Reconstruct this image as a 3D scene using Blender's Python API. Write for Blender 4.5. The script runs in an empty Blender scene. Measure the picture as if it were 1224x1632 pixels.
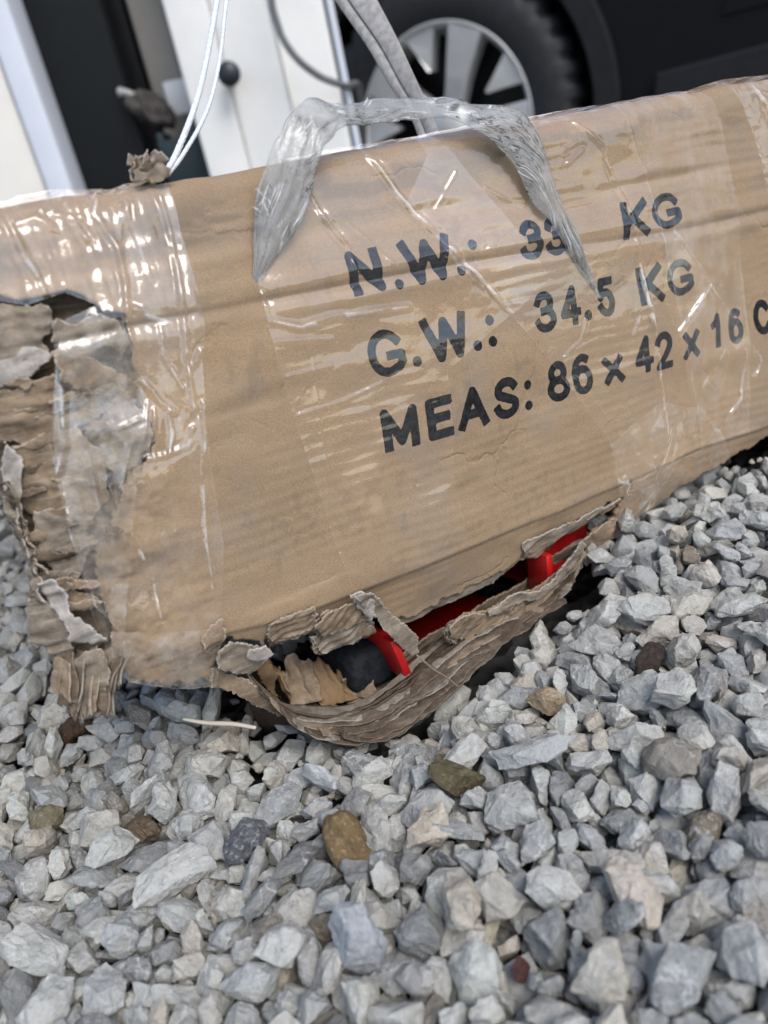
import bpy, bmesh, math
import numpy as np
from mathutils import Vector, Matrix, Quaternion

# ------------------------------------------------------------------ camera frame
FPX = 1230.0                                    # focal length in photograph pixels (1224 x 1632)
def nrm(a): return a / np.linalg.norm(a)
_p = math.radians(25)
DOWN = nrm(np.array([.221 * math.cos(_p), .975 * math.cos(_p), math.sin(_p)]))
ZC = -DOWN
YC = nrm(np.array([0, 0, 1.]) - ZC * ZC[2])
XC = np.cross(YC, ZC)
B = np.array([XC, YC, ZC])                      # camera axes (x right, y down, z forward) -> world
CAM = np.array([0, 0, .19])
def ray(x, y): return np.array([(x - 612) / FPX, (y - 816) / FPX, 1.])
def PW(x, y, depth): return B @ (ray(x, y) * depth) + CAM          # pixel + camera depth -> world point
def PY(x, y, Y):                                                    # pixel -> point of the vertical plane world y = Y
    r = B @ ray(x, y)
    return r * (Y / r[1]) + CAM

S = bpy.context.scene
C = S.collection
cam = bpy.data.cameras.new('camera')
camo = bpy.data.objects.new('camera', cam); C.objects.link(camo)
R = np.eye(4)
R[:3, 0] = B @ [1, 0, 0]; R[:3, 1] = B @ [0, -1, 0]; R[:3, 2] = B @ [0, 0, -1]; R[:3, 3] = CAM
camo.matrix_world = Matrix(R.tolist())
cam.sensor_fit = 'VERTICAL'; cam.sensor_height = 36; cam.lens = 36 * FPX / 1632
cam.clip_start = .01; cam.clip_end = 500
cam.dof.use_dof = True; cam.dof.focus_distance = .285; cam.dof.aperture_fstop = 9.8
S.camera = camo

# ------------------------------------------------------------------ sky, sun, exposure
W = bpy.data.worlds.new('World'); S.world = W; W.use_nodes = True
wn = W.node_tree.nodes; wl = W.node_tree.links
bg = wn['Background']
sky = wn.new('ShaderNodeTexSky'); sky.sky_type = 'NISHITA'; sky.sun_disc = False
SUN_EL, SUN_AZ = math.radians(50), math.radians(150)   # azimuth: clockwise from +Y seen from above
sky.sun_elevation = SUN_EL; sky.sun_rotation = SUN_AZ
sky.air_density = 1.0; sky.dust_density = 1.6; sky.ozone_density = 1.0
wl.new(sky.outputs[0], bg.inputs[0]); bg.inputs[1].default_value = .14
sl = bpy.data.lights.new('sun', 'SUN'); sl.energy = 1.5; sl.angle = math.radians(32); sl.color = (1, .97, .92)
so = bpy.data.objects.new('sun', sl); C.objects.link(so)
sd = Vector((math.sin(SUN_AZ) * math.cos(SUN_EL), math.cos(SUN_AZ) * math.cos(SUN_EL), math.sin(SUN_EL)))
so.rotation_euler = sd.to_track_quat('Z', 'Y').to_euler()
so.location = (0, 0, 5)
vs = S.view_settings
vs.view_transform = 'Standard'; vs.look = 'None'; vs.gamma = 1; vs.use_curve_mapping = False; vs.exposure = .68
S.render.engine = 'CYCLES'
S.cycles.max_bounces = 8; S.cycles.transparent_max_bounces = 16

# ------------------------------------------------------------------ noise
def vnoise(x, y, seed=0):
    t = np.random.RandomState(seed).rand(256, 256)
    x = np.asarray(x, float); y = np.asarray(y, float)
    xi = np.floor(x).astype(int); yi = np.floor(y).astype(int)
    fx = x - xi; fy = y - yi
    fx = fx * fx * fx * (fx * (fx * 6 - 15) + 10); fy = fy * fy * fy * (fy * (fy * 6 - 15) + 10)
    a = t[xi % 256, yi % 256]; b = t[(xi + 1) % 256, yi % 256]
    c = t[xi % 256, (yi + 1) % 256]; d = t[(xi + 1) % 256, (yi + 1) % 256]
    return ((a * (1 - fx) + b * fx) * (1 - fy) + (c * (1 - fx) + d * fx) * fy) * 2 - 1
def fbm(x, y, seed=0, oct=4, gain=.5):
    s = 0; a = 1
    for k in range(oct):
        s = s + a * vnoise(np.asarray(x) * 2 ** k, np.asarray(y) * 2 ** k, seed + 17 * k); a *= gain
    return s
def ss(a, b, x):
    t = np.clip((np.asarray(x) - a) / (b - a), 0, 1)
    return t * t * (3 - 2 * t)

# ------------------------------------------------------------------ materials
class NT:
    def __init__(self, name):
        self.m = bpy.data.materials.new(name); self.m.use_nodes = True
        self.t = self.m.node_tree; self.t.nodes.clear()
        self.out = self.n('ShaderNodeOutputMaterial')
    def n(self, typ, **kw):
        nd = self.t.nodes.new(typ)
        for k, v in kw.items():
            if k[0] == '_': setattr(nd, k[1:], v)
            else:
                key = k.replace('__', ' ')
                nd.inputs[int(key[1:]) if key[0] == 'i' and key[1:].isdigit() else key].default_value = v
        return nd
    def l(self, a, b): self.t.links.new(a, b)
    def math(self, op, a, b=None, c=None, clamp=False):
        nd = self.n('ShaderNodeMath', _operation=op, _use_clamp=clamp)
        for i, v in enumerate((a, b, c)):
            if v is None: continue
            if isinstance(v, (int, float)): nd.inputs[i].default_value = v
            else: self.l(v, nd.inputs[i])
        return nd.outputs[0]
    def mix(self, f, a, b):
        nd = self.n('ShaderNodeMix', _data_type='RGBA')
        for i, v in ((0, f), (6, a), (7, b)):
            if isinstance(v, (int, float)): nd.inputs[i].default_value = v
            elif isinstance(v, tuple): nd.inputs[i].default_value = (*v, 1)
            else: self.l(v, nd.inputs[i])
        return nd.outputs[2]
    def coord(self, kind='Object', scale=(1, 1, 1), rot=(0, 0, 0)):
        src = self.n('ShaderNodeTexCoord').outputs[kind] if kind != 'Position' else self.n('ShaderNodeNewGeometry').outputs['Position']
        mp = self.n('ShaderNodeMapping'); mp.inputs['Scale'].default_value = scale; mp.inputs['Rotation'].default_value = rot
        self.l(src, mp.inputs[0]); return mp.outputs[0]
    def noise(self, co, scale=1, detail=4, rough=.5, dist=0):
        nd = self.n('ShaderNodeTexNoise', Scale=scale, Detail=detail, Roughness=rough, Distortion=dist)
        self.l(co, nd.inputs['Vector']); return nd.outputs['Fac']
    def ramp(self, f, stops):
        nd = self.n('ShaderNodeValToRGB'); e = nd.color_ramp.elements
        while len(e) < len(stops): e.new(.5)
        for i, (p, c) in enumerate(stops):
            e[i].position = p; e[i].color = (*c, 1) if isinstance(c, tuple) else (c, c, c, 1)
        self.l(f, nd.inputs[0]); return nd.outputs[0]
    def range(self, v, a, b, c=0., d=1.):
        nd = self.n('ShaderNodeMapRange', _interpolation_type='SMOOTHSTEP')
        self.l(v, nd.inputs[0])
        for i, q in enumerate((a, b, c, d)): nd.inputs[1 + i].default_value = q
        return nd.outputs[0]
    def bump(self, h, strength=.3, dist=.001, prev=None):
        nd = self.n('ShaderNodeBump', Strength=strength, Distance=dist)
        self.l(h, nd.inputs['Height'])
        if prev is not None: self.l(prev, nd.inputs['Normal'])
        return nd.outputs[0]
    def attr(self, name): return self.n('ShaderNodeAttribute', _attribute_name=name).outputs['Fac']
    def pbsdf(self, col, rough=.8, normal=None, spec=.3, metal=0., **kw):
        nd = self.n('ShaderNodeBsdfPrincipled', **kw)
        for key, v in (('Base Color', col), ('Roughness', rough), ('Metallic', metal), ('Specular IOR Level', spec)):
            if isinstance(v, (int, float)): nd.inputs[key].default_value = v
            elif isinstance(v, tuple): nd.inputs[key].default_value = (*v, 1)
            else: self.l(v, nd.inputs[key])
        if normal is not None: self.l(normal, nd.inputs['Normal'])
        self.l(nd.outputs[0], self.out.inputs[0]); return nd

def kraft_mat(name, base, grey=.0, ink=False, dirt=.35):
    t = NT(name)
    co = t.coord('Object')
    fib = t.noise(t.coord('Object', (1500, 1500, 3000)), 1, 3, .6)
    fin = t.noise(co, 2600, 2, .6)
    mid = t.noise(t.coord('Object', (80, 80, 110)), 1, 5, .6)
    big = t.noise(co, 26, 4, .6)
    col = t.mix(t.range(fib, .35, .68), tuple(c * .85 for c in base), tuple(min(1, c * 1.13) for c in base))
    col = t.mix(t.math('MULTIPLY', t.range(mid, .42, .75), .20), col, tuple(c * f for c, f in zip(base, (.66, .62, .56))))
    g = sum(base) / 3
    col = t.mix(t.math('MULTIPLY', t.range(big, .46, .70), .28 + grey), col, (g * 1.02, g * .97, g * .90))
    specks = t.range(fin, .70, .80)
    col = t.mix(t.math('MULTIPLY', specks, .55), col, (.07, .05, .035))
    # rubbed soot: streaks parallel to the flutes
    rub = t.noise(t.coord('Object', (45, 45, 190)), 1, 5, .68)
    col = t.mix(t.math('MULTIPLY', t.range(rub, .62, .86), dirt * .7), col, (.10, .085, .075))
    if ink:
        worn = t.attr('stain_shade')  # stains plus the painted crease shade
        col = t.mix(worn, col, (.10, .09, .08))
        pale = t.attr('pale')
        col = t.mix(pale, col, tuple(min(1, c * 1.28 + .035) for c in base))
        d = t.attr('ink')                                   # mm outside the printed strokes
        wob = t.math('MULTIPLY_ADD', t.noise(co, 900, 4, .6), .6, -.44)
        d2 = t.math('ADD', d, wob)
        m = t.range(d2, -.10, .10, 1, 0)
        patch = t.noise(co, 420, 4, .7)
        inkc = t.mix(t.range(patch, .35, .7), (.007, .007, .008), (.026, .026, .028))
        rim = t.range(d2, -.55, -.15, 0, 1)
        inkc = t.mix(t.math('MULTIPLY', rim, .7), inkc, (.006, .006, .008))
        wear = t.range(t.noise(co, 1500, 3, .7), .66, .76, 1, .35)
        col = t.mix(t.math('MULTIPLY', m, wear), col, inkc)
    h = t.math('ADD', t.math('MULTIPLY', fib, .35), t.math('MULTIPLY', mid, .5))
    flute = t.n('ShaderNodeTexWave', _wave_type='BANDS', _bands_direction='Z', Scale=34.0, Distortion=.5, Detail=1)
    t.l(co, flute.inputs['Vector'])
    h = t.math('ADD', h, t.math('MULTIPLY', flute.outputs['Fac'], .05))
    vc = t.n('ShaderNodeTexVoronoi', _feature='DISTANCE_TO_EDGE', Scale=26)
    nzc = t.n('ShaderNodeTexNoise', Scale=60, Detail=4); t.l(co, nzc.inputs['Vector'])
    mxc = t.n('ShaderNodeVectorMath', _operation='MULTIPLY_ADD'); t.l(nzc.outputs['Color'], mxc.inputs[0]); mxc.inputs[1].default_value = (.022,) * 3; t.l(co, mxc.inputs[2])
    t.l(mxc.outputs[0], vc.inputs['Vector'])
    crease = t.math('MULTIPLY', t.range(vc.outputs['Distance'], .0, .03, 1, 0), t.range(t.noise(co, 22, 3, .6), .50, .66))
    h = t.math('ADD', h, t.math('MULTIPLY', crease, -1.6))
    h = t.math('ADD', h, t.math('MULTIPLY', t.noise(co, 95, 3, .5), 1.2))
    t.pbsdf(col, .88, t.bump(h, .4, .0005), .2)
    return t.m
KRAFT = kraft_mat('kraft_board', (.298, .209, .128), ink=True)
KRAFT_PLAIN = kraft_mat('kraft_board_plain', (.29, .21, .135), grey=.2)
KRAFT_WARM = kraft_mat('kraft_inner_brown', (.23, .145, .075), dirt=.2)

def torn_mat(name, base, pale, edge=.8):
    t = NT(name); co = t.coord('Object')
    a = t.noise(co, 190, 6, .68); b = t.noise(co, 1500, 3, .6)
    s = t.noise(t.coord('Object', (90, 90, 700)), 1, 5, .7)
    col = t.mix(t.range(a, .32, .7), tuple(c * .62 for c in base), tuple(min(1, c * 1.15) for c in base))
    col = t.mix(t.math('MULTIPLY', t.range(s, .46, .74), .55), col, pale)
    col = t.mix(t.math('MULTIPLY', t.range(b, .62, .75), .5), col, (.09, .07, .055))
    e = t.attr('edge')                                       # mm from the torn outline
    en = t.math('ADD', e, t.math('MULTIPLY_ADD', t.noise(co, 700, 3, .6), 1.6, -.8))
    col = t.mix(t.math('MULTIPLY', t.range(en, 0, .6, 1, 0), edge), col, pale)
    h = t.math('ADD', a, t.math('MULTIPLY', t.noise(co, 900, 5, .7), .45))
    t.pbsdf(col, .93, t.bump(h, .5, .0008), .1)
    return t.m
TORN = torn_mat('torn_board', (.235, .172, .115), (.38, .32, .25))
TORN_GREY = torn_mat('torn_board_grey', (.245, .20, .152), (.39, .345, .29))
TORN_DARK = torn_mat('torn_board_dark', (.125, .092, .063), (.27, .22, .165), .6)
TORN_PALE = torn_mat('torn_paper_pale', (.36, .325, .285), (.47, .44, .40))

def film_mat(name, ior=1.75, rough=.10, milk=.03, bump=.35, streak=(1400, 1400, 160), dust=.0, dustcol=(.5, .47, .42)):
    t = NT(name); co = t.coord('Object')
    n1 = t.noise(t.coord('Object', streak), 1, 4, .55)
    n2 = t.noise(co, 70, 4, .55)
    n3 = t.noise(co, 380, 3, .6, .6)
    h = t.math('ADD', t.math('MULTIPLY', n2, 2.2), t.math('ADD', t.math('MULTIPLY', n1, .02), t.math('MULTIPLY', n3, .22)))
    bp = t.bump(h, bump, .0005)
    lw = t.n('ShaderNodeLayerWeight', Blend=.5); t.l(bp, lw.inputs['Normal'])
    f0 = ((ior - 1) / (ior + 1)) ** 2                        # the same from both sides of the thin film
    fres = t.math('MULTIPLY_ADD', t.math('POWER', lw.outputs['Facing'], 4.5), 1 - f0, f0)
    # the adhesive lies wet on the board in places and lifts with silvery air in others
    adh = t.noise(t.coord('Object', (120, 120, 60)), 1, 5, .62)
    rg = t.math('MULTIPLY_ADD', t.range(adh, .36, .7), .11, rough)
    gl = t.n('ShaderNodeBsdfGlossy'); t.l(rg, gl.inputs['Roughness']); t.l(bp, gl.inputs['Normal'])
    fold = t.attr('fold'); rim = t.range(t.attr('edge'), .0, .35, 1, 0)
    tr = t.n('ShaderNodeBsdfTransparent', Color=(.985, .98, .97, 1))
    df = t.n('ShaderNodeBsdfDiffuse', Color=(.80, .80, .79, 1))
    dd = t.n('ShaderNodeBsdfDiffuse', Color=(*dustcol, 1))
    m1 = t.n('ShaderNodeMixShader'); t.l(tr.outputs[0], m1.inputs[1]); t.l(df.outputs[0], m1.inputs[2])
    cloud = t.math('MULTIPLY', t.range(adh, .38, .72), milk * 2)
    fb = t.math('MULTIPLY', t.range(t.math('MULTIPLY', fold, t.math('MULTIPLY_ADD', t.noise(co, 260, 4, .6), 1.1, .35)), .22, 1.0), .42)  # folds whitened: doubled film plus painted highlight streaks
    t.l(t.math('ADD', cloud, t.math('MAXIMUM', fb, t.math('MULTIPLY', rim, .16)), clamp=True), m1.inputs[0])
    md = t.n('ShaderNodeMixShader'); t.l(m1.outputs[0], md.inputs[1]); t.l(dd.outputs[0], md.inputs[2])
    if dust: t.l(t.math('MULTIPLY', t.range(t.noise(co, 150, 6, .7), .38, .72), dust), md.inputs[0])
    else: md.inputs[0].default_value = 0
    cc = t.n('ShaderNodeCombineXYZ')
    for i in range(3): t.l(fres, cc.inputs[i])
    t.l(cc.outputs[0], gl.inputs['Color'])                   # film wetted onto the board: it adds its gloss and takes nothing away
    m2 = t.n('ShaderNodeAddShader'); t.l(md.outputs[0], m2.inputs[0]); t.l(gl.outputs[0], m2.inputs[1])
    t.l(m2.outputs[0], t.out.inputs[0])
    return t.m
FILM = film_mat('clear_tape', 1.78, .05, .004, .35)
FILM_V = film_mat('clear_tape_wrinkled', 1.85, .07, .03, .6, (1500, 1500, 110))
FILM_MILK = film_mat('clear_tape_milky', 1.55, .22, .05, .3)
FILM_DUST = film_mat('clear_tape_dusty', 1.55, .14, .05, .8, dust=.72, dustcol=(.33, .275, .215))

def loop_mat():
    t = NT('crumpled_tape'); co = t.coord('Object')
    uvn = t.n('ShaderNodeUVMap'); mp = t.n('ShaderNodeMapping'); t.l(uvn.outputs[0], mp.inputs[0])
    mp.inputs['Scale'].default_value = (1.2, 2.6, 1)
    w = t.noise(mp.outputs[0], 2.2, 4, .6)
    def lines(sx, sy, seed, width, detail=3, dist=.4):
        m2 = t.n('ShaderNodeMapping'); m2.inputs['Scale'].default_value = (sx, sy, 1); m2.inputs['Location'].default_value = (seed, seed * .7, 0); t.l(uvn.outputs[0], m2.inputs[0])
        return t.range(t.math('ABSOLUTE', t.math('SUBTRACT', t.noise(m2.outputs[0], 1, detail, .55, dist), .5)), .2 * width, width, 1, 0)
    gate = t.range(t.noise(co, 52, 3, .5), .47, .56)
    line = t.math('MULTIPLY', t.math('MAXIMUM', lines(.5, 5.0, 3.1, .021, 2), lines(1.1, 8.0, 9.4, .018, 2)), gate)
    line = t.math('MAXIMUM', line, t.math('MULTIPLY', lines(5., 3., 5.2, .010, 3, 1.), t.range(t.noise(co, 120, 2), .54, .62)))
    white = t.math('MULTIPLY', lines(.5, 3.6, 21.7, .035, 2), t.range(t.noise(co, 60, 3), .46, .58))
    grime = t.noise(co, 120, 4, .55)
    base = t.mix(t.range(grime, .38, .66), (.50, .50, .50), (.34, .33, .31))
    base = t.mix(white, base, (.86, .87, .88))  # pale glint streaks painted into the film's colour
    base = t.mix(t.math('MULTIPLY', line, .95), base, (.03, .029, .028))
    base = t.mix(t.range(t.noise(co, 420, 4, .7), .70, .74), base, (.05, .045, .04))
    h = t.math('ADD', t.math('MULTIPLY', w, 1.0), t.math('MULTIPLY', t.math('SUBTRACT', white, line), .35))
    bp = t.bump(h, .55, .0009)
    pr = t.n('ShaderNodeBsdfPrincipled', Roughness=.12); pr.inputs['Specular IOR Level'].default_value = 1.
    t.l(base, pr.inputs['Base Color']); t.l(bp, pr.inputs['Normal'])
    tr = t.n('ShaderNodeBsdfTransparent', Color=(.9, .9, .88, 1))
    ms = t.n('ShaderNodeMixShader'); t.l(tr.outputs[0], ms.inputs[1]); t.l(pr.outputs[0], ms.inputs[2])
    a = t.math('MAXIMUM', line, t.range(grime, .30, .62, .24, .55))
    t.l(a, ms.inputs[0]); t.l(ms.outputs[0], t.out.inputs[0])
    return t.m
LOOP = loop_mat()

def plain(name, col, rough=.5, spec=.4, metal=0., var=.12, scale=60, bump=.0, coat=0.):
    t = NT(name); co = t.coord('Object')
    n = t.noise(co, scale, 5, .6)
    c = t.mix(t.range(n, .3, .7), tuple(v * (1 - var) for v in col), tuple(min(1, v * (1 + var)) for v in col))
    bp = t.bump(t.noise(co, scale * 8, 4, .6), bump, .001) if bump else None
    p = t.pbsdf(c, rough, bp, spec, metal)
    if coat: p.inputs['Coat Weight'].default_value = coat; p.inputs['Coat Roughness'].default_value = .05
    return t.m

STONE_RAMP = [(0.0, (0.217, 0.220, 0.213)), (.14, (0.344, 0.348, 0.332)), (.30, (0.452, 0.453, 0.422)), (.50, (0.520, 0.515, 0.471)), (.62, (0.416, 0.423, 0.410)),
              (.74, (0.494, 0.464, 0.395)), (.82, (0.556, 0.567, 0.515)), (.90, (0.484, 0.425, 0.343)), (.955, (0.387, 0.396, 0.391)), (.98, (0.227, 0.185, 0.132)), (1.0, (0.301, 0.293, 0.264))]
def stone_mat(name, mode, col=None, gritty=False):
    t = NT(name)
    if mode == 'object':
        rnd = t.n('ShaderNodeObjectInfo').outputs['Random']
    elif mode == 'attr': rnd = t.attr('rnd')
    pos = t.coord('Position')
    if col is None:
        off = t.n('ShaderNodeCombineXYZ')
        for i, k in enumerate((13.1, 7.7, 29.3)): t.l(t.math('MULTIPLY', rnd, k), off.inputs[i])
        va = t.n('ShaderNodeVectorMath', _operation='ADD'); t.l(pos, va.inputs[0]); t.l(off.outputs[0], va.inputs[1]); co = va.outputs[0]
        c = t.ramp(rnd, STONE_RAMP)
        r2 = t.math('FRACT', t.math('MULTIPLY', rnd, 91.7))
        r3 = t.math('FRACT', t.math('MULTIPLY', rnd, 53.3))
    else:
        co = pos; c = t.mix(0., col, col)
        v = t.n('ShaderNodeValue'); v.outputs[0].default_value = .55; r2 = r3 = v.outputs[0]
    a = t.noise(co, 170, 6, .66); b = t.noise(co, 620, 5, .68); f = t.noise(co, 2400, 3, .6)
    k = .62 if not gritty else .9
    def mul(x, s):
        nd = t.n('ShaderNodeMix', _data_type='RGBA', _blend_type='MULTIPLY'); nd.inputs[0].default_value = 1
        t.l(x, nd.inputs[6]); t.l(s, nd.inputs[7]); return nd.outputs[2]
    c = mul(c, t.ramp(t.range(a, .30, .70), [(0, .70), (.5, .94), (1, 1.0)]))
    # pale powdery bruises, strongest on some stones
    dustm = t.math('MULTIPLY', t.range(b, .50, .66), t.math('MULTIPLY', r2, k))
    c = t.mix(dustm, c, (.60, .60, .59) if not gritty else tuple(min(1, x * 2.1 + .03) for x in col))
    darkm = t.math('MULTIPLY', t.range(t.noise(co, 420, 6, .75), .57, .68), t.math('MULTIPLY', r3, .75))
    c = t.mix(darkm, c, (.075, .08, .09) if not gritty else tuple(x * .25 for x in col))
    # warm iron bloom
    warm = t.math('MULTIPLY', t.range(t.noise(co, 105, 4, .6), .58, .74), .28)
    c = t.mix(warm, c, (.44, .355, .265) if col is None else tuple(min(1, x * 1.2) for x in col))
    # calcite veins
    wv = t.n('ShaderNodeTexVoronoi', _feature='DISTANCE_TO_EDGE', Scale=85)
    nz = t.n('ShaderNodeTexNoise', Scale=240, Detail=3); t.l(co, nz.inputs['Vector'])
    mx = t.n('ShaderNodeVectorMath', _operation='MULTIPLY_ADD'); t.l(nz.outputs['Color'], mx.inputs[0]); mx.inputs[1].default_value = (.008,) * 3; t.l(co, mx.inputs[2])
    t.l(mx.outputs[0], wv.inputs['Vector'])
    vein = t.math('MULTIPLY', t.range(wv.outputs['Distance'], .006, .045, 1, 0), t.range(t.noise(co, 60, 2), .52, .62))
    c = t.mix(t.math('MULTIPLY', vein, .45), c, (.70, .69, .66) if not gritty else tuple(x * .5 for x in col))
    c = mul(c, t.ramp(f, [(.25, .80), (.5, .97), (.8, 1.0)]))
    h = t.math('ADD', t.math('MULTIPLY', a, 1.3), t.math('ADD', t.math('MULTIPLY', b, .75), t.math('MULTIPLY', f, .22)))
    t.pbsdf(c, t.range(b, .3, .7, .48, .8), t.bump(h, .95 if not gritty else 1., .0013), .32)
    return t.m
ST_OBJ = stone_mat('limestone_single', 'object')
ST_ATTR = stone_mat('limestone_mass', 'attr')

# ------------------------------------------------------------------ object helpers
def link(name, me, mat, parent=None, loc=None):
    o = bpy.data.objects.new(name, me); C.objects.link(o)
    if mat is not None and not me.materials: me.materials.append(mat)
    if parent is not None: o.parent = parent
    if loc is not None: o.location = loc
    return o
def empty(name, loc=(0, 0, 0), mat=None):
    o = bpy.data.objects.new(name, None); C.objects.link(o); o.empty_display_size = .02
    if mat is not None: o.matrix_world = mat
    else: o.location = loc
    return o
def tag(o, label=None, cat=None, group=None, kind=None):
    for k, v in (('label', label), ('category', cat), ('group', group), ('kind', kind)):
        if v: o[k] = v
    return o
def mesh_np(name, V, F, smooth=True, attrs=None, uv=None):
    me = bpy.data.meshes.new(name)
    V = np.asarray(V, np.float32); F = [np.asarray(f, np.int32) for f in (F if isinstance(F, list) else [F])]
    F = [f for f in F if len(f)]
    tot = np.concatenate([np.full(len(f), f.shape[1], np.int32) for f in F]); loops = np.concatenate([f.ravel() for f in F])
    me.vertices.add(len(V)); me.vertices.foreach_set('co', V.ravel())
    me.loops.add(len(loops)); me.loops.foreach_set('vertex_index', loops)
    me.polygons.add(len(tot)); st = np.concatenate([[0], np.cumsum(tot)[:-1]]).astype(np.int32)
    me.polygons.foreach_set('loop_start', st); me.polygons.foreach_set('loop_total', tot)
    me.polygons.foreach_set('use_smooth', np.full(len(tot), smooth))
    if uv is not None:
        l = me.uv_layers.new(name='UVMap'); l.data.foreach_set('uv', np.asarray(uv, np.float32)[loops].ravel())
    me.update(calc_edges=True); me.validate()
    for k, a in (attrs or {}).items():
        at = me.attributes.new(k, 'FLOAT', 'POINT'); at.data.foreach_set('value', np.asarray(a, np.float32))
    return me
def solidify(V, F, thick, normals=None):
    """give an open quad sheet a back side at -thick along its normals and close its rim"""
    n = len(V)
    if normals is None:
        normals = np.zeros_like(V)
        q = V[F]; fn = np.cross(q[:, 2] - q[:, 0], q[:, 3] - q[:, 1])
        for k in range(4): np.add.at(normals, F[:, k], fn)
        normals /= np.maximum(np.linalg.norm(normals, axis=1)[:, None], 1e-12)
    V2 = np.concatenate([V, V - normals * thick])
    e = np.concatenate([F[:, [0, 1]], F[:, [1, 2]], F[:, [2, 3]], F[:, [3, 0]]])
    key = np.sort(e, 1); key = key[:, 0].astype(np.int64) * (n + 1) + key[:, 1]
    u, inv, cnt = np.unique(key, return_inverse=True, return_counts=True)
    be = e[cnt[inv] == 1]
    side = np.stack([be[:, 1], be[:, 0], be[:, 0] + n, be[:, 1] + n], 1)
    return V2, np.concatenate([F, F[:, ::-1] + n, side])

# ------------------------------------------------------------------ the carton's own frame: u right, y into the box, z up
EU = nrm(np.array([.85546573, -.30381869, .41937166])); _n = np.array([-.48236672, -.17284667, .85874698])
EN = nrm(_n - EU * (EU @ _n)); EV = np.cross(EN, EU)
KPL = .28 * EN[2]
def UV(px, py, w=0.):
    r = ray(px, py); X = r * ((KPL - w) / (EN @ r)); return np.array([X @ EU, X @ EV])
def PX(px, py, w=0.):                                     # local 3D point on the plane w in front of the face
    a = UV(px, py, w); return np.array([a[0], -w, -a[1]])
def uvs(pts): return np.array([UV(*p) for p in pts])
M4 = np.eye(4); M4[:3, 0] = B @ EU; M4[:3, 1] = B @ EN; M4[:3, 2] = -(B @ EV); M4[:3, 3] = B @ (EN * KPL) + CAM
BOXM = Matrix(M4.tolist())
UWORLD = B @ EU
def to_local(P): return (np.asarray(P) - M4[:3, 3]) @ M4[:3, :3]
def slope(x, y): return np.clip(.08 * (x * UWORLD[0] + y * UWORLD[1] - .07), -.003, .026) - .10 * ss(.95, 1.5, y)

RT = .011
def vtop(u): return -.0358 - .0377 * (u - .025) + .0012 * fbm(u * 28, u * 0 + .3, 3, 3)
def dpoly(P, pts):
    """distance from points to a polyline, in metres"""
    d = np.full(len(P), 1e9)
    for a, b in zip(pts[:-1], pts[1:]):
        ab = b - a; L = ab @ ab
        t = np.clip(((P - a) @ ab) / max(L, 1e-14), 0, 1)
        d = np.minimum(d, np.hypot(P[:, 0] - a[0] - t * ab[0], P[:, 1] - a[1] - t * ab[1]))
    return d
def dsigned(P, pts):
    """distance to a polyline and the side of it"""
    d = np.full(len(P), 1e9); sg = np.ones(len(P))
    for a, b in zip(pts[:-1], pts[1:]):
        ab = b - a; t = np.clip(((P - a) @ ab) / max(ab @ ab, 1e-14), 0, 1)
        q = P - a - t[:, None] * ab; dd = np.hypot(q[:, 0], q[:, 1]); m = dd < d
        d[m] = dd[m]; sg[m] = np.sign(ab[0] * q[m, 1] - ab[1] * q[m, 0])
    return d, sg
def line_v(pts):
    a = uvs(pts); o = np.argsort(a[:, 0]); return lambda u: np.interp(u, a[o, 0], a[o, 1])
FOLD = line_v([(250, 1052), (365, 1010), (426, 994), (560, 951), (650, 916), (785, 860), (974, 781), (1117, 715), (1206, 684)])
CR1 = line_v([(270, 392), (400, 367), (560, 345), (700, 318), (890, 312), (1040, 274), (1224, 247)])
CR2 = line_v([(340, 492), (420, 478), (542, 455), (703, 424), (800, 408), (910, 391), (1076, 367), (1224, 334)])
CR3 = line_v([(330, 640), (440, 602), (560, 578), (700, 520), (900, 470), (1224, 390)])
def board_w(u, v, soft=False):
    w = .0016 * fbm(u * 18 + 5, v * 26, 11, 3) + .0035 * np.sin((v + .03) / .14 * np.pi) * ss(-.03, .0, v)
    k = .55 if soft else 1.
    a1 = .5 + .5 * fbm(u * 22, u * 0, 31, 2); a2 = .7 + .3 * fbm(u * 25, u * 0, 32, 2)
    def g(d, s): return np.exp(-(d / s) ** 2)
    c1 = CR1(u); c2 = CR2(u); c3 = CR3(u)
    w = w + k * (.0006 * a1 * g(v - c1 + .001, .0022) - .0004 * a1 * g(v - c1 - .0035, .0022))
    w = w + k * a2 * (.0011 * g(v - c2 + .0040, .0032) - .0009 * g(v - c2 - .0004, .0012) + .0008 * g(v - c2 - .0042, .0026))
    w = w + k * .0006 * g(v - c3, .003) * ss(.16, .08, u)
    if not soft:
        w = w + .00016 * fbm(u * 70, v * 120, 41, 3) + .00007 * np.sin(v / .0042 * 2 * np.pi + 2 * fbm(u * 20, v * 20, 5, 2)) * ss(.2, .8, fbm(u * 30, v * 40, 8, 2) + .5)
        # crushed left end
        lf = ss(.062, .02, u) * ss(.0, .05, v)
        w = w + lf * (.0022 * fbm(u * 75, v * 75, 51, 4) - .003)
    vf = FOLD(u)
    w = w - .30 * np.maximum(v - vf, 0) - .0009 * ss(-.0008, .0008, v - vf)
    w = w - 12. * np.maximum(.022 - u, 0) ** 2
    return w
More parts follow.
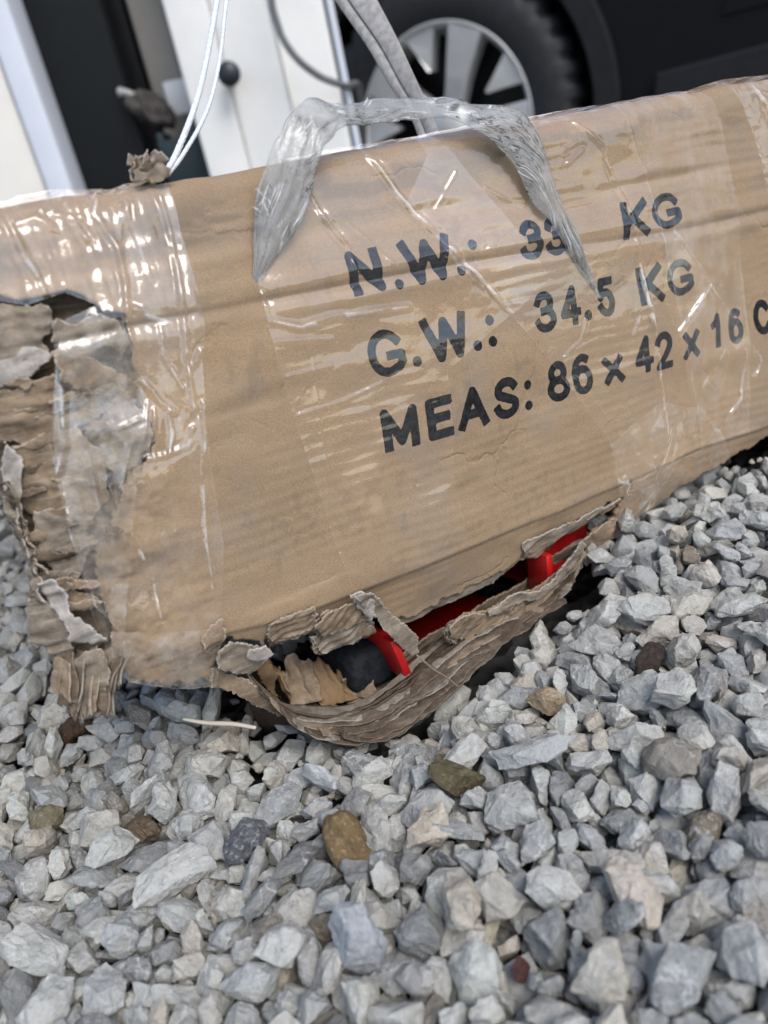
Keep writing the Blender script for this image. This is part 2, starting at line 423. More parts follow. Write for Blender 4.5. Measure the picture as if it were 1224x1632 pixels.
def board(u, s, off=0., soft=False):
    """sheet coordinate (u, s) -> local 3D; s runs down the face and rolls over the top edge"""
    u = np.asarray(u, float); s = np.asarray(s, float)
    vt = vtop(u); v0 = vt + RT
    a = np.clip((v0 - s) / RT, 0, np.pi / 2); ext = np.maximum(v0 - s - RT * np.pi / 2, 0)
    up = s < v0
    w = board_w(u, np.maximum(s, v0), soft) * np.cos(a)
    r = RT + off
    v = np.where(up, v0 - r * np.sin(a), s)
    y = np.where(up, RT - r * np.cos(a) + ext, -off) - w
    return np.stack([u, y, -v], -1)

def resample(P, step):
    out = []
    for a, b in zip(P, np.roll(P, -1, 0)):
        n = max(1, int(np.linalg.norm(b - a) / step)); out.append(a + (b - a) * (np.arange(n) / n)[:, None])
    return np.concatenate(out)
def jag(P, step, amp, scale, seed):
    Q = resample(P, step)
    t = np.roll(Q, -1, 0) - np.roll(Q, 1, 0); t /= np.maximum(np.linalg.norm(t, axis=1)[:, None], 1e-12)
    nn = np.stack([t[:, 1], -t[:, 0]], 1)
    d = .8 * fbm(Q[:, 0] / (scale * 3), Q[:, 1] / (scale * 3), seed, 2, .5) + .42 * fbm(Q[:, 0] / (scale * .35), Q[:, 1] / (scale * .35), seed + 5, 3, .7)
    return Q + nn * (amp * d)[:, None]
def cut_grid(P, res):
    """grid over an outline: vertices uv, quads, boundary snapped on the outline"""
    lo = P.min(0) - res; hi = P.max(0) + res
    nu = int((hi[0] - lo[0]) / res) + 2; nv = int((hi[1] - lo[1]) / res) + 2
    us = lo[0] + res * np.arange(nu); vs_ = lo[1] + res * np.arange(nv)
    inside = np.zeros((nv - 1, nu - 1), bool); uc = us[:-1] + res / 2
    A = P; Bq = np.roll(P, -1, 0)
    for j in range(nv - 1):
        y = vs_[j] + res / 2
        m = (A[:, 1] > y) != (Bq[:, 1] > y)
        x = np.sort(A[m, 0] + (y - A[m, 1]) / (Bq[m, 1] - A[m, 1]) * (Bq[m, 0] - A[m, 0]))
        inside[j] = np.searchsorted(x, uc) % 2 == 1
    jj, ii = np.nonzero(inside)
    idx = lambda j, i: j * nu + i
    F = np.stack([idx(jj + 1, ii), idx(jj + 1, ii + 1), idx(jj, ii + 1), idx(jj, ii)], 1)
    used, inv = np.unique(F, return_inverse=True); F = inv.reshape(F.shape)
    V = np.stack([us[used % nu], vs_[used // nu]], 1)
    cnt = np.bincount(F.ravel(), minlength=len(V)); b = np.nonzero(cnt < 4)[0]
    D = resample(P, res * .4)
    for s in range(0, len(b), 400):
        q = b[s:s + 400]; d = ((V[q][:, None] - D[None]) ** 2).sum(2); k = d.argmin(1)
        ok = np.sqrt(d[np.arange(len(q)), k]) < res * 1.3
        V[q[ok]] = D[k[ok]]
    return V, F, b, D
def edge_dist(V, D, cap=.004):
    out = np.full(len(V), cap)
    for s in range(0, len(V), 1500):
        q = V[s:s + 1500]; out[s:s + 1500] = np.minimum(cap, np.sqrt(((q[:, None] - D[None]) ** 2).sum(2).min(1)))
    return out * 1000
def sheet(name, P, f, res, mat, parent, thick=.0006, jg=(0, .004, 1), edge=True, extra=None):
    """cut sheet: outline P in (u, s); f(u, s) -> local 3D"""
    Q = jag(np.asarray(P), res * .8, jg[0], jg[1], jg[2]) if jg[0] else resample(np.asarray(P), res)
    V, F, b, D = cut_grid(Q, res)
    at = extra(V) if extra else {}
    if edge: at['edge'] = edge_dist(V, D[::2])
    L = f(V[:, 0], V[:, 1]); n = len(L)
    if thick:
        L, F = solidify(L, F, thick); at = {k: np.concatenate([a, a]) for k, a in at.items()}
    return link(name, mesh_np(name, L, F, True, at), mat, parent)
def ribbon(name, G, mat, parent, thick=.0004, uv=None, edge=None):
    """surface through a grid of local points G[i, j]"""
    ni, nj = G.shape[:2]
    V = G.reshape(-1, 3); i, j = np.meshgrid(np.arange(ni - 1), np.arange(nj - 1), indexing='ij'); a = (i * nj + j).ravel()
    F = np.stack([a, a + nj, a + nj + 1, a + 1], 1)
    at = {}
    if edge is not None: at['edge'] = edge.ravel()
    uvv = None if uv is None else uv.reshape(-1, 2)
    if thick:
        V, F = solidify(V, F, thick); at = {k: np.concatenate([q, q]) for k, q in at.items()}
        if uvv is not None: uvv = np.concatenate([uvv, uvv])
    return link(name, mesh_np(name, V, F, True, at, uvv), mat, parent)
def spline(pts, n):
    pts = np.asarray(pts, float); d = np.concatenate([[0], np.cumsum(np.linalg.norm(np.diff(pts[:, :2], axis=0), axis=1))]); d /= d[-1]
    t = np.linspace(0, 1, n); Pp = np.concatenate([2 * pts[:1] - pts[1:2], pts, 2 * pts[-1:] - pts[-2:-1]])
    k = np.clip(np.searchsorted(d, t, 'right') - 1, 0, len(pts) - 2); x = ((t - d[k]) / (d[k + 1] - d[k]))[:, None]
    a, b, c, e = Pp[k], Pp[k + 1], Pp[k + 2], Pp[k + 3]
    return .5 * (2 * b + (c - a) * x + (2 * a - 5 * b + 4 * c - e) * x ** 2 + (3 * b - a - 3 * c + e) * x ** 3)
def tube(name, pts, r, mat, parent=None, seg=10, n=60, twist=0., lobes=0, rfun=None):
    Pp = spline(pts, n); T = np.gradient(Pp, axis=0); T /= np.linalg.norm(T, axis=1)[:, None]
    up = np.array([.31, .77, .55]); A = np.cross(T, up); A /= np.linalg.norm(A, axis=1)[:, None]; Bb = np.cross(T, A)
    L = np.concatenate([[0], np.cumsum(np.linalg.norm(np.diff(Pp, axis=0), axis=1))])
    th = np.linspace(0, 2 * np.pi, seg, endpoint=False)
    rr = r * np.ones((n, seg))
    if lobes: rr = r * (.84 + .22 * np.abs(np.cos(lobes / 2 * (th[None] - twist * L[:, None]))))
    if rfun is not None: rr = rr * rfun(np.linspace(0, 1, n))[:, None]
    V = Pp[:, None] + rr[..., None] * (np.cos(th)[None, :, None] * A[:, None] + np.sin(th)[None, :, None] * Bb[:, None])
    V = V.reshape(-1, 3); i, j = np.meshgrid(np.arange(n - 1), np.arange(seg), indexing='ij'); j2 = (j + 1) % seg
    F = np.stack([i * seg + j, i * seg + j2, (i + 1) * seg + j2, (i + 1) * seg + j], -1).reshape(-1, 4)
    caps = [np.arange(seg)[::-1][None], (np.arange(seg) + (n - 1) * seg)[None]]
    return link(name, mesh_np(name, V, [F] + caps), mat, parent)
def bevel_box(name, lo, hi, mat, parent=None, bev=.004, seg=3, mtx=None):
    bm = bmesh.new(); bmesh.ops.create_cube(bm, size=1)
    lo = np.array(lo, float); hi = np.array(hi, float)
    for v in bm.verts: v.co = Vector(((lo + hi) / 2 + np.array(v.co) * (hi - lo)).tolist())
    if bev: bmesh.ops.bevel(bm, geom=bm.edges[:], offset=bev, segments=seg, affect='EDGES', profile=.5, clamp_overlap=True)
    if mtx is not None: bm.transform(mtx)
    me = bpy.data.meshes.new(name); bm.to_mesh(me); bm.free()
    me.polygons.foreach_set('use_smooth', np.full(len(me.polygons), True)); me.set_sharp_from_angle(angle=math.radians(35))
    return link(name, me, mat, parent)

# ------------------------------------------------------------------ ground
def soil_mat():
    t = NT('grit'); co = t.coord('Position')
    vor = t.n('ShaderNodeTexVoronoi', Scale=95); t.l(co, vor.inputs['Vector'])
    c = t.mix(t.range(t.noise(co, 30, 5, .6), .3, .7), (.08, .078, .074), (.20, .20, .195))
    nd = t.n('ShaderNodeMix', _data_type='RGBA', _blend_type='MULTIPLY'); nd.inputs[0].default_value = .6
    t.l(c, nd.inputs[6]); t.l(vor.outputs['Distance'], nd.inputs[7])
    t.pbsdf(nd.outputs[2], .9, t.bump(vor.outputs['Distance'], 1., .01), .2)
    return t.m
def ground():
    xs = np.concatenate([[-80, -20, -6, -2], np.linspace(-1, 1, 41), [2, 6, 20, 80]])
    ys = np.concatenate([[-80, -20, -6, -2], np.linspace(-1, 1.6, 53), [2.5, 6, 20, 80]])
    X, Y = np.meshgrid(xs, ys, indexing='ij')
    far = ss(1.0, 3.0, np.hypot(X, Y - .3))
    Z = slope(X, Y) - .046 + far * .040
    n = len(ys); i, j = np.meshgrid(np.arange(len(xs) - 1), np.arange(n - 1), indexing='ij'); a = (i * n + j).ravel()
    me = mesh_np('gravel_ground', np.stack([X, Y, Z], -1).reshape(-1, 3), np.stack([a, a + n, a + n + 1, a + 1], 1))
    return tag(link('gravel_ground', me, soil_mat()), 'bed of pale grey crushed limestone gravel under the torn carton', kind='structure')
GROUND = ground()

# resting places of the gravel stones: x, y, z in 0.1 mm, quaternion * 99, size in 0.1 mm, shape number
STONES = [
431,1109,27,73,51,-15,41,173,12,587,1132,22,74,-34,-40,41,173,19,262,1181,2,67,39,-40,46,173,1,-915,1811,11,0,23,-96,-12,169,14,
-1273,1617,31,92,-18,29,-11,167,14,-33,1290,-7,74,12,-49,43,173,0,182,1327,-24,2,40,66,62,173,19,174,1736,14,13,5,98,-6,153,14,
-1211,1463,-1,5,50,-84,-12,150,23,678,1729,25,89,-34,11,-24,173,7,-1072,1488,-23,47,18,-1,85,140,13,220,1430,23,15,-22,-44,-85,149,4,
-540,1469,23,35,-92,4,-5,147,8,-36,1432,54,49,-39,-12,75,152,12,-640,1430,-37,93,-30,-16,-1,173,0,73,1462,-9,21,2,97,-1,164,0,
-331,1283,-1,38,91,6,-3,140,8,-151,1414,0,6,6,-23,-96,155,11,779,1595,-6,42,-38,81,-5,131,3,-116,2114,-13,14,14,94,22,173,2,
-267,1478,-11,39,-14,-76,-48,166,5,-678,1873,16,46,-3,21,-85,158,4,309,1348,-46,50,-74,-40,16,133,14,662,1613,-3,13,18,93,-27,148,23,
-863,1684,-43,12,-26,-88,-35,143,3,-397,1789,5,68,0,20,-70,142,2,83,1266,-25,40,-72,9,54,119,14,801,1984,50,30,24,-31,-86,162,12,
305,1890,42,9,3,98,8,162,10,407,2134,12,96,11,4,-19,173,25,604,1325,-64,15,-90,7,-38,173,11,-77,1838,-13,20,-3,96,12,150,15,
-574,1996,10,37,-7,29,-87,145,13,-1146,1974,19,6,30,-94,0,166,0,-1408,1930,-9,45,67,9,57,140,8,413,1357,-29,38,33,23,82,143,4,
406,1493,-32,5,-31,-76,55,130,14,-800,1923,-17,16,9,-97,4,173,6,-876,2149,8,31,-79,50,-14,169,7,-874,1447,-60,14,0,-94,28,153,10,
718,2061,-24,95,19,-20,4,153,16,208,1596,-2,17,91,27,24,126,10,-188,1299,6,25,-90,21,-26,106,3,901,2431,23,45,-87,-3,13,173,15,
-1044,1637,-11,9,-43,61,65,118,8,-415,1389,-7,31,26,90,7,115,23,400,2296,40,79,-2,0,-59,173,13,371,1308,19,40,-8,69,58,116,4,
494,1388,-30,11,-29,-68,-65,125,15,-323,1401,-13,53,-53,53,37,126,17,-729,1676,-39,34,-31,87,8,131,2,-464,1318,-25,45,-45,-3,-76,132,10,
-241,1226,-21,14,-28,-60,-72,137,8,920,1829,-22,29,-37,-86,-13,159,21,58,1996,-31,75,59,-1,28,155,16,-613,1645,9,35,84,32,23,123,7,
-511,1593,-19,89,4,19,-38,138,23,542,1288,-16,23,-84,-6,-46,103,14,-986,2108,37,56,47,14,65,147,11,-567,2348,24,2,1,97,17,173,13,
-726,1604,-61,11,-24,54,79,146,6,918,2187,-3,62,-57,-22,-47,147,7,458,1867,-56,50,-35,34,70,169,18,-1313,1517,-11,43,48,35,67,146,20,
-445,1715,-39,59,-25,19,73,173,10,-1223,2091,1,44,86,-15,18,167,8,-843,2268,31,27,93,5,-19,162,14,747,2489,28,94,-19,-21,11,173,16,
473,1265,-31,2,-45,34,82,115,17,652,2332,22,77,61,-10,7,153,5,-1070,2068,-20,30,91,-24,0,171,22,581,1515,-54,45,24,79,32,134,18,
898,1968,16,48,64,54,21,166,16,-1215,1918,-28,6,-17,-22,-95,133,6,900,2323,-13,60,76,14,12,155,16,-1376,1811,-31,48,84,22,-8,127,4,
547,1110,-58,65,72,3,-20,149,17,673,1286,-1,24,40,-50,-72,92,4,-517,1776,-6,8,43,88,-15,143,2,-249,1825,-28,33,-68,64,-5,123,13,
1198,2327,8,14,-10,17,96,141,9,127,1148,-34,95,-13,15,18,146,0,620,1897,-33,75,60,-22,0,148,5,800,1399,16,17,5,61,-76,118,25,
486,1549,-33,28,-58,63,42,123,19,-67,1528,-41,5,-94,-13,-28,171,12,683,1532,-74,33,14,26,-88,143,9,-279,2168,8,11,93,-17,-27,148,13,
-236,1646,-33,34,-76,-17,50,132,6,-1438,2092,-5,52,50,-65,19,173,4,7,1723,-15,91,-31,22,-9,126,19,697,1415,-27,53,15,-45,-69,106,9,
-149,1660,-46,21,44,-75,42,127,19,-1036,1742,-78,1,-87,-38,28,170,7,-138,1311,-47,61,-18,-43,63,109,25,587,1705,-48,20,-54,-71,38,127,0,
-683,2260,-28,2,30,94,-1,162,3,-234,1376,-37,2,15,2,98,137,2,-971,2590,32,71,-28,41,48,173,24,-657,1775,-48,57,26,-51,-57,173,16,
-313,1948,-26,24,-25,92,-11,126,15,-1441,2262,46,8,67,56,-46,161,20,-426,1530,-14,17,-5,-73,65,106,17,-1171,1620,-33,46,12,42,76,115,15,
554,2207,-13,73,37,-46,-32,134,16,798,1813,-17,2,-28,92,-21,125,8,-482,1463,-65,29,65,-21,-66,148,23,-982,1540,-41,33,1,-19,92,109,22,
-745,1361,-20,27,66,-67,-16,98,9,-424,2162,-13,39,-16,21,-87,125,8,-1169,1742,-48,20,56,41,68,138,5,-25,1184,-29,51,17,-18,81,99,11,
-1048,2200,10,55,59,57,8,173,2,975,2669,-18,28,-63,-70,-14,155,12,-824,2399,-2,8,98,-9,6,145,12,45,1914,-19,34,-11,-77,-51,129,25,
503,1047,-17,39,-82,-25,-29,82,9,369,1684,-16,84,-17,49,7,118,11,843,1685,4,36,79,24,-40,120,24,-50,1398,-39,1,-6,97,-18,131,23,
979,1740,-15,85,9,36,35,172,21,993,1867,3,15,28,94,-4,113,4,1064,2420,-8,69,71,0,9,173,0,-400,1579,10,23,73,-44,44,126,15,
-1567,2280,10,66,-23,-67,21,125,7,288,1487,-40,57,-16,-48,63,133,20,512,1473,-39,25,-60,-5,74,111,19,-1033,1964,-52,1,8,96,-22,173,13,
285,1814,-29,27,72,61,14,146,5,371,1610,-56,54,23,42,67,133,1,1205,2580,-14,75,-28,-23,53,147,11,-1592,2778,28,55,77,-7,28,151,8,
-255,2070,-31,68,64,13,29,137,21,-924,1594,-75,28,93,-15,12,112,12,-831,1594,-44,71,11,-44,52,112,22,-1037,2330,15,20,-22,-82,-47,126,12,
328,2267,-45,7,-34,-32,87,153,16,-768,1463,-41,21,-88,5,-39,93,7,1405,2820,-7,91,-6,-18,33,158,20,-774,2074,-15,29,-56,75,-16,129,17,
-894,2027,-9,92,30,-14,-15,117,9,-323,1671,-10,74,-24,17,-59,116,18,351,1785,-32,31,-19,22,-90,113,6,645,1467,-35,84,-36,-31,22,88,1,
-830,1517,-46,62,66,-36,19,108,18,353,1272,-60,0,-14,-8,98,101,8,166,2187,34,73,-13,-32,-57,129,11,884,1615,-5,47,70,52,-2,145,2,
477,1639,-59,9,7,-26,-95,107,24,-664,1322,-52,37,-40,-45,70,126,4,1063,2089,-26,26,-70,-58,29,122,5,-1100,1882,-62,3,24,-73,62,118,17,
143,1957,-92,6,-79,40,-43,156,25,806,1928,-42,64,51,-42,-38,135,25,777,1407,-64,94,-16,-2,27,148,6,230,2172,-46,72,-61,-18,-24,129,15,
-1121,1682,-17,50,68,-9,51,117,19,-67,1980,-13,35,-28,1,-88,126,10,1399,2952,35,11,83,-53,4,146,10,1050,1977,-28,51,10,37,76,123,24,
-1330,1978,3,10,-60,-24,74,111,23,-423,2073,-43,62,68,-32,-15,125,20,439,2042,-34,50,8,84,-15,122,5,-998,2544,-42,35,-2,-72,59,149,19,
133,1227,-58,49,9,86,5,101,17,249,1024,0,57,-23,-77,-14,166,10,78,1828,-43,67,-25,-42,-54,139,5,136,1640,-59,24,33,41,80,137,14,
-656,1521,-44,15,-3,76,-62,110,8,1572,2793,7,13,18,19,95,158,5,-187,1901,-24,10,0,55,81,129,20,237,2343,-11,51,-45,-54,47,134,9,
456,1717,-43,71,33,59,-17,94,14,-859,2581,37,17,-75,33,-53,150,14,-1685,2520,-83,54,47,-67,-12,173,12,-1598,2601,21,38,-59,49,-51,163,13,
38,1611,-33,11,-96,19,4,108,8,-531,2219,-8,50,-85,5,10,117,19,61,1545,-2,49,-4,58,-64,91,13,-592,2173,-27,54,-10,-73,-39,116,3,
29,2164,2,11,80,32,47,102,14,-1528,2600,25,33,-65,41,-53,139,20,512,2545,-46,14,70,-36,-59,173,11,-102,1186,-32,11,57,-43,68,118,18,
-1163,2336,11,30,19,-57,-73,119,15,619,2010,-35,21,-37,4,89,98,8,1215,2869,18,1,-15,-93,31,121,7,146,2303,-3,31,-88,-30,-16,114,14,
106,2115,7,17,70,-64,23,122,19,851,2468,-58,31,34,68,56,159,16,-1544,2509,-19,45,-46,-25,-71,121,12,-85,1735,-47,37,89,12,17,96,10,
665,2252,-28,35,-13,22,89,113,19,-884,1375,-19,22,-87,-1,-41,93,0,712,2716,-45,82,-24,4,-50,167,10,-321,1563,17,28,-58,68,-34,89,3,
-193,1824,-55,45,-66,-59,-7,100,6,305,1582,-17,74,48,-8,44,79,8,-297,1786,-15,69,-28,64,-12,99,20,1092,2542,-23,16,-84,47,-17,132,18,
-156,1224,-31,75,-33,-9,55,93,22,266,2007,5,8,52,24,80,123,9,417,1190,-32,22,-35,87,23,133,11,-1334,2625,16,90,41,5,-9,128,5,
-261,1729,-69,3,26,-82,-50,133,25,-1281,2008,-78,37,74,14,-53,167,16,-185,1597,-87,21,62,42,-61,98,12,1078,2213,-41,36,-78,8,49,115,0,
-1331,2527,-38,74,64,17,4,117,15,800,2195,-29,26,-88,-36,-10,94,16,-713,2174,-7,13,2,-87,-46,88,16,448,1943,-46,40,-79,28,-33,108,21,
331,1060,-10,29,90,-27,14,100,22,-538,1344,-47,26,22,69,62,89,22,-481,1894,-22,2,-9,96,24,105,18,-1278,2238,-26,10,-75,-47,-42,118,3,
21,1218,-75,57,-41,-54,-43,89,5,334,1182,-37,72,-60,-3,-33,95,1,-1472,2566,-23,22,33,91,2,120,23,-590,1551,8,17,28,26,-90,89,12,
598,1820,-13,2,97,-9,-15,91,3,-1173,2665,18,65,-36,31,-58,123,13,1032,2342,-29,85,36,33,-10,112,21,-961,1398,-48,85,42,-28,4,84,24,
-816,1365,-46,13,-93,29,14,97,23,428,1773,-41,44,48,60,-45,113,21,880,1497,-18,91,-8,37,1,150,2,246,1924,-50,22,-3,-80,-54,127,18,
-506,2153,-49,22,31,-91,-12,104,7,-994,1646,-61,4,28,-26,-91,99,0,-1111,2550,-22,20,43,-71,50,127,9,696,2187,-55,32,-72,-32,-51,109,10,
124,1566,3,52,15,37,74,79,17,-390,1899,-17,10,-34,-53,76,122,20,1135,2070,-21,52,71,42,16,105,6,607,1814,-87,69,17,16,67,140,23,
-1520,2208,-51,25,90,21,27,160,15,569,2327,-30,49,81,-28,-6,114,12,-1194,2210,-10,64,30,-61,34,109,19,592,1471,-153,36,85,31,16,144,25,
-448,1977,-34,94,-28,9,4,120,10,375,1446,-66,6,8,92,35,111,25,-137,1768,-75,41,-75,-50,8,93,9,1121,2941,-66,73,57,-34,8,173,1,
-241,1981,-55,68,70,9,-12,122,25,-1321,1926,-63,14,13,-63,-74,97,10,-1218,1721,-51,28,-80,-39,32,85,6,-1240,2623,18,52,12,8,83,103,11,
-560,1932,-52,37,-84,-3,-36,96,7,144,1066,7,53,-80,-24,6,126,15,506,1696,-38,50,81,27,2,84,22,-1291,1792,-72,80,8,-38,-44,111,22,
545,2038,-60,3,-36,87,-31,89,8,-285,1468,-96,75,-41,-27,-42,142,3,-1379,2598,-11,29,-30,-4,-90,109,20,28,2300,-30,78,56,-21,14,92,6,
-742,1520,-86,22,-15,-94,18,123,22,1283,2500,-32,41,13,30,84,115,9,234,1282,-24,46,-35,80,10,53,6,140,1420,-57,3,0,-63,76,106,21,
-584,1820,-28,25,54,72,32,102,5,767,1696,-100,53,-64,-45,-28,173,7,-1316,2341,-55,27,38,55,67,173,21,602,1594,-101,11,-22,91,31,92,2,
1159,2151,-37,46,73,35,33,109,25,-1245,1834,-42,85,-51,-3,-2,90,1,1207,2093,10,22,39,39,79,134,5,612,2204,-85,64,15,-57,47,134,11,
723,1171,-77,47,-31,-54,61,173,16,886,1739,-48,10,50,64,56,122,7,1319,2742,-17,63,-26,-29,-66,125,24,586,1218,-55,11,-17,35,90,127,8,
183,1998,-57,56,-3,78,23,105,19,627,2628,-51,94,11,-20,21,138,4,482,2221,-17,48,20,34,-77,112,21,-1448,2195,-10,56,44,26,63,86,9,
1631,2945,-21,48,0,-15,85,164,22,-791,2607,-43,17,-34,-8,91,126,4,1535,3162,-30,13,12,-97,-2,138,16,526,2096,-52,34,-91,-7,16,92,18,
-1497,2754,0,81,23,-52,4,129,5,-1219,2400,-29,29,14,-73,59,124,3,-682,2412,-11,59,-46,62,-19,130,14,-318,2175,-69,75,45,-38,-26,120,5,
747,2294,-23,6,-61,72,-28,95,15,-1478,1983,-23,6,40,29,85,115,1,1321,2425,-23,21,-21,79,52,86,6,-1563,2043,10,75,-9,2,64,134,17,
-1088,1820,-67,79,-23,-42,-35,84,3,-771,1865,-78,1,16,23,95,104,14,68,1772,-60,39,-63,3,-65,102,16,509,1197,-43,51,-42,-12,73,106,19,
524,1922,-28,6,90,40,4,85,1,1323,2654,16,4,93,-7,-34,100,16,-1480,2696,-26,26,34,89,-4,132,13,-685,1964,-4,38,-86,-4,31,107,14,
252,1239,-61,17,-7,7,-97,123,4,310,1162,-100,64,-18,-47,-56,110,12,21,1434,-101,18,42,-43,-76,106,16,957,1926,-56,72,62,15,22,148,5,
232,1579,-69,44,25,-30,-80,132,10,201,2046,-30,17,-9,71,66,79,20,473,2425,-41,53,16,-32,76,112,9,730,1945,-26,28,-78,-30,45,84,23,
305,2100,-5,26,10,26,92,88,14,-149,2060,-87,3,54,-79,-24,121,18,726,1311,-42,83,-8,32,-42,95,19,-811,2519,-46,54,78,-25,-9,142,9,
1225,2757,-21,47,-35,58,-55,98,25,-1314,2818,11,6,-72,36,57,89,24,-819,1768,-73,71,-5,34,-59,75,6,314,1664,-24,77,6,60,18,80,14,
-1504,1893,-14,94,-28,10,7,91,9,1307,2612,-51,4,69,71,3,144,22,487,1744,-100,8,-19,-30,92,150,13,420,1011,-29,46,-71,27,44,134,8,
-137,1979,-58,69,-50,-46,19,118,15,-1373,2289,-34,78,-34,-48,18,97,0,-1616,2132,1,3,-59,70,38,142,3,757,1485,-66,73,-34,-50,30,102,0,
-44,1643,-41,40,10,61,66,76,10,151,2114,-55,13,73,-66,0,124,10,-1151,2433,14,67,32,-47,-45,103,5,-1155,1844,-77,12,-79,16,-56,93,25,
-912,1526,-68,43,9,50,73,72,9,-590,1477,-126,45,10,-37,-79,126,9,-28,2232,-53,68,13,62,33,129,9,644,1423,-78,70,18,-24,-63,74,8,
-738,1428,-84,21,64,-72,12,105,24,-1054,1361,-41,26,0,-65,70,142,8,-1375,2225,-51,17,97,12,7,113,23,363,1921,-34,65,-3,-47,58,133,21,
1210,2439,-47,15,-15,72,65,126,6,-663,2123,-19,43,60,-44,-49,93,19,-588,1349,-83,18,-45,-76,41,102,6,847,2702,-37,46,-8,-13,-86,117,19,
-1060,2715,-6,12,-39,-75,-50,138,25,1033,2796,-30,20,65,38,61,116,10,-240,1553,-88,28,-87,-1,-38,113,14,-979,2384,-59,57,-10,20,-78,152,3,
856,2766,3,73,9,48,45,119,21,1651,3138,-4,73,-63,-17,-17,116,16,1098,2693,-38,9,10,-62,76,103,23,326,2064,-62,9,-43,45,77,131,18,
1642,3073,6,9,-27,18,-93,105,12,199,1217,-96,5,6,-56,81,71,4,1299,2819,-10,34,-68,-60,20,94,8,-535,1275,-62,47,-40,-48,-60,130,12,
-328,2082,-77,18,-62,45,-61,106,25,1384,2559,-35,14,18,-96,11,96,15,-1156,1539,-66,80,-21,-41,-36,121,1,-589,1751,-28,81,-25,-4,-50,101,5,
8,2108,-76,79,-40,-40,-17,102,18,-1141,2779,-22,86,-31,19,-31,122,14,68,1375,-93,49,49,65,-27,87,14,1195,2255,-67,7,-16,-93,31,156,1,
-1306,2168,-7,18,11,23,-94,90,4,-1235,2325,-31,19,-83,-23,45,112,10,-375,1472,-55,5,97,20,-5,100,13,523,994,-5,21,-2,-52,-81,97,5,
1561,3236,17,14,44,87,2,148,6,-1201,2478,-49,4,-13,-46,-87,173,18,434,1092,-81,77,56,-28,1,98,1,1150,2028,-79,4,88,-29,34,168,14,
1486,2688,-81,36,-34,-13,-85,159,0,123,1526,-39,7,-98,-9,-4,89,20,-1126,2246,-24,58,-65,14,-45,129,19,-368,2266,-30,51,41,44,60,118,24,
541,1009,-78,1,-43,84,29,135,8,-1306,1878,-85,10,-40,24,87,97,14,-1124,2620,-19,39,84,24,26,94,16,835,1553,-104,0,28,-85,42,81,14,
1560,3056,-31,65,-41,-8,62,115,11,1184,2216,3,6,-1,-86,48,75,16,593,2536,-21,50,16,-77,-32,93,4,1529,2926,-16,56,9,-81,4,121,18,
-225,2257,-73,17,16,-17,-95,150,23,320,2411,9,32,-35,-8,-86,130,6,934,2819,-23,55,-76,-11,-29,98,15,-1408,2458,-44,92,17,-27,-16,78,9,
-64,1719,-90,6,-89,-41,-15,108,6,78,1488,-171,2,-80,-59,2,126,9,159,1274,-127,41,15,22,86,125,17,938,2748,-60,28,0,-22,-92,131,7,
-946,1654,-56,22,-84,7,-47,65,6,62,1198,-105,87,-34,-29,14,94,6,-439,2263,-53,42,20,-78,-39,134,1,900,1619,-74,5,-95,4,-29,138,15,
-1491,1711,-40,19,67,45,54,171,25,-51,1893,-47,9,92,23,26,112,3,1,1669,-75,52,-52,-63,-17,112,19,1109,2348,-56,32,33,83,-28,81,17,
70,1286,-105,33,-4,69,-62,140,25,1080,2298,-89,9,9,5,98,135,10,-364,1336,-62,12,-53,-82,-12,117,20,22,1268,-67,36,48,-35,71,76,0,
1297,3085,-1,7,-88,37,-26,117,9,-719,2356,-8,18,57,63,-48,88,4,-380,2126,-67,50,53,-22,63,99,0,523,1640,-117,44,21,22,-83,118,6,
662,1150,-2,65,57,-44,-18,114,15,-1553,2428,-48,73,-46,27,-40,153,13,-1386,2135,-86,48,3,63,59,144,21,803,2364,-37,80,-17,20,-52,69,25,
-1194,2546,0,78,40,34,32,72,11,-818,2188,-53,36,-88,-27,6,125,0,1138,3033,-32,73,-55,32,-20,134,22,298,2386,-59,18,-96,12,-9,113,22,
606,2069,-76,27,-67,-51,-45,81,16,-1538,1832,-44,68,68,22,-12,138,3,-517,1369,-78,78,52,-23,-21,97,24,806,2251,-53,96,20,7,11,97,14,
-1037,2416,4,66,-14,56,-47,100,15,-1223,1591,-67,15,-18,-94,-22,87,10,-468,2062,-79,24,-46,-66,53,104,16,-695,2068,-42,63,16,8,74,100,13,
238,1449,-64,22,-22,-47,81,136,5,354,1126,-63,4,17,-68,-70,84,13,-979,1464,-89,1,-41,19,-88,84,24,82,2172,-29,12,62,2,-76,116,17,
534,1839,-131,6,40,15,89,116,23,711,1866,-100,82,40,-19,33,155,5,642,2128,-58,36,89,7,-23,77,2,1168,2496,-65,50,-11,24,-81,113,8,
-209,2128,-81,41,-39,61,-54,113,8,1022,2234,-92,23,74,-58,20,94,12,1142,2843,-29,36,-51,55,-54,88,25,-954,2054,-45,27,59,57,48,99,22,
-714,1817,-55,6,85,1,50,90,0,-1360,2882,1,6,66,-33,66,172,11,398,2448,-11,92,1,-32,20,90,18,658,2577,-19,10,12,85,-49,64,3,
792,2757,-11,58,-69,-39,14,92,19,-1238,2819,-56,65,-44,-40,-45,164,0,-1036,1490,-122,38,-3,50,-77,121,4,196,1681,-61,54,-37,-65,-36,94,17,
1326,2905,-15,44,75,48,5,96,12,1487,2774,-42,82,44,28,18,96,9,-1671,2625,-23,5,-22,-96,-5,102,11,-1133,1410,-31,9,-55,11,81,88,1,
-551,2292,-43,86,6,-3,49,133,13,27,1854,-71,52,-49,58,-36,84,11,1186,2842,-53,58,33,-37,-62,91,13,1337,2979,-24,90,35,15,12,112,25,
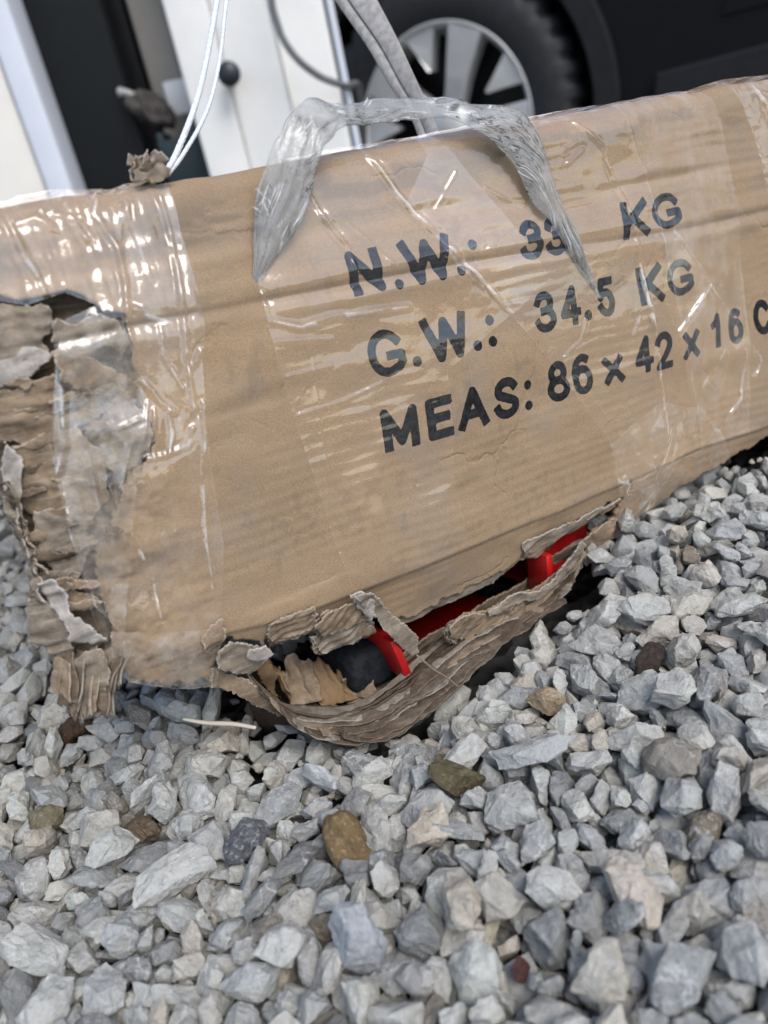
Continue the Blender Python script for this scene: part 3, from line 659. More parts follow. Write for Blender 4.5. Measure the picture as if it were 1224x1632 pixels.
-360,1569,-40,32,-47,76,-28,87,1,1400,2655,-19,49,44,-72,13,71,20,-1464,2835,11,23,-96,5,11,127,18,-903,2479,-28,40,41,81,3,115,2,
114,1480,-95,83,50,-21,-4,135,1,511,2001,-118,59,-10,24,75,173,23,-1530,2105,-90,14,8,-96,-17,135,14,1416,2625,-52,28,90,-28,-9,87,1,
-75,2328,6,28,38,65,59,145,4,-1454,2361,-9,26,-74,-59,-8,85,18,-924,2682,18,97,-7,-16,5,114,17,-1329,1677,-51,70,-69,5,-11,173,21,
-1111,1648,-86,31,73,50,-32,85,16,-435,1239,-57,22,-17,93,-21,113,24,558,1893,-110,43,47,-56,51,86,12,1177,2352,-73,34,40,10,-83,103,11,
-158,1539,-84,64,-7,68,-33,72,16,-1199,2577,-58,23,4,-96,8,146,16,586,2434,-62,75,38,-3,-53,84,21,1430,3076,-2,84,-36,-32,18,112,15,
1450,2461,-5,8,66,-73,1,173,20,440,1332,-121,68,-21,-33,60,129,0,1185,2662,-101,31,-88,-6,-32,173,7,459,1649,-177,6,20,93,28,107,11,
323,1556,-77,88,-31,26,-19,106,12,750,2443,-49,22,-87,-20,38,106,8,-841,1859,-59,8,-77,54,-29,86,15,250,1683,-51,79,11,-57,-14,112,24,
1380,3147,15,21,-26,-81,-46,135,23,-1487,2312,-56,13,-6,60,78,121,7,1295,2381,-54,38,75,-43,31,85,12,-1683,2324,-40,75,-35,-33,43,112,17,
-1316,2103,-44,53,72,-3,-42,74,4,-1012,2722,20,18,84,-43,-25,87,15,-345,1795,-89,14,-20,-96,-2,145,12,-99,1587,-112,82,7,-7,54,143,7,
607,2510,-85,18,-31,63,-67,114,23,-1598,2312,-89,51,3,-77,-35,167,20,666,1049,-63,2,-36,12,-92,173,24,-627,1912,-53,98,-2,-11,-7,84,0,
1014,2900,-55,98,-7,-9,-11,105,3,1167,2754,-63,33,-20,39,-82,97,21,-118,2228,-18,87,36,-16,-26,108,4,1454,2717,-19,57,-19,35,71,62,9,
-1023,2468,-22,3,26,-90,-32,72,17,251,2231,-47,94,24,21,1,70,24,973,2011,-14,20,36,87,22,76,11,1005,2173,-68,66,72,13,-5,55,15,
1074,2634,-34,12,27,-89,-31,85,18,-1588,2890,9,53,27,-20,77,87,7,112,1751,-142,61,-35,-37,59,139,11,663,2367,-47,59,56,-13,55,135,7,
-1405,1535,-18,21,-76,29,-52,144,20,1298,2343,-96,27,58,-72,23,86,25,-1369,2688,-25,75,46,-11,-44,117,14,-1691,2405,-42,21,-59,-67,-38,78,7,
-1269,2880,-17,70,22,48,46,82,25,-430,2350,-33,46,85,4,19,118,5,1119,2760,-28,49,-71,-48,8,80,6,-244,1308,-153,85,0,41,-31,144,12,
-1075,1568,-95,12,96,10,18,152,20,1548,2802,-75,13,-75,11,62,88,7,-549,1725,-86,23,-20,-36,-87,104,17,226,2093,-61,76,46,-43,-5,119,5,
496,2072,-92,62,73,23,-4,62,10,-1532,1940,-55,30,-47,65,-49,122,25,1373,2249,-19,30,7,56,76,173,16,1662,3324,-41,10,-92,-31,18,134,25,
-1498,2405,-25,40,-9,-89,-10,100,18,-296,1574,-43,11,-71,-68,3,98,4,844,2315,-98,7,-74,-66,0,151,10,-1007,2111,-101,17,36,-82,39,106,12,
-1154,1457,-64,8,-8,-39,90,82,16,645,2482,-34,35,22,89,11,51,16,337,1724,-78,30,16,-68,-64,96,25,126,1723,-58,40,-5,-85,31,79,20,
1454,2949,-13,31,-70,-62,-3,131,21,-784,1278,-5,78,17,24,-54,111,18,280,1778,-130,39,-62,-26,62,136,20,1353,3077,-50,13,40,89,10,98,8,
-1467,2607,-106,71,41,-56,-3,119,5,-100,1309,-106,56,-52,40,48,108,19,-1479,2468,-68,4,-90,36,-19,100,6,-1348,2749,-51,58,-69,41,-7,126,8,
1087,2777,-65,36,-63,-60,31,122,10,-1644,3042,-12,9,-16,-55,80,111,4,175,1168,-115,15,-17,94,-21,111,11,915,2668,-68,55,-26,75,22,76,20,
-1446,2811,-46,70,6,-9,-69,103,2,419,1678,-80,13,-62,34,-68,62,0,-1405,2333,-40,12,76,-27,56,87,15,-936,2300,-32,77,57,-22,-11,108,0,
-44,1123,10,82,-31,-4,46,86,17,881,1589,-167,33,61,13,70,97,16,-739,1767,-130,36,-54,-35,-66,161,1,-171,1415,-100,10,-69,-68,-19,163,24,
-161,1686,-102,45,-13,34,-80,99,11,696,2532,-66,43,-24,20,-83,138,11,-444,1841,-71,47,78,-6,38,126,24,28,1751,-114,83,-53,0,-7,72,15,
390,2020,-48,63,-53,8,-54,69,22,1007,2952,39,51,33,43,-65,173,1,-1442,1631,-10,47,21,-64,-55,134,7,778,1529,-94,67,23,12,-68,76,17,
1129,2394,-91,18,-12,27,-93,98,2,-1664,2786,-33,7,5,-56,81,112,25,-62,2134,-43,34,37,3,-85,113,15,826,1628,-177,30,-35,87,-7,115,1,
-740,2165,-89,86,-11,36,-32,164,0,-1520,2630,-84,40,71,16,54,111,24,1216,2560,-78,86,9,-28,-40,74,3,-1457,2404,-92,69,-29,-41,-50,157,2,
320,2483,-80,56,-55,-58,16,145,23,-1477,1900,-94,42,37,30,-76,82,21,-1700,2893,-13,34,-39,20,-82,65,8,1178,3085,28,26,82,-47,-14,173,14,
-847,2096,-93,19,-64,71,19,86,23,698,1441,-156,82,49,-9,25,173,17,1265,3105,-110,36,16,-73,54,173,17,622,1646,-119,53,12,82,-13,116,12,
128,1369,-122,46,57,59,32,100,20,884,2253,-70,43,-55,-65,26,75,23,-530,2045,-65,65,15,48,55,103,17,1056,1840,-59,12,-3,-46,-87,141,17,
-1177,2906,6,6,-39,2,91,159,24,-788,1712,-79,30,-11,-82,45,71,5,-113,1906,-49,65,28,68,-6,84,23,630,1450,-112,81,12,48,-29,52,13,
585,1955,-67,14,34,31,87,89,22,933,2120,-67,49,-71,8,-48,114,15,1414,2698,-24,51,-31,-66,42,62,19,563,2351,-100,63,17,7,74,145,23,
1339,2755,-120,13,-89,-37,18,168,18,-240,1722,-119,56,19,-15,-78,126,24,1255,2915,-46,27,59,74,-14,133,5,-445,1323,-133,16,33,92,0,173,13,
-43,2127,-115,57,-1,24,-77,130,6,-1678,3005,-61,34,-61,-11,-70,113,12,-1158,2137,-64,38,-87,-26,-8,99,14,-792,2382,-81,58,15,-66,-44,86,5,
860,2177,-78,12,-45,-78,-39,92,21,-110,2282,-75,6,-91,-37,-12,106,3,998,2067,-47,69,22,66,-13,90,0,-740,2544,-68,6,75,59,26,87,22,
1026,2529,-50,73,15,-8,-64,71,17,-1117,2419,-34,22,83,-8,49,98,5,-816,1876,-137,8,6,-15,97,78,14,781,2017,-98,0,61,-64,44,134,21,
-1423,1841,-92,42,5,-47,-76,123,10,689,2275,-91,80,-48,-31,14,153,25,-1356,1486,-72,58,33,-55,-48,109,9,-185,1284,-101,71,-38,32,-48,130,1,
54,2364,-69,68,-39,-44,41,133,13,888,1969,-84,3,-95,1,-27,111,24,-389,1426,-111,6,-34,20,90,137,10,-1289,2636,-84,0,47,-63,60,145,22,
-1152,1796,-117,21,-22,22,92,137,22,-806,1694,-114,11,-89,-42,-2,60,7,1073,2046,-87,1,85,-8,50,85,24,-916,1645,-115,28,7,-58,75,110,18,
-1159,1949,-102,74,50,27,-32,92,11,-192,1516,-69,58,-46,-32,-58,53,5,31,2177,-75,55,5,70,-44,73,25,-1368,2465,-77,39,-8,3,91,105,4,
4,1783,-60,27,41,11,85,105,19,-832,2277,-80,65,20,72,9,96,1,-455,1537,-130,89,-6,9,-43,109,23,679,1586,-140,27,16,23,-91,132,17,
-1414,1918,-116,63,-60,-35,-32,102,15,-1611,2542,-57,17,-22,-46,83,92,8,39,1913,-91,12,1,-74,-65,90,12,1242,2813,-81,42,-22,-18,85,131,23,
-1347,1914,-119,35,-71,-42,43,68,14,214,1803,-69,39,81,-38,19,152,22,-1431,2522,-77,36,-22,74,-51,84,0,34,1090,-34,4,-40,-89,17,160,24,
-53,1836,-95,30,26,-37,-83,128,16,174,1716,-89,36,-20,79,-44,63,4,513,1405,-163,48,7,-72,-47,53,10,1216,2973,-28,86,40,-17,21,80,11,
-1229,1842,-94,22,76,35,48,107,4,-1566,2806,-68,95,13,-1,25,97,9,1042,2642,-84,5,93,-10,33,76,23,1358,2474,-45,48,25,-33,-76,89,4,
-1386,1590,-51,48,-56,66,-6,86,17,1249,2183,-30,56,-78,2,23,121,19,-367,1898,-104,65,17,-1,73,102,1,-822,1860,-100,15,66,-72,-9,93,2,
-741,1669,-110,18,-4,91,-35,122,6,649,1797,-143,67,-48,35,-43,101,5,-906,2534,-108,14,-93,31,4,173,6,987,2021,-89,40,-3,-64,-65,110,24,
-380,1704,-130,17,-41,-87,18,100,5,-551,1409,-113,4,1,-92,-37,77,14,302,1633,-87,59,-11,-71,33,101,20,513,1589,-82,39,84,-26,25,92,4,
532,2452,-118,8,-21,-73,-62,111,2,-746,2437,-57,46,51,-30,-65,90,16,337,1794,-98,56,-66,-39,29,88,24,-1157,1369,4,7,-94,17,-23,81,15,
800,2766,-62,15,2,16,97,72,21,503,2155,-52,44,-25,16,-84,80,21,-1559,2708,-39,1,-88,37,-27,92,13,-1613,2944,-24,33,28,-12,88,118,4,
668,2582,-154,25,10,-74,61,173,0,694,2055,-152,68,-17,29,64,95,21,-665,1907,-102,23,19,59,74,118,21,-661,2341,-100,1,-6,-8,98,109,17,
153,2201,-108,50,47,-42,-58,86,16,1405,2525,-105,36,-83,24,-33,130,25,93,2250,-101,27,85,18,38,152,12,240,1322,-134,82,27,6,-48,112,11,
726,2107,-100,72,-37,-7,56,134,22,-1105,2683,-94,73,45,-43,23,123,25,-773,2303,-83,76,43,10,46,127,19,380,2112,-68,46,-77,39,-14,51,4,
-37,1973,-102,23,14,24,92,123,10,-1227,2683,-42,84,-28,-3,-44,123,17,-552,1788,-62,42,26,-22,-83,70,14,1218,2126,-68,27,-49,38,-73,87,6,
-1088,2364,-45,47,27,-42,-71,114,10,-521,1679,-55,74,-27,60,-5,69,8,-863,1524,-105,92,-19,-1,-31,72,8,178,2215,-40,57,-32,34,66,91,2,
-1514,2039,-51,39,4,75,-51,89,15,-56,2051,-56,33,-67,65,-4,95,5,683,1663,-183,15,48,-85,-7,105,10,996,1824,-143,18,66,24,68,173,8,
-1382,2574,-122,11,-66,-61,-40,173,15,29,1413,-157,24,82,44,22,69,3,598,1730,-157,11,7,-39,90,121,12,-953,1548,-114,5,28,-22,92,89,19,
-351,1353,-186,12,0,87,45,71,9,-413,1765,-150,54,-56,-53,-31,105,13,534,2244,-110,90,31,25,-11,91,12,95,1662,-123,79,-23,33,-43,84,17,
516,1323,-92,69,33,52,35,100,15,580,2569,-114,66,71,-21,-1,75,0,713,1337,-112,73,-4,-10,-66,113,10,807,2116,-82,66,-6,-66,-32,126,23,
1063,2149,-95,97,12,-18,0,122,12,-559,1595,-83,20,-94,-10,21,138,14,-364,2159,-122,2,34,-91,-20,132,13,281,1388,-97,97,-4,9,17,91,12,
380,2603,-87,50,79,-21,25,158,0,-1340,2885,-89,91,21,-31,-8,102,1,419,1690,-133,95,-27,1,-8,88,14,953,2850,-65,27,-28,-32,85,120,21,
-347,1663,-82,62,-54,28,-48,114,16,696,1951,-75,82,-38,-33,22,82,9,1007,2114,-78,17,-86,45,-4,103,4,-934,2128,-60,23,7,-62,-73,72,23,
-613,2009,-55,82,-55,-6,-2,128,21,78,2087,-52,75,-36,47,-25,83,16,1608,3245,-57,12,77,-39,-46,100,12,-1014,1868,-93,1,-85,10,-50,101,19,
-577,1877,-73,32,-32,38,80,83,25,435,2265,-21,37,64,41,52,92,1,-667,2170,-71,25,93,22,9,75,20,-123,1249,-87,43,3,-43,-78,61,20,
-148,2185,-66,58,-80,3,-4,76,3,748,1598,-95,18,-69,69,0,55,22,-538,2073,-155,10,2,78,59,126,23,-124,1902,-130,71,-27,24,-59,116,19,
-1070,1533,-170,91,-11,-16,33,123,6,-857,1998,-98,48,61,-52,33,160,18,-183,1811,-140,72,-67,4,-4,114,7,105,1293,-182,1,-1,99,7,129,14,
-1194,1654,-109,61,-4,6,-78,139,3,-253,1256,-107,1,-86,38,32,120,6,-54,1189,-106,14,77,60,9,167,3,114,2394,-91,80,-34,-21,43,108,10,
420,1984,-100,70,35,-52,-33,52,7,1037,1920,-120,56,-43,10,69,87,8,1410,3020,-75,25,-16,90,-29,89,13,-1172,2735,-87,94,2,-9,31,126,17,
-1037,1383,-125,61,39,-12,67,141,0,-747,1595,-142,48,76,32,26,114,4,-602,1994,-118,86,-30,-4,-39,116,4,-413,1546,-79,1,66,52,52,92,16,
-189,1868,-98,81,-45,-30,-19,110,10,46,1563,-93,78,-51,-1,34,157,20,247,1189,-157,4,88,19,41,113,7,218,2506,-88,90,-9,18,36,149,7,
1315,2851,-70,41,5,-59,68,111,8,-637,1342,-118,23,21,61,-72,64,18,-517,1790,-104,32,-52,-65,-43,71,4,57,1835,-131,5,82,34,43,99,20,
965,2446,-59,4,-15,94,27,126,13,1390,2954,-86,2,-55,4,-82,86,19,1565,2862,-41,15,5,64,-74,110,23,-1476,2207,-104,97,9,-15,-4,123,24,
-252,1616,-135,7,16,77,60,81,2,-126,2132,-100,24,-31,25,-87,98,8,1226,2378,-42,49,61,6,-60,100,10,-977,2229,-38,8,41,-76,48,99,19,
-282,2319,-90,60,70,-3,35,74,12,1413,2751,-70,59,21,75,15,88,9,-1586,2013,-47,61,23,29,69,93,23,-1221,1766,-81,54,39,10,73,79,20,
-964,2167,-68,38,55,59,-43,86,21,-631,2467,-16,63,72,12,24,98,19,903,2918,-22,37,-14,-51,-75,141,5,-1249,1547,-37,69,-57,38,19,83,19,
-885,1813,-66,80,48,-34,4,89,1,403,1169,-162,4,84,-52,-9,160,1,483,2127,-177,87,34,10,30,128,9,763,2094,-177,1,72,68,-9,135,23,
836,1982,-177,16,-5,-28,94,121,4,321,1711,-137,18,-18,2,-96,116,21,352,1108,-128,34,32,-4,-87,91,13,-1096,1921,-154,67,37,-63,-1,125,18,
-608,1825,-151,8,61,73,-27,167,4,-402,2262,-165,92,9,-24,26,124,14,219,1266,-189,32,19,56,73,107,21,419,1959,-168,71,33,-42,-44,120,23,
1012,2440,-154,9,-46,-18,-85,112,3,-950,2669,-132,9,95,-20,18,106,12,-848,1934,-119,85,-40,-4,30,80,3,-679,1429,-172,22,-36,-88,-15,133,12,
-727,2753,-147,65,-55,-31,40,120,9,-494,1675,-130,32,-1,46,-82,121,24,627,2709,-97,84,-43,22,22,169,0,837,1796,-103,15,-10,-97,4,122,8,
1062,2392,-120,26,76,-4,58,106,11,1004,2828,-141,24,48,17,81,115,4,-1100,2062,-127,75,-31,40,-40,171,0,-622,1366,-154,76,61,-16,2,100,20,
-329,1221,-93,66,-61,41,-10,140,18,-309,1984,-82,11,-76,60,-17,84,23,642,2010,-96,1,81,-39,42,113,14,-1694,2655,-79,51,23,26,78,85,9,
-1454,2476,-129,69,-70,-10,-8,112,7,484,2300,-63,38,-32,-40,76,105,3,954,2204,-67,82,1,-24,50,89,6,1473,2803,-95,81,12,5,-55,128,13,
-1047,2634,-43,44,35,-80,11,92,17,-817,2725,-77,89,19,-4,-39,133,20,-789,2595,-115,29,45,60,58,84,5,-273,1879,-70,7,-96,-21,10,102,20,
-381,1990,-111,71,3,-35,60,103,10,1043,2994,-45,61,-76,-5,-18,72,3,1157,2164,-91,30,-3,-12,94,99,17,1696,3306,-122,19,-88,41,6,92,21,
-1506,2364,-135,87,-36,15,27,86,15,-1192,2281,-77,32,2,-76,55,70,25,887,2110,-133,35,44,-79,22,94,10,-1524,2887,-64,11,-11,-95,23,99,24,
-1367,2043,-56,24,62,-20,71,109,17,-872,2716,-9,69,-3,-63,32,117,18,-869,2287,-46,71,-1,-30,-62,79,4,-442,1391,-73,35,88,18,22,60,10,
1065,1912,-43,31,90,0,28,90,2,-364,2284,-101,41,12,-86,24,64,17,1572,2704,-82,91,2,40,-5,89,6,-787,2642,14,22,-91,29,-12,71,8,
-1366,1824,-158,93,-17,6,-29,173,22,-1181,2122,-183,39,-58,70,-4,112,8,-840,1794,-152,68,52,-39,-31,173,17,-554,1513,-190,9,-51,84,-1,88,23,
-184,1743,-162,79,-59,-7,-6,122,12,-340,1456,-171,69,-11,-7,-70,78,9,-422,2375,-169,35,37,-53,-66,124,0,511,1104,-152,63,30,62,-33,127,19,
615,2081,-180,18,-56,-77,21,137,12,1047,2527,-141,53,-75,-16,-34,164,18,1282,2436,-173,7,37,91,-9,145,23,-1253,1731,-132,3,-21,23,-94,136,4,
-1222,2054,-179,56,-73,33,-13,89,9,-1256,2912,-180,91,29,-20,13,86,4,-652,1472,-198,89,19,12,-38,85,2,-476,2161,-131,61,-45,-63,11,106,24,
-492,2350,-167,25,32,11,90,134,5,491,1170,-190,53,65,-41,-33,72,7,946,2340,-149,82,-54,8,-6,103,4,1236,2378,-116,0,72,56,38,117,1,
1305,2640,-139,14,82,33,-42,129,0,-1426,2949,-120,47,6,-83,25,126,15,-559,1442,-167,11,94,17,22,112,6,-375,1568,-170,86,44,-20,-8,129,7,
225,1894,-123,98,-5,-13,3,131,20,476,1560,-162,10,28,73,60,124,20,1162,2309,-145,83,49,17,14,122,21,-1222,1914,-110,76,-54,35,0,126,6,
-1210,2224,-108,5,76,55,-32,161,23,-819,1687,-182,3,85,50,-8,99,22,-842,1707,-141,65,70,-20,-19,58,25,-661,2534,-58,6,-61,50,60,159,7,
-323,1734,-146,93,-12,-19,24,109,2,-415,2239,-114,6,58,79,11,87,14,-280,1947,-133,30,40,-52,-68,144,7,-136,1481,-185,24,-82,47,-20,95,7,
165,1367,-175,65,0,63,41,78,11,196,1998,-157,26,-42,81,-29,88,24,332,2161,-79,17,42,-70,54,127,19,460,1433,-124,56,-5,-77,25,129,3,
464,2660,-117,93,25,10,-22,100,23,649,2126,-117,35,-33,25,-83,113,1,862,2400,-145,25,-64,70,13,88,13,1032,2753,-121,73,22,-3,-63,163,5,
1332,2441,-100,69,7,21,68,118,23,1376,2663,-99,92,-7,37,-1,114,5,-1325,2127,-136,93,-14,-4,31,103,14,-1154,2002,-73,11,9,-53,-83,96,16,
-1025,1654,-114,26,-8,-44,84,82,25,217,2295,-105,71,-22,58,-32,116,25,528,2142,-90,42,24,-61,-61,84,22,672,1691,-145,2,37,75,53,70,5,
762,2367,-87,42,-67,37,46,114,4,1554,2776,-130,33,57,73,-8,92,2,-1529,2728,-104,90,23,-20,-29,143,13,-1471,2886,-109,3,-19,-84,48,123,5,
-1319,1606,-112,19,-19,54,78,127,23,-1160,2894,-84,24,-6,85,-45,89,12,-1058,1947,-104,62,73,-22,-12,99,18,-795,2504,-125,6,8,-29,-94,86,14,
-847,2625,-106,36,0,-79,48,127,5,-639,1541,-138,2,-70,-5,-70,95,5,-709,2432,-104,12,96,13,17,123,11,-349,1953,-139,42,-34,78,-29,51,14,
-50,2397,-85,50,-14,76,-38,143,5,275,1469,-136,52,-60,-34,-48,86,0,438,1540,-104,82,38,-16,-37,88,24,633,2440,-47,8,85,45,-23,75,16,
780,2839,-73,7,92,-20,-31,116,12,887,2907,-73,16,60,-66,40,101,20,1151,2761,-108,24,6,-7,96,77,10,-1400,2834,-93,26,-29,-91,-2,92,9,
-1165,2829,-94,39,27,-67,55,63,0,-1127,2364,-83,76,1,32,-55,85,15,-961,2767,-46,32,20,53,75,173,18,-858,1574,-128,20,-28,93,4,122,6,
-942,2028,-98,94,17,-9,25,66,13,-685,1397,-116,89,19,29,25,76,17,-153,2327,-117,87,-30,35,13,98,1,-88,1750,-123,12,2,-28,94,77,21,
366,1505,-122,89,-36,-24,6,105,17,405,1720,-92,28,36,80,-35,75,11,793,1605,-120,80,-19,12,-54,72,14,818,2827,-8,9,49,-42,75,99,8,
1107,2598,-78,6,89,22,36,113,15,1338,2919,-85,22,21,92,22,100,13,-1466,2839,-87,14,15,-90,35,66,5,-1272,2987,-40,21,-88,-39,-2,123,15,
-978,1593,-123,36,-20,25,-86,82,4,-540,2134,-97,4,48,59,-63,91,0,40,2262,-63,31,-57,28,69,64,9,170,2431,-70,32,37,-2,-86,62,21,
371,1322,-100,17,28,-90,-26,72,4,313,1852,-157,10,89,30,31,53,0,208,2236,-80,55,30,18,-74,108,22,1142,2239,-135,36,4,-53,-76,65,16,
1377,2701,-50,34,91,12,-14,84,21,1414,3167,-64,66,-53,40,-32,108,1,-1589,2673,-106,80,-50,-27,-8,88,6,-1416,2326,-106,26,78,-55,3,96,12,
-1503,2556,-126,1,77,-58,21,77,25,-1403,1997,-99,3,40,-16,89,101,20,-1419,2679,-108,81,-31,-16,45,97,1,-1477,2910,-28,16,-12,-90,-37,150,25,
-990,2648,-72,57,7,-29,-75,97,25,-894,2066,-64,87,42,-8,-20,82,7,-490,2389,-44,83,-53,5,-2,130,11,51,1776,-139,61,41,-37,55,55,5,
381,2547,-10,26,67,53,42,119,7,823,2412,-85,60,20,-76,3,84,1,978,2265,-37,4,-86,-42,24,101,24,1098,2870,-92,71,-22,-6,-66,51,18,
1680,3102,-68,75,-59,7,-26,92,10,-1354,1966,-83,24,94,7,19,83,1,-919,1884,-45,57,21,47,-62,115,14,-629,2430,-78,89,-18,5,38,104,19,
9,1505,-100,11,-91,15,33,76,25,224,1072,-59,37,-68,-62,-1,114,15,139,1853,-77,4,32,52,-78,77,0,742,2653,-131,20,37,-19,88,105,11,
723,2791,-18,91,-25,-28,9,111,0,1392,2821,-71,52,-21,18,80,73,24,1689,3002,-34,4,19,-17,96,76,17,-1265,2943,4,17,-29,37,-85,74,6,
-288,1638,-80,66,-24,-52,-47,70,6,-1230,2461,-155,95,-16,17,-18,161,7,-755,2070,-146,6,53,69,-46,173,14,98,2481,-163,38,16,7,-90,173,9,
144,3354,-173,23,-33,90,-8,152,20,382,3399,-159,57,4,11,-80,173,20,706,1967,-159,11,18,95,-18,173,1,704,3428,-174,8,13,90,38,94,14,
871,822,-150,28,-47,-3,-82,141,21,841,3429,-158,64,-62,-38,-21,122,22,963,3424,-188,11,-14,-17,-96,98,20,1206,3434,-188,12,93,-31,-5,87,22,
1351,984,-152,66,-20,-18,-69,173,22,1529,828,-184,11,-95,25,-8,105,3,1473,3385,-180,3,17,-5,-97,102,7,1635,1657,-181,83,-35,-3,41,116,1,
1616,1823,-161,80,50,27,-11,122,8,1666,1901,-191,77,-32,-23,48,79,18,1664,2084,-185,45,20,-75,43,61,12,1642,2244,-173,55,-71,40,-12,113,13,
1659,2488,-184,14,-92,-35,-1,135,15,1652,2742,-174,5,42,17,88,144,0,1695,3014,-198,85,-6,-4,-50,65,24,1642,3364,-170,97,-6,11,18,156,9,
-1412,1489,-111,13,83,-45,-27,92,5,-437,828,-100,14,82,41,-33,120,18,-248,905,-137,71,58,10,-36,126,6,-185,986,-158,6,5,-49,86,173,18,
-197,2498,-110,41,10,37,82,160,18,46,2480,-72,22,-53,-78,-21,139,10,348,3417,-79,93,-5,17,29,135,15,632,3043,-95,26,36,81,37,173,22,
743,3319,-102,70,-67,9,-18,145,8,1132,1819,-143,4,-61,-78,2,173,13,1083,3399,-188,67,3,-5,-73,101,14,1273,817,-178,86,-49,7,-2,108,11,
1320,3424,-193,29,18,-91,-20,84,20,1504,1387,-83,23,31,51,75,163,14,1401,3430,-178,24,9,-39,-87,95,13,1674,1074,-187,99,5,-1,-1,95,23,
1613,1563,-143,48,-65,46,35,155,11,1644,1751,-147,32,77,43,32,139,21,1641,1979,-175,11,43,61,-64,126,0,1668,2035,-155,45,17,-75,44,118,2,
1653,2362,-162,48,85,14,-8,133,23,1629,2843,-138,55,65,41,30,99,4,1573,3437,-167,59,-66,-31,-31,100,3,-1517,1460,-71,52,-3,-16,-83,173,12,
-1409,3053,-62,52,-6,18,-82,124,3,-1293,2812,-146,9,88,31,-31,168,8,-1247,3209,-63,58,16,20,-76,145,25,-1136,918,-157,17,-11,-95,-19,173,7,
-1153,3398,-91,99,-1,4,-6,173,3,-1101,2536,-133,0,-3,-60,-79,138,25,-785,1059,-113,29,10,88,35,102,3,-630,1653,-132,80,6,-21,54,168,8,
-566,2757,-108,21,96,13,-5,113,16,-359,836,-99,37,-22,7,-89,134,17,-427,3412,-143,62,76,3,10,140,0,-87,1038,-102,19,-67,37,-61,94,23,
-56,3261,-138,26,-29,-90,-11,151,7,279,2824,-96,21,-49,81,19,173,16,494,3360,-103,16,-11,-62,75,153,20,479,3012,-99,94,-29,7,1,111,22,
601,3415,-181,23,78,53,19,100,23,648,959,-128,86,22,43,-13,148,25,678,3388,-137,31,13,61,-71,92,14,845,2807,-93,53,26,61,-50,173,5,
993,2985,-113,45,84,21,-14,145,17,1259,2281,-165,28,9,95,-2,133,23,1228,2539,-140,37,47,79,2,169,14,1138,3151,-109,1,-21,94,23,145,3,
1258,3423,-169,47,-30,-82,5,91,24,1359,853,-159,38,41,73,35,125,17,1256,996,-117,52,-27,68,-42,151,6,1344,3437,-146,10,-5,-18,97,87,19,
1524,902,-133,40,-81,30,27,119,18,1397,2471,-152,16,76,-61,10,112,13,1598,2921,-148,4,-44,62,-64,171,15,1431,3319,-145,1,42,-83,34,173,19,
1644,989,-152,19,-80,-54,-12,173,24,1652,1221,-182,3,15,-75,63,121,25,1650,1416,-169,88,39,11,-23,109,12,1702,1639,-191,16,48,-74,-41,70,16,
1670,1827,-69,60,35,11,69,139,15,1663,2588,-164,25,14,-91,-25,130,6,1703,2704,-140,63,40,-1,-65,108,21,1673,2830,-187,97,-13,-2,14,95,7,
1698,3088,-172,23,-55,23,-75,100,21,1681,3275,-192,91,-29,11,-22,88,18,1605,3284,-119,30,43,8,84,131,21,-1685,2018,-97,66,-60,-22,37,122,21,
-1652,2709,-129,85,-41,29,8,125,10,-1387,822,-93,65,62,-15,39,142,21,-1490,999,-126,80,-9,50,-27,166,0,-1411,2990,15,5,-93,-27,17,162,10,
-1392,1756,-87,92,23,-3,29,125,8,-1190,834,-101,19,-11,97,2,142,6,-1102,1009,-119,19,-82,38,35,137,0,-1263,1115,-108,58,16,9,-78,110,3,
-1088,2848,-91,71,-7,-22,-65,119,14,-819,3331,-120,1,-67,-73,3,173,2,-784,960,-142,88,-12,-31,-31,161,14,-532,3246,-94,48,-4,-71,49,150,19,
-565,3340,-120,19,-10,-88,40,109,11,-406,3430,-72,17,8,-85,47,106,7,-219,838,-101,14,65,-59,-43,110,3,-175,3156,-65,29,-33,33,-82,106,21,
-51,2506,-143,27,85,-33,29,130,3,52,3417,-116,61,55,24,-50,173,11,437,2937,-95,56,-67,31,-35,143,20,431,3075,-142,29,68,-64,-13,143,2,
355,3341,-48,57,25,-37,-68,107,5,807,1360,-117,26,-17,89,-31,148,15,842,2043,-63,52,41,68,28,85,8,775,2207,-131,10,-27,94,7,138,23,
677,3189,-122,93,-18,15,-23,173,24,751,3417,-112,87,16,31,32,100,24,904,1125,-121,36,40,-8,-83,115,18,1038,1205,-127,2,-14,44,88,173,6,
991,1632,-125,71,68,11,11,132,8,960,3070,-71,28,28,24,-87,103,9,1079,3389,-123,64,-28,-28,64,108,23,1178,832,-140,4,-28,6,-95,118,14,
1115,951,-109,31,-34,40,78,136,21,1410,1204,-123,21,-72,-63,13,155,16,1424,1573,-166,82,4,-37,-41,118,15,1376,3104,-100,7,-12,-98,2,139,2,
1517,3422,-110,61,21,-49,57,104,14,1593,819,-88,50,-60,36,49,128,7,1677,1191,-131,80,20,12,-53,135,13,1635,1352,-146,2,42,79,42,106,19,
1685,1496,-167,19,82,37,-37,105,3,1578,1770,-89,33,-19,-52,76,111,5,1664,2154,-156,49,73,-23,-40,130,3,1684,2283,-166,37,-59,69,15,106,18,
1662,2538,-125,18,29,-87,-34,106,10,1653,2656,-91,33,10,85,36,133,7,1623,2767,-74,36,-18,-90,-7,132,23,1692,2909,-183,83,17,-26,-43,84,15,
1658,3028,-154,44,-49,-36,64,94,15,1508,3160,-112,80,-49,-10,31,136,3,1688,3439,-192,88,45,0,-8,72,22,-1688,1119,-33,70,-37,33,-49,139,16,
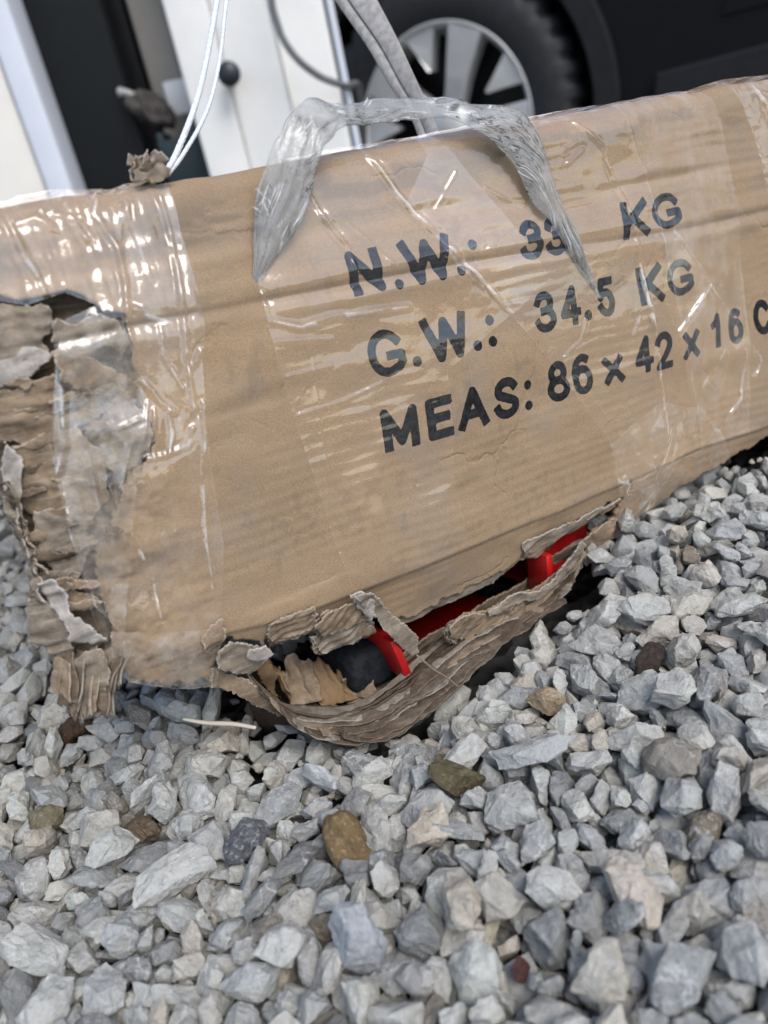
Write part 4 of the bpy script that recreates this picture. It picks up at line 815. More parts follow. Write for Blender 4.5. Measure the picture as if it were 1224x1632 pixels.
-1656,1499,-70,12,25,-94,-11,108,6,-1610,1907,-91,45,26,-50,68,96,11,-1697,2153,-149,27,31,-48,76,108,0,-1484,1143,-90,12,54,-75,-34,156,19,
-1403,3157,-15,43,-1,67,59,128,11,-1558,3328,-92,9,-32,90,-23,165,0,-1332,1425,-126,87,-39,28,5,70,7,-1258,1470,-68,2,-34,93,-1,146,10,
-1397,3241,-89,10,-81,-55,11,124,23,-1145,807,-8,50,85,5,8,129,15,-1299,3423,-79,40,-52,-71,-23,141,1,-1034,837,-125,86,19,-8,-45,113,8,
-951,1001,-101,22,65,70,-12,173,15,-1075,2278,-103,0,30,-93,16,173,5,-887,928,-97,93,11,-28,13,143,22,-802,1397,-128,83,-53,4,-6,158,19,
-709,3265,-59,1,-29,72,-61,145,12,-486,2440,-118,75,56,33,8,110,25,-530,2827,-103,1,24,-81,52,95,24,-532,3340,-50,47,82,29,2,107,3,
-314,1008,-119,25,0,2,96,108,6,-412,1632,-107,17,51,53,64,126,7,-432,2623,-99,65,53,-48,-21,168,9,-435,2767,-126,12,-60,78,-3,154,12,
-451,2880,-113,35,-6,-48,-79,108,6,-124,964,-88,93,-18,30,-4,119,0,-287,2385,-109,23,-91,-4,30,122,13,-25,817,-83,34,-45,52,63,127,16,
-20,1065,-98,38,78,45,15,106,3,-54,2586,-131,95,-19,-16,-12,111,23,22,2934,-143,34,-7,73,57,130,9,4,3007,-45,43,70,-54,10,160,9,
-92,3220,-55,40,19,-82,-33,101,7,-75,3427,-131,73,64,-7,-17,120,23,121,1007,-119,25,-46,-75,37,91,7,119,1887,-131,10,98,-10,-1,115,17,
36,2660,-114,62,59,47,12,107,3,133,3211,-79,46,33,-8,-81,160,23,239,3347,-87,20,96,-5,-12,173,23,390,898,-142,14,-35,83,38,141,2,
411,2801,-76,7,-96,-14,-19,90,16,333,3417,-17,65,10,-47,-57,100,9,495,3088,-83,24,9,-90,32,161,18,557,3356,-169,73,15,-14,64,95,6,
628,3332,-68,77,-5,61,-12,118,16,685,3413,-36,72,46,3,50,105,7,951,1103,-60,89,25,-5,-34,104,20,878,1488,-145,28,0,68,66,173,2,
996,908,-93,23,28,44,81,116,1,988,1480,-133,41,-35,-42,-72,106,23,994,3425,-119,90,33,-22,12,112,24,1194,830,-75,28,-28,10,-90,119,15,
1167,1087,-115,4,23,36,89,141,3,1170,3064,-97,36,-63,-59,-31,116,15,1118,3441,-152,10,16,38,90,82,19,1438,1267,-70,52,72,-32,-30,71,25,
1370,1632,-151,70,-51,-2,-48,136,11,1344,1904,-67,48,-73,44,-16,123,15,1291,3436,-78,53,71,-10,44,111,19,1552,974,-89,15,2,35,-91,84,12,
1465,1326,-117,62,-42,49,43,131,23,1559,1527,-77,2,-14,33,-92,123,6,1412,2366,-153,37,59,34,61,116,23,1550,2346,-126,34,73,-37,-43,120,3,
1493,2600,-103,30,-22,30,87,131,17,1487,3442,-188,2,-29,45,-83,66,15,1668,814,-181,82,-32,-29,-36,105,11,1686,924,-108,31,-85,-33,-24,99,17,
1696,1310,-192,17,-79,-54,18,80,13,1704,1578,-167,45,57,45,50,77,5,1664,1641,-83,96,10,9,21,120,7,1704,1715,-174,84,-12,50,13,68,18,
1528,2040,-107,59,-71,31,15,173,3,1664,2076,-92,98,-7,10,-1,116,4,1617,2300,-87,15,-48,-84,-13,123,16,1693,2559,-83,11,-66,-73,-4,82,16,
1702,2711,-84,22,54,73,31,71,3,1689,2891,-109,32,44,-71,42,118,12,1641,3104,-138,67,-56,-3,46,114,17,1677,3165,-192,55,22,8,79,89,10,
1656,3450,-139,34,46,-61,54,73,14,-1689,908,-90,71,-47,19,-47,104,7,-1584,1245,-77,37,80,15,-43,97,3,-1645,1298,-67,54,-53,-31,-56,85,14,
-1670,1362,-106,57,-71,23,33,96,4,-1607,1706,-77,1,26,-5,95,123,23,-1705,2087,-142,8,72,7,67,76,12,-1632,2759,-89,3,-90,39,15,111,0,
-1695,2954,-125,22,-62,-48,57,100,11,-1457,901,-85,58,-31,-70,23,135,7,-1438,1390,-115,32,16,-25,-89,132,23,-1466,1608,-94,29,14,-58,-73,133,5,
-1560,3052,-96,18,17,2,96,156,7,-1330,1080,-60,72,49,28,38,166,21,-1329,3148,-72,27,-61,73,-1,134,15,-1218,1037,-34,55,64,51,-8,173,10,
-1192,2994,-87,1,-84,-53,5,158,16,-978,1231,-141,26,-13,31,-89,115,17,-999,2858,-82,26,-95,-13,-1,90,18,-952,3407,-79,24,-95,-1,-17,152,8,
-872,1099,-109,51,-80,-14,-25,116,4,-715,1154,-90,14,-73,58,30,79,6,-734,3075,-80,27,41,-27,-81,111,21,-684,3430,-118,73,-41,41,33,115,19,
-485,3294,-88,68,6,65,31,94,6,-585,3427,-104,31,4,47,-81,97,25,-454,925,-98,17,-37,88,19,173,2,-534,2769,-62,18,95,-17,9,77,16,
-349,2688,-124,68,1,-24,68,91,0,-342,2827,-72,29,7,-79,52,173,25,-380,3172,-119,10,94,27,-11,173,13,-430,3270,-109,92,-19,-17,-26,113,20,
-140,879,-90,25,-92,-5,-25,103,10,-190,960,-64,3,-66,71,-20,134,25,-167,2542,-51,1,-88,42,16,77,19,-253,2608,-118,9,27,-94,14,152,2,
54,929,-70,42,59,32,59,109,17,13,2775,-120,9,92,34,10,173,12,26,3215,-60,44,25,71,47,151,15,-172,3432,-88,6,-96,21,-13,114,12,
25,2563,-91,43,14,54,-69,97,0,133,2821,-86,38,79,-46,-8,110,3,-5,3423,-36,40,87,21,13,111,19,256,909,-122,64,-10,13,74,145,23,
104,952,-74,77,-20,57,-14,83,16,208,3104,-77,34,55,-55,-50,122,4,213,3442,-131,18,4,68,-69,104,14,420,816,-139,8,-48,55,-66,74,16,
346,1955,-113,38,-23,88,-11,157,7,416,2253,-86,4,-23,96,4,136,11,344,2714,-79,87,42,-21,0,149,17,530,2969,-58,28,46,-52,-65,130,6,
344,3009,-77,92,-10,-32,-16,117,14,474,3443,-106,37,33,-43,74,92,23,521,820,-125,87,40,-26,5,146,10,568,903,-76,57,70,41,10,120,0,
497,2820,-113,46,75,-32,32,139,24,599,3020,-21,28,28,82,38,87,23,597,3418,-74,43,12,55,-70,147,24,754,916,-87,74,31,10,57,173,25,
651,2432,-107,22,23,93,11,130,20,774,3425,-77,37,54,-57,-48,77,4,849,1068,-60,26,-18,-91,25,169,21,844,1152,-35,40,42,53,-60,157,14,
929,1318,-68,91,10,-21,-33,165,9,796,2702,-89,34,44,58,58,116,4,941,3416,-86,14,1,73,66,117,12,1179,1175,-99,72,-10,65,18,140,9,
1099,1288,-87,36,-85,35,-5,110,13,1253,1636,-63,20,21,-81,49,173,1,1094,1927,-90,61,56,36,40,94,11,1220,1963,-71,53,-3,-16,-82,87,25,
1216,2997,-103,65,54,50,12,114,15,1151,3404,-140,18,-70,38,-56,101,0,1285,843,-115,17,62,67,-36,121,14,1257,1548,-95,51,-17,69,46,129,0,
1314,1723,-57,59,-51,27,55,139,4,1305,1855,-47,25,-72,-33,-55,99,16,1298,3005,-91,24,-92,-29,-4,128,22,1458,827,-124,21,-91,-17,28,130,8,
1387,1337,-46,88,-10,-9,43,149,23,1623,1480,-105,80,47,-5,35,91,1,1465,3230,-106,47,-66,-57,6,105,3,1474,3381,-84,21,-16,-48,82,110,25,
1705,868,-137,33,64,-47,50,105,25,1659,912,-48,9,1,-54,-82,93,23,1666,1137,-104,3,10,34,-92,122,23,1694,1371,-124,51,-15,-46,70,94,7,
1697,1530,-120,71,-45,-46,-24,95,0,1586,1665,-50,89,-31,-31,-9,123,23,1668,1743,-70,19,20,81,49,110,13,1654,1964,-79,69,7,11,-69,160,23,
1574,2115,-89,26,82,-44,20,104,13,1676,2454,-124,26,-57,76,9,120,15,1575,2638,-120,13,-87,45,-7,102,25,1685,2967,-116,86,-15,23,-41,76,10,
1672,3223,-195,8,-20,89,38,63,19,1701,3411,-112,63,8,-75,9,100,13,-1620,905,-99,71,27,-16,-61,95,10,-1683,1248,-54,4,-80,-47,-33,88,14,
-1662,1806,-92,41,-84,25,-19,113,18,-1685,1937,-67,91,-9,-11,-36,76,2,-1675,3426,-91,76,-48,-40,13,118,17,-1377,939,-117,17,73,64,11,88,14,
-1490,1063,-53,3,29,-44,84,85,7,-1510,1283,-101,93,-6,-20,26,100,12,-1466,2018,-87,23,-79,-55,10,96,18,-1505,3389,-68,61,-41,49,-44,72,23,
-1283,825,-68,29,11,71,62,137,6,-1282,3302,-101,85,-8,29,40,94,13,-1133,973,-47,34,31,-13,87,94,16,-1092,3233,-88,71,-56,39,9,97,11,
-1084,3314,-59,28,-24,-73,-56,122,15,-1060,815,-62,75,64,-5,-3,106,1,-1039,962,-27,18,-94,-23,14,173,0,-1014,3328,-74,10,-45,-30,83,102,13,
-919,1212,-104,51,-49,-68,13,110,3,-867,1296,-72,8,-15,-67,71,154,24,-864,2899,-61,89,1,-19,40,126,19,-855,3058,-53,17,87,-43,-1,159,20,
-708,914,-69,1,-81,53,19,130,14,-652,1162,-74,4,5,-99,2,89,17,-739,1278,-76,28,56,-70,-31,94,25,-685,1570,-111,14,60,64,45,80,23,
-798,2920,-97,46,44,-64,-41,95,25,-748,3425,-38,44,40,-70,38,156,1,-515,833,-77,46,54,-53,-44,101,23,-520,1231,-130,89,-21,36,15,89,24,
-585,2062,-88,30,-49,69,41,80,17,-538,2567,-73,79,-23,36,-41,96,1,-490,2895,-57,17,15,91,-33,109,8,-569,3171,-60,7,90,0,-41,90,15,
-459,892,-48,16,-16,20,-94,99,24,-381,1622,-63,51,-43,68,-28,73,21,-287,2693,-95,59,5,42,68,105,22,-375,2699,-80,5,-54,67,-49,83,17,
-411,2941,-95,19,-10,-51,82,140,22,-375,3149,-59,15,74,-51,-39,78,13,-395,3369,-61,56,57,-4,58,87,5,-133,814,-97,54,33,40,-64,101,23,
-280,2395,-22,8,78,-60,-6,164,16,-130,2451,-82,88,17,41,-9,126,24,-197,2741,-46,25,-3,92,-28,152,2,-172,3300,-71,91,22,-14,-27,117,7,
0,967,-70,35,64,67,-3,117,13,-84,2580,-55,14,48,-86,7,154,15,-118,3135,-45,36,-25,-75,47,97,1,79,2036,-110,12,81,29,-47,88,21,
-7,2352,-42,32,-91,-20,-7,99,1,104,2566,-88,78,29,-48,24,106,16,62,3096,-102,44,34,-45,69,138,7,73,3309,-89,40,17,-86,23,116,9,
92,3452,-35,58,-44,-49,-46,82,24,177,936,-58,7,-40,85,-30,120,25,260,1998,-108,34,-83,8,42,102,14,256,2624,-13,87,-23,5,-40,154,0,
217,2830,-20,58,-54,-18,-57,173,19,288,3188,-95,43,42,-19,-76,90,9,175,3422,-30,19,11,-82,51,117,25,376,843,-87,76,-34,-23,48,134,1,
447,2726,-62,3,30,90,29,114,20,519,2888,-87,3,-98,-3,11,81,9,412,3390,18,56,-15,-6,-80,149,22,540,2677,-85,35,56,-6,73,80,18,
536,2785,-7,7,-27,-95,-9,155,8,757,3000,-62,73,64,-19,6,138,12,830,3361,-51,64,-35,-31,-59,161,16,796,834,-118,84,-13,-17,-48,94,12,
859,1220,-77,31,35,85,-19,132,25,838,3092,-38,21,19,-90,-28,139,8,934,826,-97,74,41,47,22,115,10,1035,968,-92,81,-35,14,43,96,11,
1058,1106,-74,43,19,-13,86,111,16,1061,1762,-85,23,70,-11,-65,97,20,945,2297,-83,92,1,-14,-34,100,8,1057,3049,-86,66,-14,-69,22,141,7,
1035,3297,-148,92,17,-9,-31,121,9,1064,3412,-50,96,24,1,-6,132,16,1277,896,-45,2,35,-85,37,145,16,1157,1028,-28,24,59,-41,-64,110,16,
1120,1132,-49,22,85,-44,-10,76,8,1226,1365,-136,9,-12,13,97,128,4,1241,2315,-102,26,-15,-40,85,75,9,1199,3272,-109,35,-24,-45,-78,156,5,
1217,3411,-119,3,-89,-43,-9,77,23,1382,854,-66,58,-19,11,77,132,3,1338,1044,-39,45,-73,-34,36,173,16,1328,1146,-84,25,-58,-7,-76,121,0,
1243,1265,-111,16,90,-37,6,115,23,1378,1783,-62,8,-32,-49,-79,128,8,1247,1857,-95,50,-30,-35,-72,83,16,1295,2196,-93,37,-12,91,3,120,14,
1368,2350,-85,3,-69,-19,-68,118,12,1331,3370,-115,93,-10,12,-32,98,23,1534,830,-109,61,-29,-63,36,87,13,1553,1092,-77,43,16,5,87,143,6,
1514,1222,-99,44,68,-47,-33,121,4,1533,1472,-95,39,84,-31,12,90,5,1506,1648,-83,68,-4,65,-32,80,9,1466,1782,-90,45,-29,-2,-83,75,11,
1453,1920,-62,9,26,79,-52,138,16,1497,2207,-70,83,-39,25,-30,143,18,1563,2613,-42,62,4,37,68,103,13,1429,3440,-127,1,99,-4,1,84,4,
1608,910,-108,17,79,-54,-17,87,23,1708,1063,-117,17,49,60,59,64,21,1603,1114,-69,5,56,72,-39,69,13,1687,1288,-151,94,3,13,-29,81,24,
1658,1430,-94,47,51,53,-46,74,1,1677,1560,-59,16,-3,1,-98,99,23,1603,1807,-80,4,-35,-89,-25,75,19,1549,1954,-60,81,-30,-39,28,120,13,
1679,2192,-101,37,-30,-11,-86,84,24,1711,2444,-36,4,67,-50,-53,109,5,1588,2502,-53,65,-3,30,68,130,11,1699,2814,-72,42,-52,6,-73,93,7,
1631,3028,-83,27,13,79,-52,130,4,1627,3178,-99,79,-22,20,52,114,4,1626,3411,-84,64,-73,-19,-1,118,1,-1642,824,-89,81,55,-14,-4,108,5,
-1530,1331,-31,9,-33,30,88,162,12,-1575,1573,3,10,-5,-80,-58,137,24,-1627,1604,-63,42,-61,-64,14,112,1,-1707,1766,-69,71,-24,64,-9,80,14,
-1625,2063,-77,8,-58,-79,-7,84,7,-1653,2855,-55,92,37,-4,2,136,22,-1691,3260,-78,63,18,31,67,155,21,-1538,805,-96,84,53,3,1,80,3,
-1423,1107,-27,56,-22,68,-39,126,15,-1439,1409,-5,44,17,-13,86,148,3,-1543,1777,-92,45,88,-6,0,117,6,-1536,3093,-34,71,28,45,45,62,18,
-1527,3194,-54,37,82,-28,30,151,2,-1291,977,-88,63,24,-16,-71,87,16,-1256,1280,-85,29,45,-47,69,98,8,-1302,3265,-38,38,15,-79,-44,117,12,
-1208,1414,-106,3,16,-83,-52,108,25,-1131,2965,-50,83,16,4,-52,63,10,-1167,3256,-83,31,76,-56,5,83,13,-1285,3358,-57,66,6,62,-39,87,1,
-1076,868,-48,45,-51,-58,-42,95,11,-932,1124,-89,3,46,-30,-82,93,23,-1067,2455,-77,64,2,24,-72,136,17,-1091,2884,-35,53,40,-73,-9,123,12,
-1070,3064,-68,36,-38,47,-70,160,4,-1047,3438,-62,9,-37,10,-91,89,7,-842,851,-6,35,-84,3,-39,173,7,-789,1148,-85,1,34,-92,-16,78,6,
-918,2998,8,10,-18,6,97,131,20,-742,3352,-84,13,-75,59,24,79,20,-799,1092,-55,72,16,-64,-16,77,1,-661,3197,-42,83,24,-45,17,112,8,
-626,3431,-78,58,-61,52,-9,78,0,-580,874,-106,49,-50,-70,-8,99,13,-582,1193,-63,30,92,-18,-14,120,3,-557,1509,-68,40,-5,-89,-18,93,12,
-484,2488,-26,20,20,-66,68,144,12,-599,2796,-28,35,14,-18,-90,173,14,-570,3052,-93,7,-69,-25,66,101,17,-496,3173,-6,43,-15,-76,-45,173,7,
-438,819,-35,85,26,22,37,97,5,-413,1042,-55,7,-19,3,-97,118,3,-417,2729,-48,72,34,41,41,100,2,-315,2938,-66,36,89,-8,-22,147,16,
-390,3090,-33,16,18,37,-89,138,14,-354,3257,-50,68,-1,24,-67,147,11,-370,3439,-23,49,-47,-5,-71,94,20,-275,874,-93,22,82,-23,46,75,16,
-195,2616,-70,11,4,0,98,132,13,-99,3303,16,1,14,26,-95,128,7,-147,1051,-90,66,-8,6,73,99,7,-77,2408,-37,95,22,-6,-17,119,6,
22,2608,-33,97,-10,15,12,141,11,-132,2743,-77,46,-17,85,12,103,11,62,987,-111,15,63,-67,-34,88,4,145,2337,-46,6,6,59,-79,106,18,
31,2413,-38,34,-70,33,-52,78,21,184,2591,-63,84,-44,19,-21,92,23,135,3091,-30,67,-42,2,-60,110,14,120,3342,-40,61,-13,-56,53,121,22,
188,865,-74,30,-56,-48,-59,96,10,427,2480,-89,27,-43,-31,-79,124,4,295,2932,-93,69,47,-50,19,95,12,188,3016,-49,47,53,-43,55,99,1,
222,3222,7,58,-27,11,-75,173,23,269,3418,-47,19,-49,53,-65,94,13,274,827,-68,4,-20,32,-91,118,12,286,1971,-81,78,11,-22,55,87,21,
442,2648,-32,18,89,-38,-14,97,21,495,2855,-54,29,-7,25,91,63,5,425,3010,-47,3,-55,-77,28,116,13,431,3314,-23,23,-34,-8,-90,115,0,
481,833,-17,22,-11,44,85,153,20,592,972,-34,13,-92,35,2,100,10,519,1439,-92,68,46,55,10,83,17,612,2286,-94,47,-4,68,-55,82,10,
633,2862,-68,29,-61,-69,23,104,15,589,2948,-72,24,-42,82,-26,101,15,506,3171,-87,11,23,-95,-10,75,13,530,3402,21,6,67,20,70,144,7,
682,827,-75,74,-17,-22,60,112,9,752,1052,-23,8,-44,-82,-32,129,16,726,1783,-69,76,22,42,-42,133,13,646,2838,-114,53,10,-41,-72,78,0,
669,3119,-43,28,88,35,2,117,10,693,3307,6,0,-71,-68,-12,173,11,836,843,-69,77,-27,-24,-51,115,16,906,980,-30,55,23,-32,73,150,18,
818,1262,-33,29,13,-94,8,88,20,871,1330,14,54,-38,71,-21,145,8,865,2589,-57,24,-7,-95,7,154,7,890,2964,-69,83,-34,-42,4,92,22,
864,3002,-22,38,74,3,53,119,10,878,3192,-16,26,-59,-41,63,173,7,900,3416,-2,6,28,-5,95,138,0,1100,818,-134,33,-74,44,-36,77,18,
1068,1239,-57,14,96,18,-1,149,2,1006,1391,-27,10,-1,67,72,134,15,984,2565,-77,9,-91,-34,17,114,1,1007,3188,-103,22,-36,-84,32,113,11,
1088,830,-63,81,21,24,-47,113,23,1236,1144,-38,83,46,18,-21,94,16,1148,1473,-76,6,81,50,27,93,12,1187,1819,-87,50,59,-50,-36,84,8,
1184,3324,-34,13,-13,48,85,121,3,1179,3449,-98,91,6,-7,-37,77,19,1452,912,-68,40,55,35,63,97,23,1359,1600,-64,58,-38,71,2,93,8,
1289,1800,-21,30,-84,9,-42,92,14,1290,1985,-85,16,43,-83,30,101,15,1255,3173,-64,28,77,7,-55,137,0,1253,3366,-87,50,-9,13,-84,97,8,
1505,929,-54,44,32,81,15,83,23,1487,1135,-123,7,80,21,54,90,20,1601,1333,-108,10,65,9,73,87,20,1586,1415,-83,30,-33,-67,-58,110,18,
1448,1557,-51,42,62,-6,64,173,10,1412,2041,-26,89,-16,-13,-37,136,4,1583,2179,-41,70,22,-13,-65,130,21,1480,2390,-65,48,-6,29,81,122,12,
1512,2512,-84,79,45,24,32,119,23,1491,3042,-72,33,67,-61,-23,126,13,1461,3412,-35,14,-2,-30,-93,125,16,1672,832,-61,15,-93,-27,14,104,13,
1655,1067,-76,85,37,-17,32,92,0,1585,1219,-84,27,25,-91,12,96,12,1707,1450,-105,7,38,86,-29,86,19,1603,1552,-7,11,-67,-70,-21,152,22,
1637,1887,7,75,11,-24,-60,164,24,1705,1906,-40,50,-7,-34,78,71,22,1693,2240,-70,52,-76,-21,-30,85,17,1705,2299,-85,26,-67,57,-37,79,12,
1599,2383,-107,50,-36,-21,-75,78,18,1619,2416,-79,75,-62,-20,-2,70,2,1671,2722,-46,72,2,8,-68,93,10,1701,3148,-162,44,-54,53,46,63,0,
1714,3285,-169,18,89,-39,3,51,2,-1677,978,-70,17,30,93,9,87,3,-1617,1016,-90,16,-30,89,-26,97,9,-1617,1171,-32,83,-11,19,-49,118,13,
-1646,1347,-5,78,-30,22,49,149,9,-1677,1413,-68,4,-7,-37,-91,92,21,-1624,2196,-91,81,-27,-46,18,100,20,-1634,2370,-66,15,81,8,55,114,15,
-1672,3081,-83,7,92,-4,37,112,3,-1641,3179,-49,69,6,6,-70,104,10,-1558,3432,-68,68,-55,47,-5,82,1,-1470,811,-93,44,6,82,33,90,17,
-1445,997,-46,33,-82,40,-19,113,19,-1492,1530,-41,25,7,95,11,98,25,-1477,3434,-39,3,-39,60,-68,82,15,-1296,908,-35,20,-23,49,-81,116,1,
-1368,988,-83,12,19,-55,79,75,5,-1337,1374,-99,31,-20,-52,76,82,15,-1320,2167,-60,81,28,-44,-24,86,15,-1308,2456,-101,16,-66,69,-20,91,4,
-1380,3321,-49,60,75,23,7,82,8,-1164,929,8,5,29,78,53,173,18,-1088,1074,-46,3,41,57,-70,138,17,-1218,1200,-52,77,52,-20,-27,136,17,
-1209,3108,-57,9,87,-46,6,90,23,-1158,3174,-71,28,24,-84,-37,103,6,-1188,3311,-49,40,85,-20,25,120,21,-1022,1054,-93,26,65,-57,40,104,13,
-1027,1259,-64,83,29,-34,30,115,23,-917,1735,-77,59,36,10,70,107,15,-1054,2283,-41,13,-63,61,-43,92,18,-997,2957,-71,52,-37,-62,-43,97,10,
-978,3096,-26,29,-69,-55,34,115,9,-1103,3373,-23,24,95,4,-14,103,6,-638,863,-17,87,-16,16,42,103,14,-771,1000,-70,10,4,-85,-50,99,4,
-855,1193,-98,57,40,-60,-37,109,5,-932,2925,-47,89,-22,-34,16,116,23,-783,3137,-52,37,-84,37,3,90,20,-815,3197,-54,29,-11,72,61,173,2,
-841,3433,-40,41,-33,38,75,113,17,-734,889,-9,16,-5,-45,86,112,18,-677,1094,-90,5,-14,46,86,97,21,-747,1108,-75,52,-35,73,22,97,6,
-733,2665,-36,16,10,-97,-3,173,2,-736,2866,-55,32,87,-34,-9,112,10,-638,3039,-92,34,47,57,56,120,21,-788,3237,-53,55,-49,67,2,94,2,
-545,925,-28,68,9,-40,-59,151,22,-502,1043,-96,15,-41,1,-89,109,20,-673,1226,-30,29,-94,9,-4,106,0,-610,2614,-79,37,36,17,83,95,0,
-471,2788,-21,41,-64,-22,60,135,15,-502,3086,-48,42,7,-61,65,127,2,-452,3338,-76,77,46,-36,-20,95,3,-533,3424,-62,36,37,-41,74,101,18,
-522,1013,-3,8,79,49,-32,127,3,-411,959,6,2,23,69,-67,107,3,-362,1965,-69,83,0,-1,55,71,6,-369,2413,-90,71,66,10,14,116,8,
-307,2637,-29,78,12,-48,35,121,4,-418,3016,-41,10,-20,-57,78,114,2,-478,3014,-14,12,-26,37,87,111,2,-273,3343,-66,28,-6,94,8,89,19,
-295,936,-30,86,17,-25,38,150,23,-220,1124,-58,37,-81,-35,-27,127,15,-232,2534,-40,20,63,-73,-11,99,4,-207,2668,-50,6,-6,-52,-84,106,5,
-207,2838,-60,20,-26,-48,-80,122,1,-187,2954,-66,93,-29,12,-14,105,4,-212,3229,-78,47,-12,60,63,125,17,-194,3384,-31,1,-95,-13,-25,118,16,
-17,865,2,79,45,-28,28,169,12,-145,2491,17,41,6,5,90,147,16,-129,2681,-37,61,-44,64,-9,84,3,-115,2835,-70,58,55,57,-11,102,21,
-42,3099,-54,4,-80,-20,55,97,19,-59,3293,-58,29,74,56,-20,109,2,143,823,-113,75,52,24,29,103,5,145,1778,-67,39,11,53,73,94,15,
104,2732,-59,58,23,-25,73,95,12,145,2938,8,10,1,9,98,171,3,102,3013,-67,42,-58,-59,34,108,22,104,3279,-26,9,-13,-74,64,95,15,
63,3390,-32,41,24,-74,-45,96,5,190,816,-59,65,49,15,-55,85,11,263,2506,-1,22,-35,-31,85,116,18,225,2940,-58,17,-9,-44,87,102,24,
261,3019,-67,1,71,-62,29,114,22,457,820,-89,75,17,-6,-62,79,15,481,932,-35,17,10,7,-97,116,13,407,2353,-46,73,16,-18,63,124,9,
411,2533,-80,29,79,-20,47,83,12,352,2804,-37,13,-57,-77,-23,99,8,422,3169,-83,32,-83,-43,-11,101,24,406,3336,-82,11,-80,-34,-46,88,11,
522,3300,-2,41,-78,27,-35,90,16,624,919,-79,20,82,33,40,74,2,662,2773,-98,18,-94,10,23,62,15,493,3145,-45,8,-5,-95,26,84,12,
567,3170,-74,48,47,58,43,118,5,479,3234,-96,12,-17,-86,-43,113,7,779,1282,-82,13,70,-25,-64,96,21,722,3071,-63,92,25,-27,6,68,3,
768,3152,-63,87,9,-21,-42,122,22,770,3234,-45,93,-19,20,-19,125,19,912,878,-57,33,-56,41,-62,124,4,969,1044,-28,16,-94,-25,6,96,11,
944,1259,10,19,68,69,9,153,2,844,1381,-45,67,47,55,-3,74,2,768,2177,-83,14,9,-42,88,70,1,906,2518,-30,87,-4,48,0,99,10,
744,2604,-81,45,2,73,-50,81,1,778,2922,-116,77,-14,46,-39,94,19,922,3027,-37,60,-75,16,-17,100,0,835,3248,46,1,31,-89,-29,151,25,
1010,815,-107,82,-51,-18,-14,106,11,1024,1240,2,36,25,-24,-85,173,2,1016,1689,-60,18,-1,83,-51,116,20,1003,2376,-131,15,18,75,60,76,11,
1062,3058,38,30,57,-52,-54,130,7,1209,969,-52,58,10,60,-53,94,23,1207,1239,-34,18,61,72,-23,122,16,1196,1337,-82,55,-47,65,-15,84,14,
1155,1716,-45,94,-19,-19,13,162,14,1158,1896,-60,37,53,62,42,126,11,1093,3257,-17,78,40,-45,-8,141,1,1199,3407,-50,5,12,-76,-62,106,3,
1326,814,-23,79,13,-30,49,104,20,1301,1214,-21,17,-23,60,-74,129,19,1240,1456,-95,48,-73,-45,7,101,5,1423,1734,-39,61,59,-3,51,100,24,
1266,2058,-49,37,35,51,68,127,10,1328,2091,-86,94,-31,2,-3,95,11,1384,3339,-91,15,-37,67,-61,74,5,1589,949,-62,88,-27,36,0,59,24,
1453,1004,-76,40,-73,53,-9,108,4,1383,1220,-51,50,13,-32,-78,97,9,1525,1249,-4,22,23,92,-21,137,16,1534,1589,-45,34,-65,65,15,96,6,
1463,1812,-51,31,90,-27,2,101,14,1482,1978,-77,37,-41,-57,-59,83,16,1456,2303,-91,13,-15,-97,-2,118,22,1554,2413,-59,8,64,72,21,98,13,
1654,2251,-2,42,-20,88,-1,170,2,1533,3299,-48,59,-8,-29,73,140,22,1436,3304,-60,8,21,-79,56,106,25,1558,880,-85,38,-54,5,-74,69,6,
1635,968,-84,24,-84,17,-44,83,18,1494,1178,-19,19,-2,-53,81,173,5,1687,1316,-92,35,-22,79,44,97,11,1667,1460,-29,20,22,-42,-85,131,23,
1677,1671,-26,82,-6,-14,-54,87,23,1528,1704,-9,2,70,-70,-4,124,4,1687,2036,-12,10,60,-65,43,117,12,1671,2196,-40,37,-91,-6,-7,98,7,
1677,2524,-47,59,-47,17,-62,121,19,1692,2591,-32,9,-48,-85,13,79,20,1555,3009,-80,71,-2,-15,-67,61,17,1681,3236,-149,20,13,0,-96,76,13,
-1638,854,-20,79,-25,22,49,129,19,-1642,995,-21,1,28,30,90,120,16,-1682,1214,24,63,-56,-21,47,151,21,-1566,1468,21,84,8,17,48,166,22,
-1693,1648,-70,60,1,20,-76,85,4,-1643,1764,-11,90,-28,11,-29,120,14,-1669,1998,-28,22,87,-33,-27,136,23,-1658,2139,-84,53,44,-36,-61,100,11,
-1692,2232,-46,82,-35,-1,43,85,1,-1652,2925,-85,50,-39,-76,1,94,1,-1703,3117,-55,72,5,-60,-31,79,16,-1629,3366,-73,21,-40,30,83,96,24,
-1544,909,-93,48,-64,-54,22,113,8,-1507,1003,38,28,66,-18,-66,173,0,-1528,1213,-35,23,-7,-92,-28,116,10,-1695,1717,-67,16,-80,42,36,53,12,
-1459,3253,-27,73,-35,11,56,122,7,-1437,3419,-14,54,64,53,-1,103,6,-1330,914,-76,17,-62,-73,20,72,10,-1320,986,-38,30,40,-62,-59,121,22,
-1319,1239,-96,74,65,-6,-8,70,7,-1332,1303,-97,24,-95,16,-1,67,16,-1323,3056,-63,82,46,26,18,81,15,-1305,841,0,7,62,74,-19,62,3,
-1248,1141,-15,93,23,24,0,96,17,-1126,1260,-53,38,-50,-77,1,112,16,-1266,3089,-34,4,25,71,65,70,7,-1122,3268,-59,6,-52,-34,77,68,17,
-1183,3432,1,20,27,50,-79,117,9,-1047,836,-2,81,23,9,-52,83,4,-1004,1118,-89,17,27,-1,94,72,3,-1042,1194,-27,45,21,52,-68,160,18,
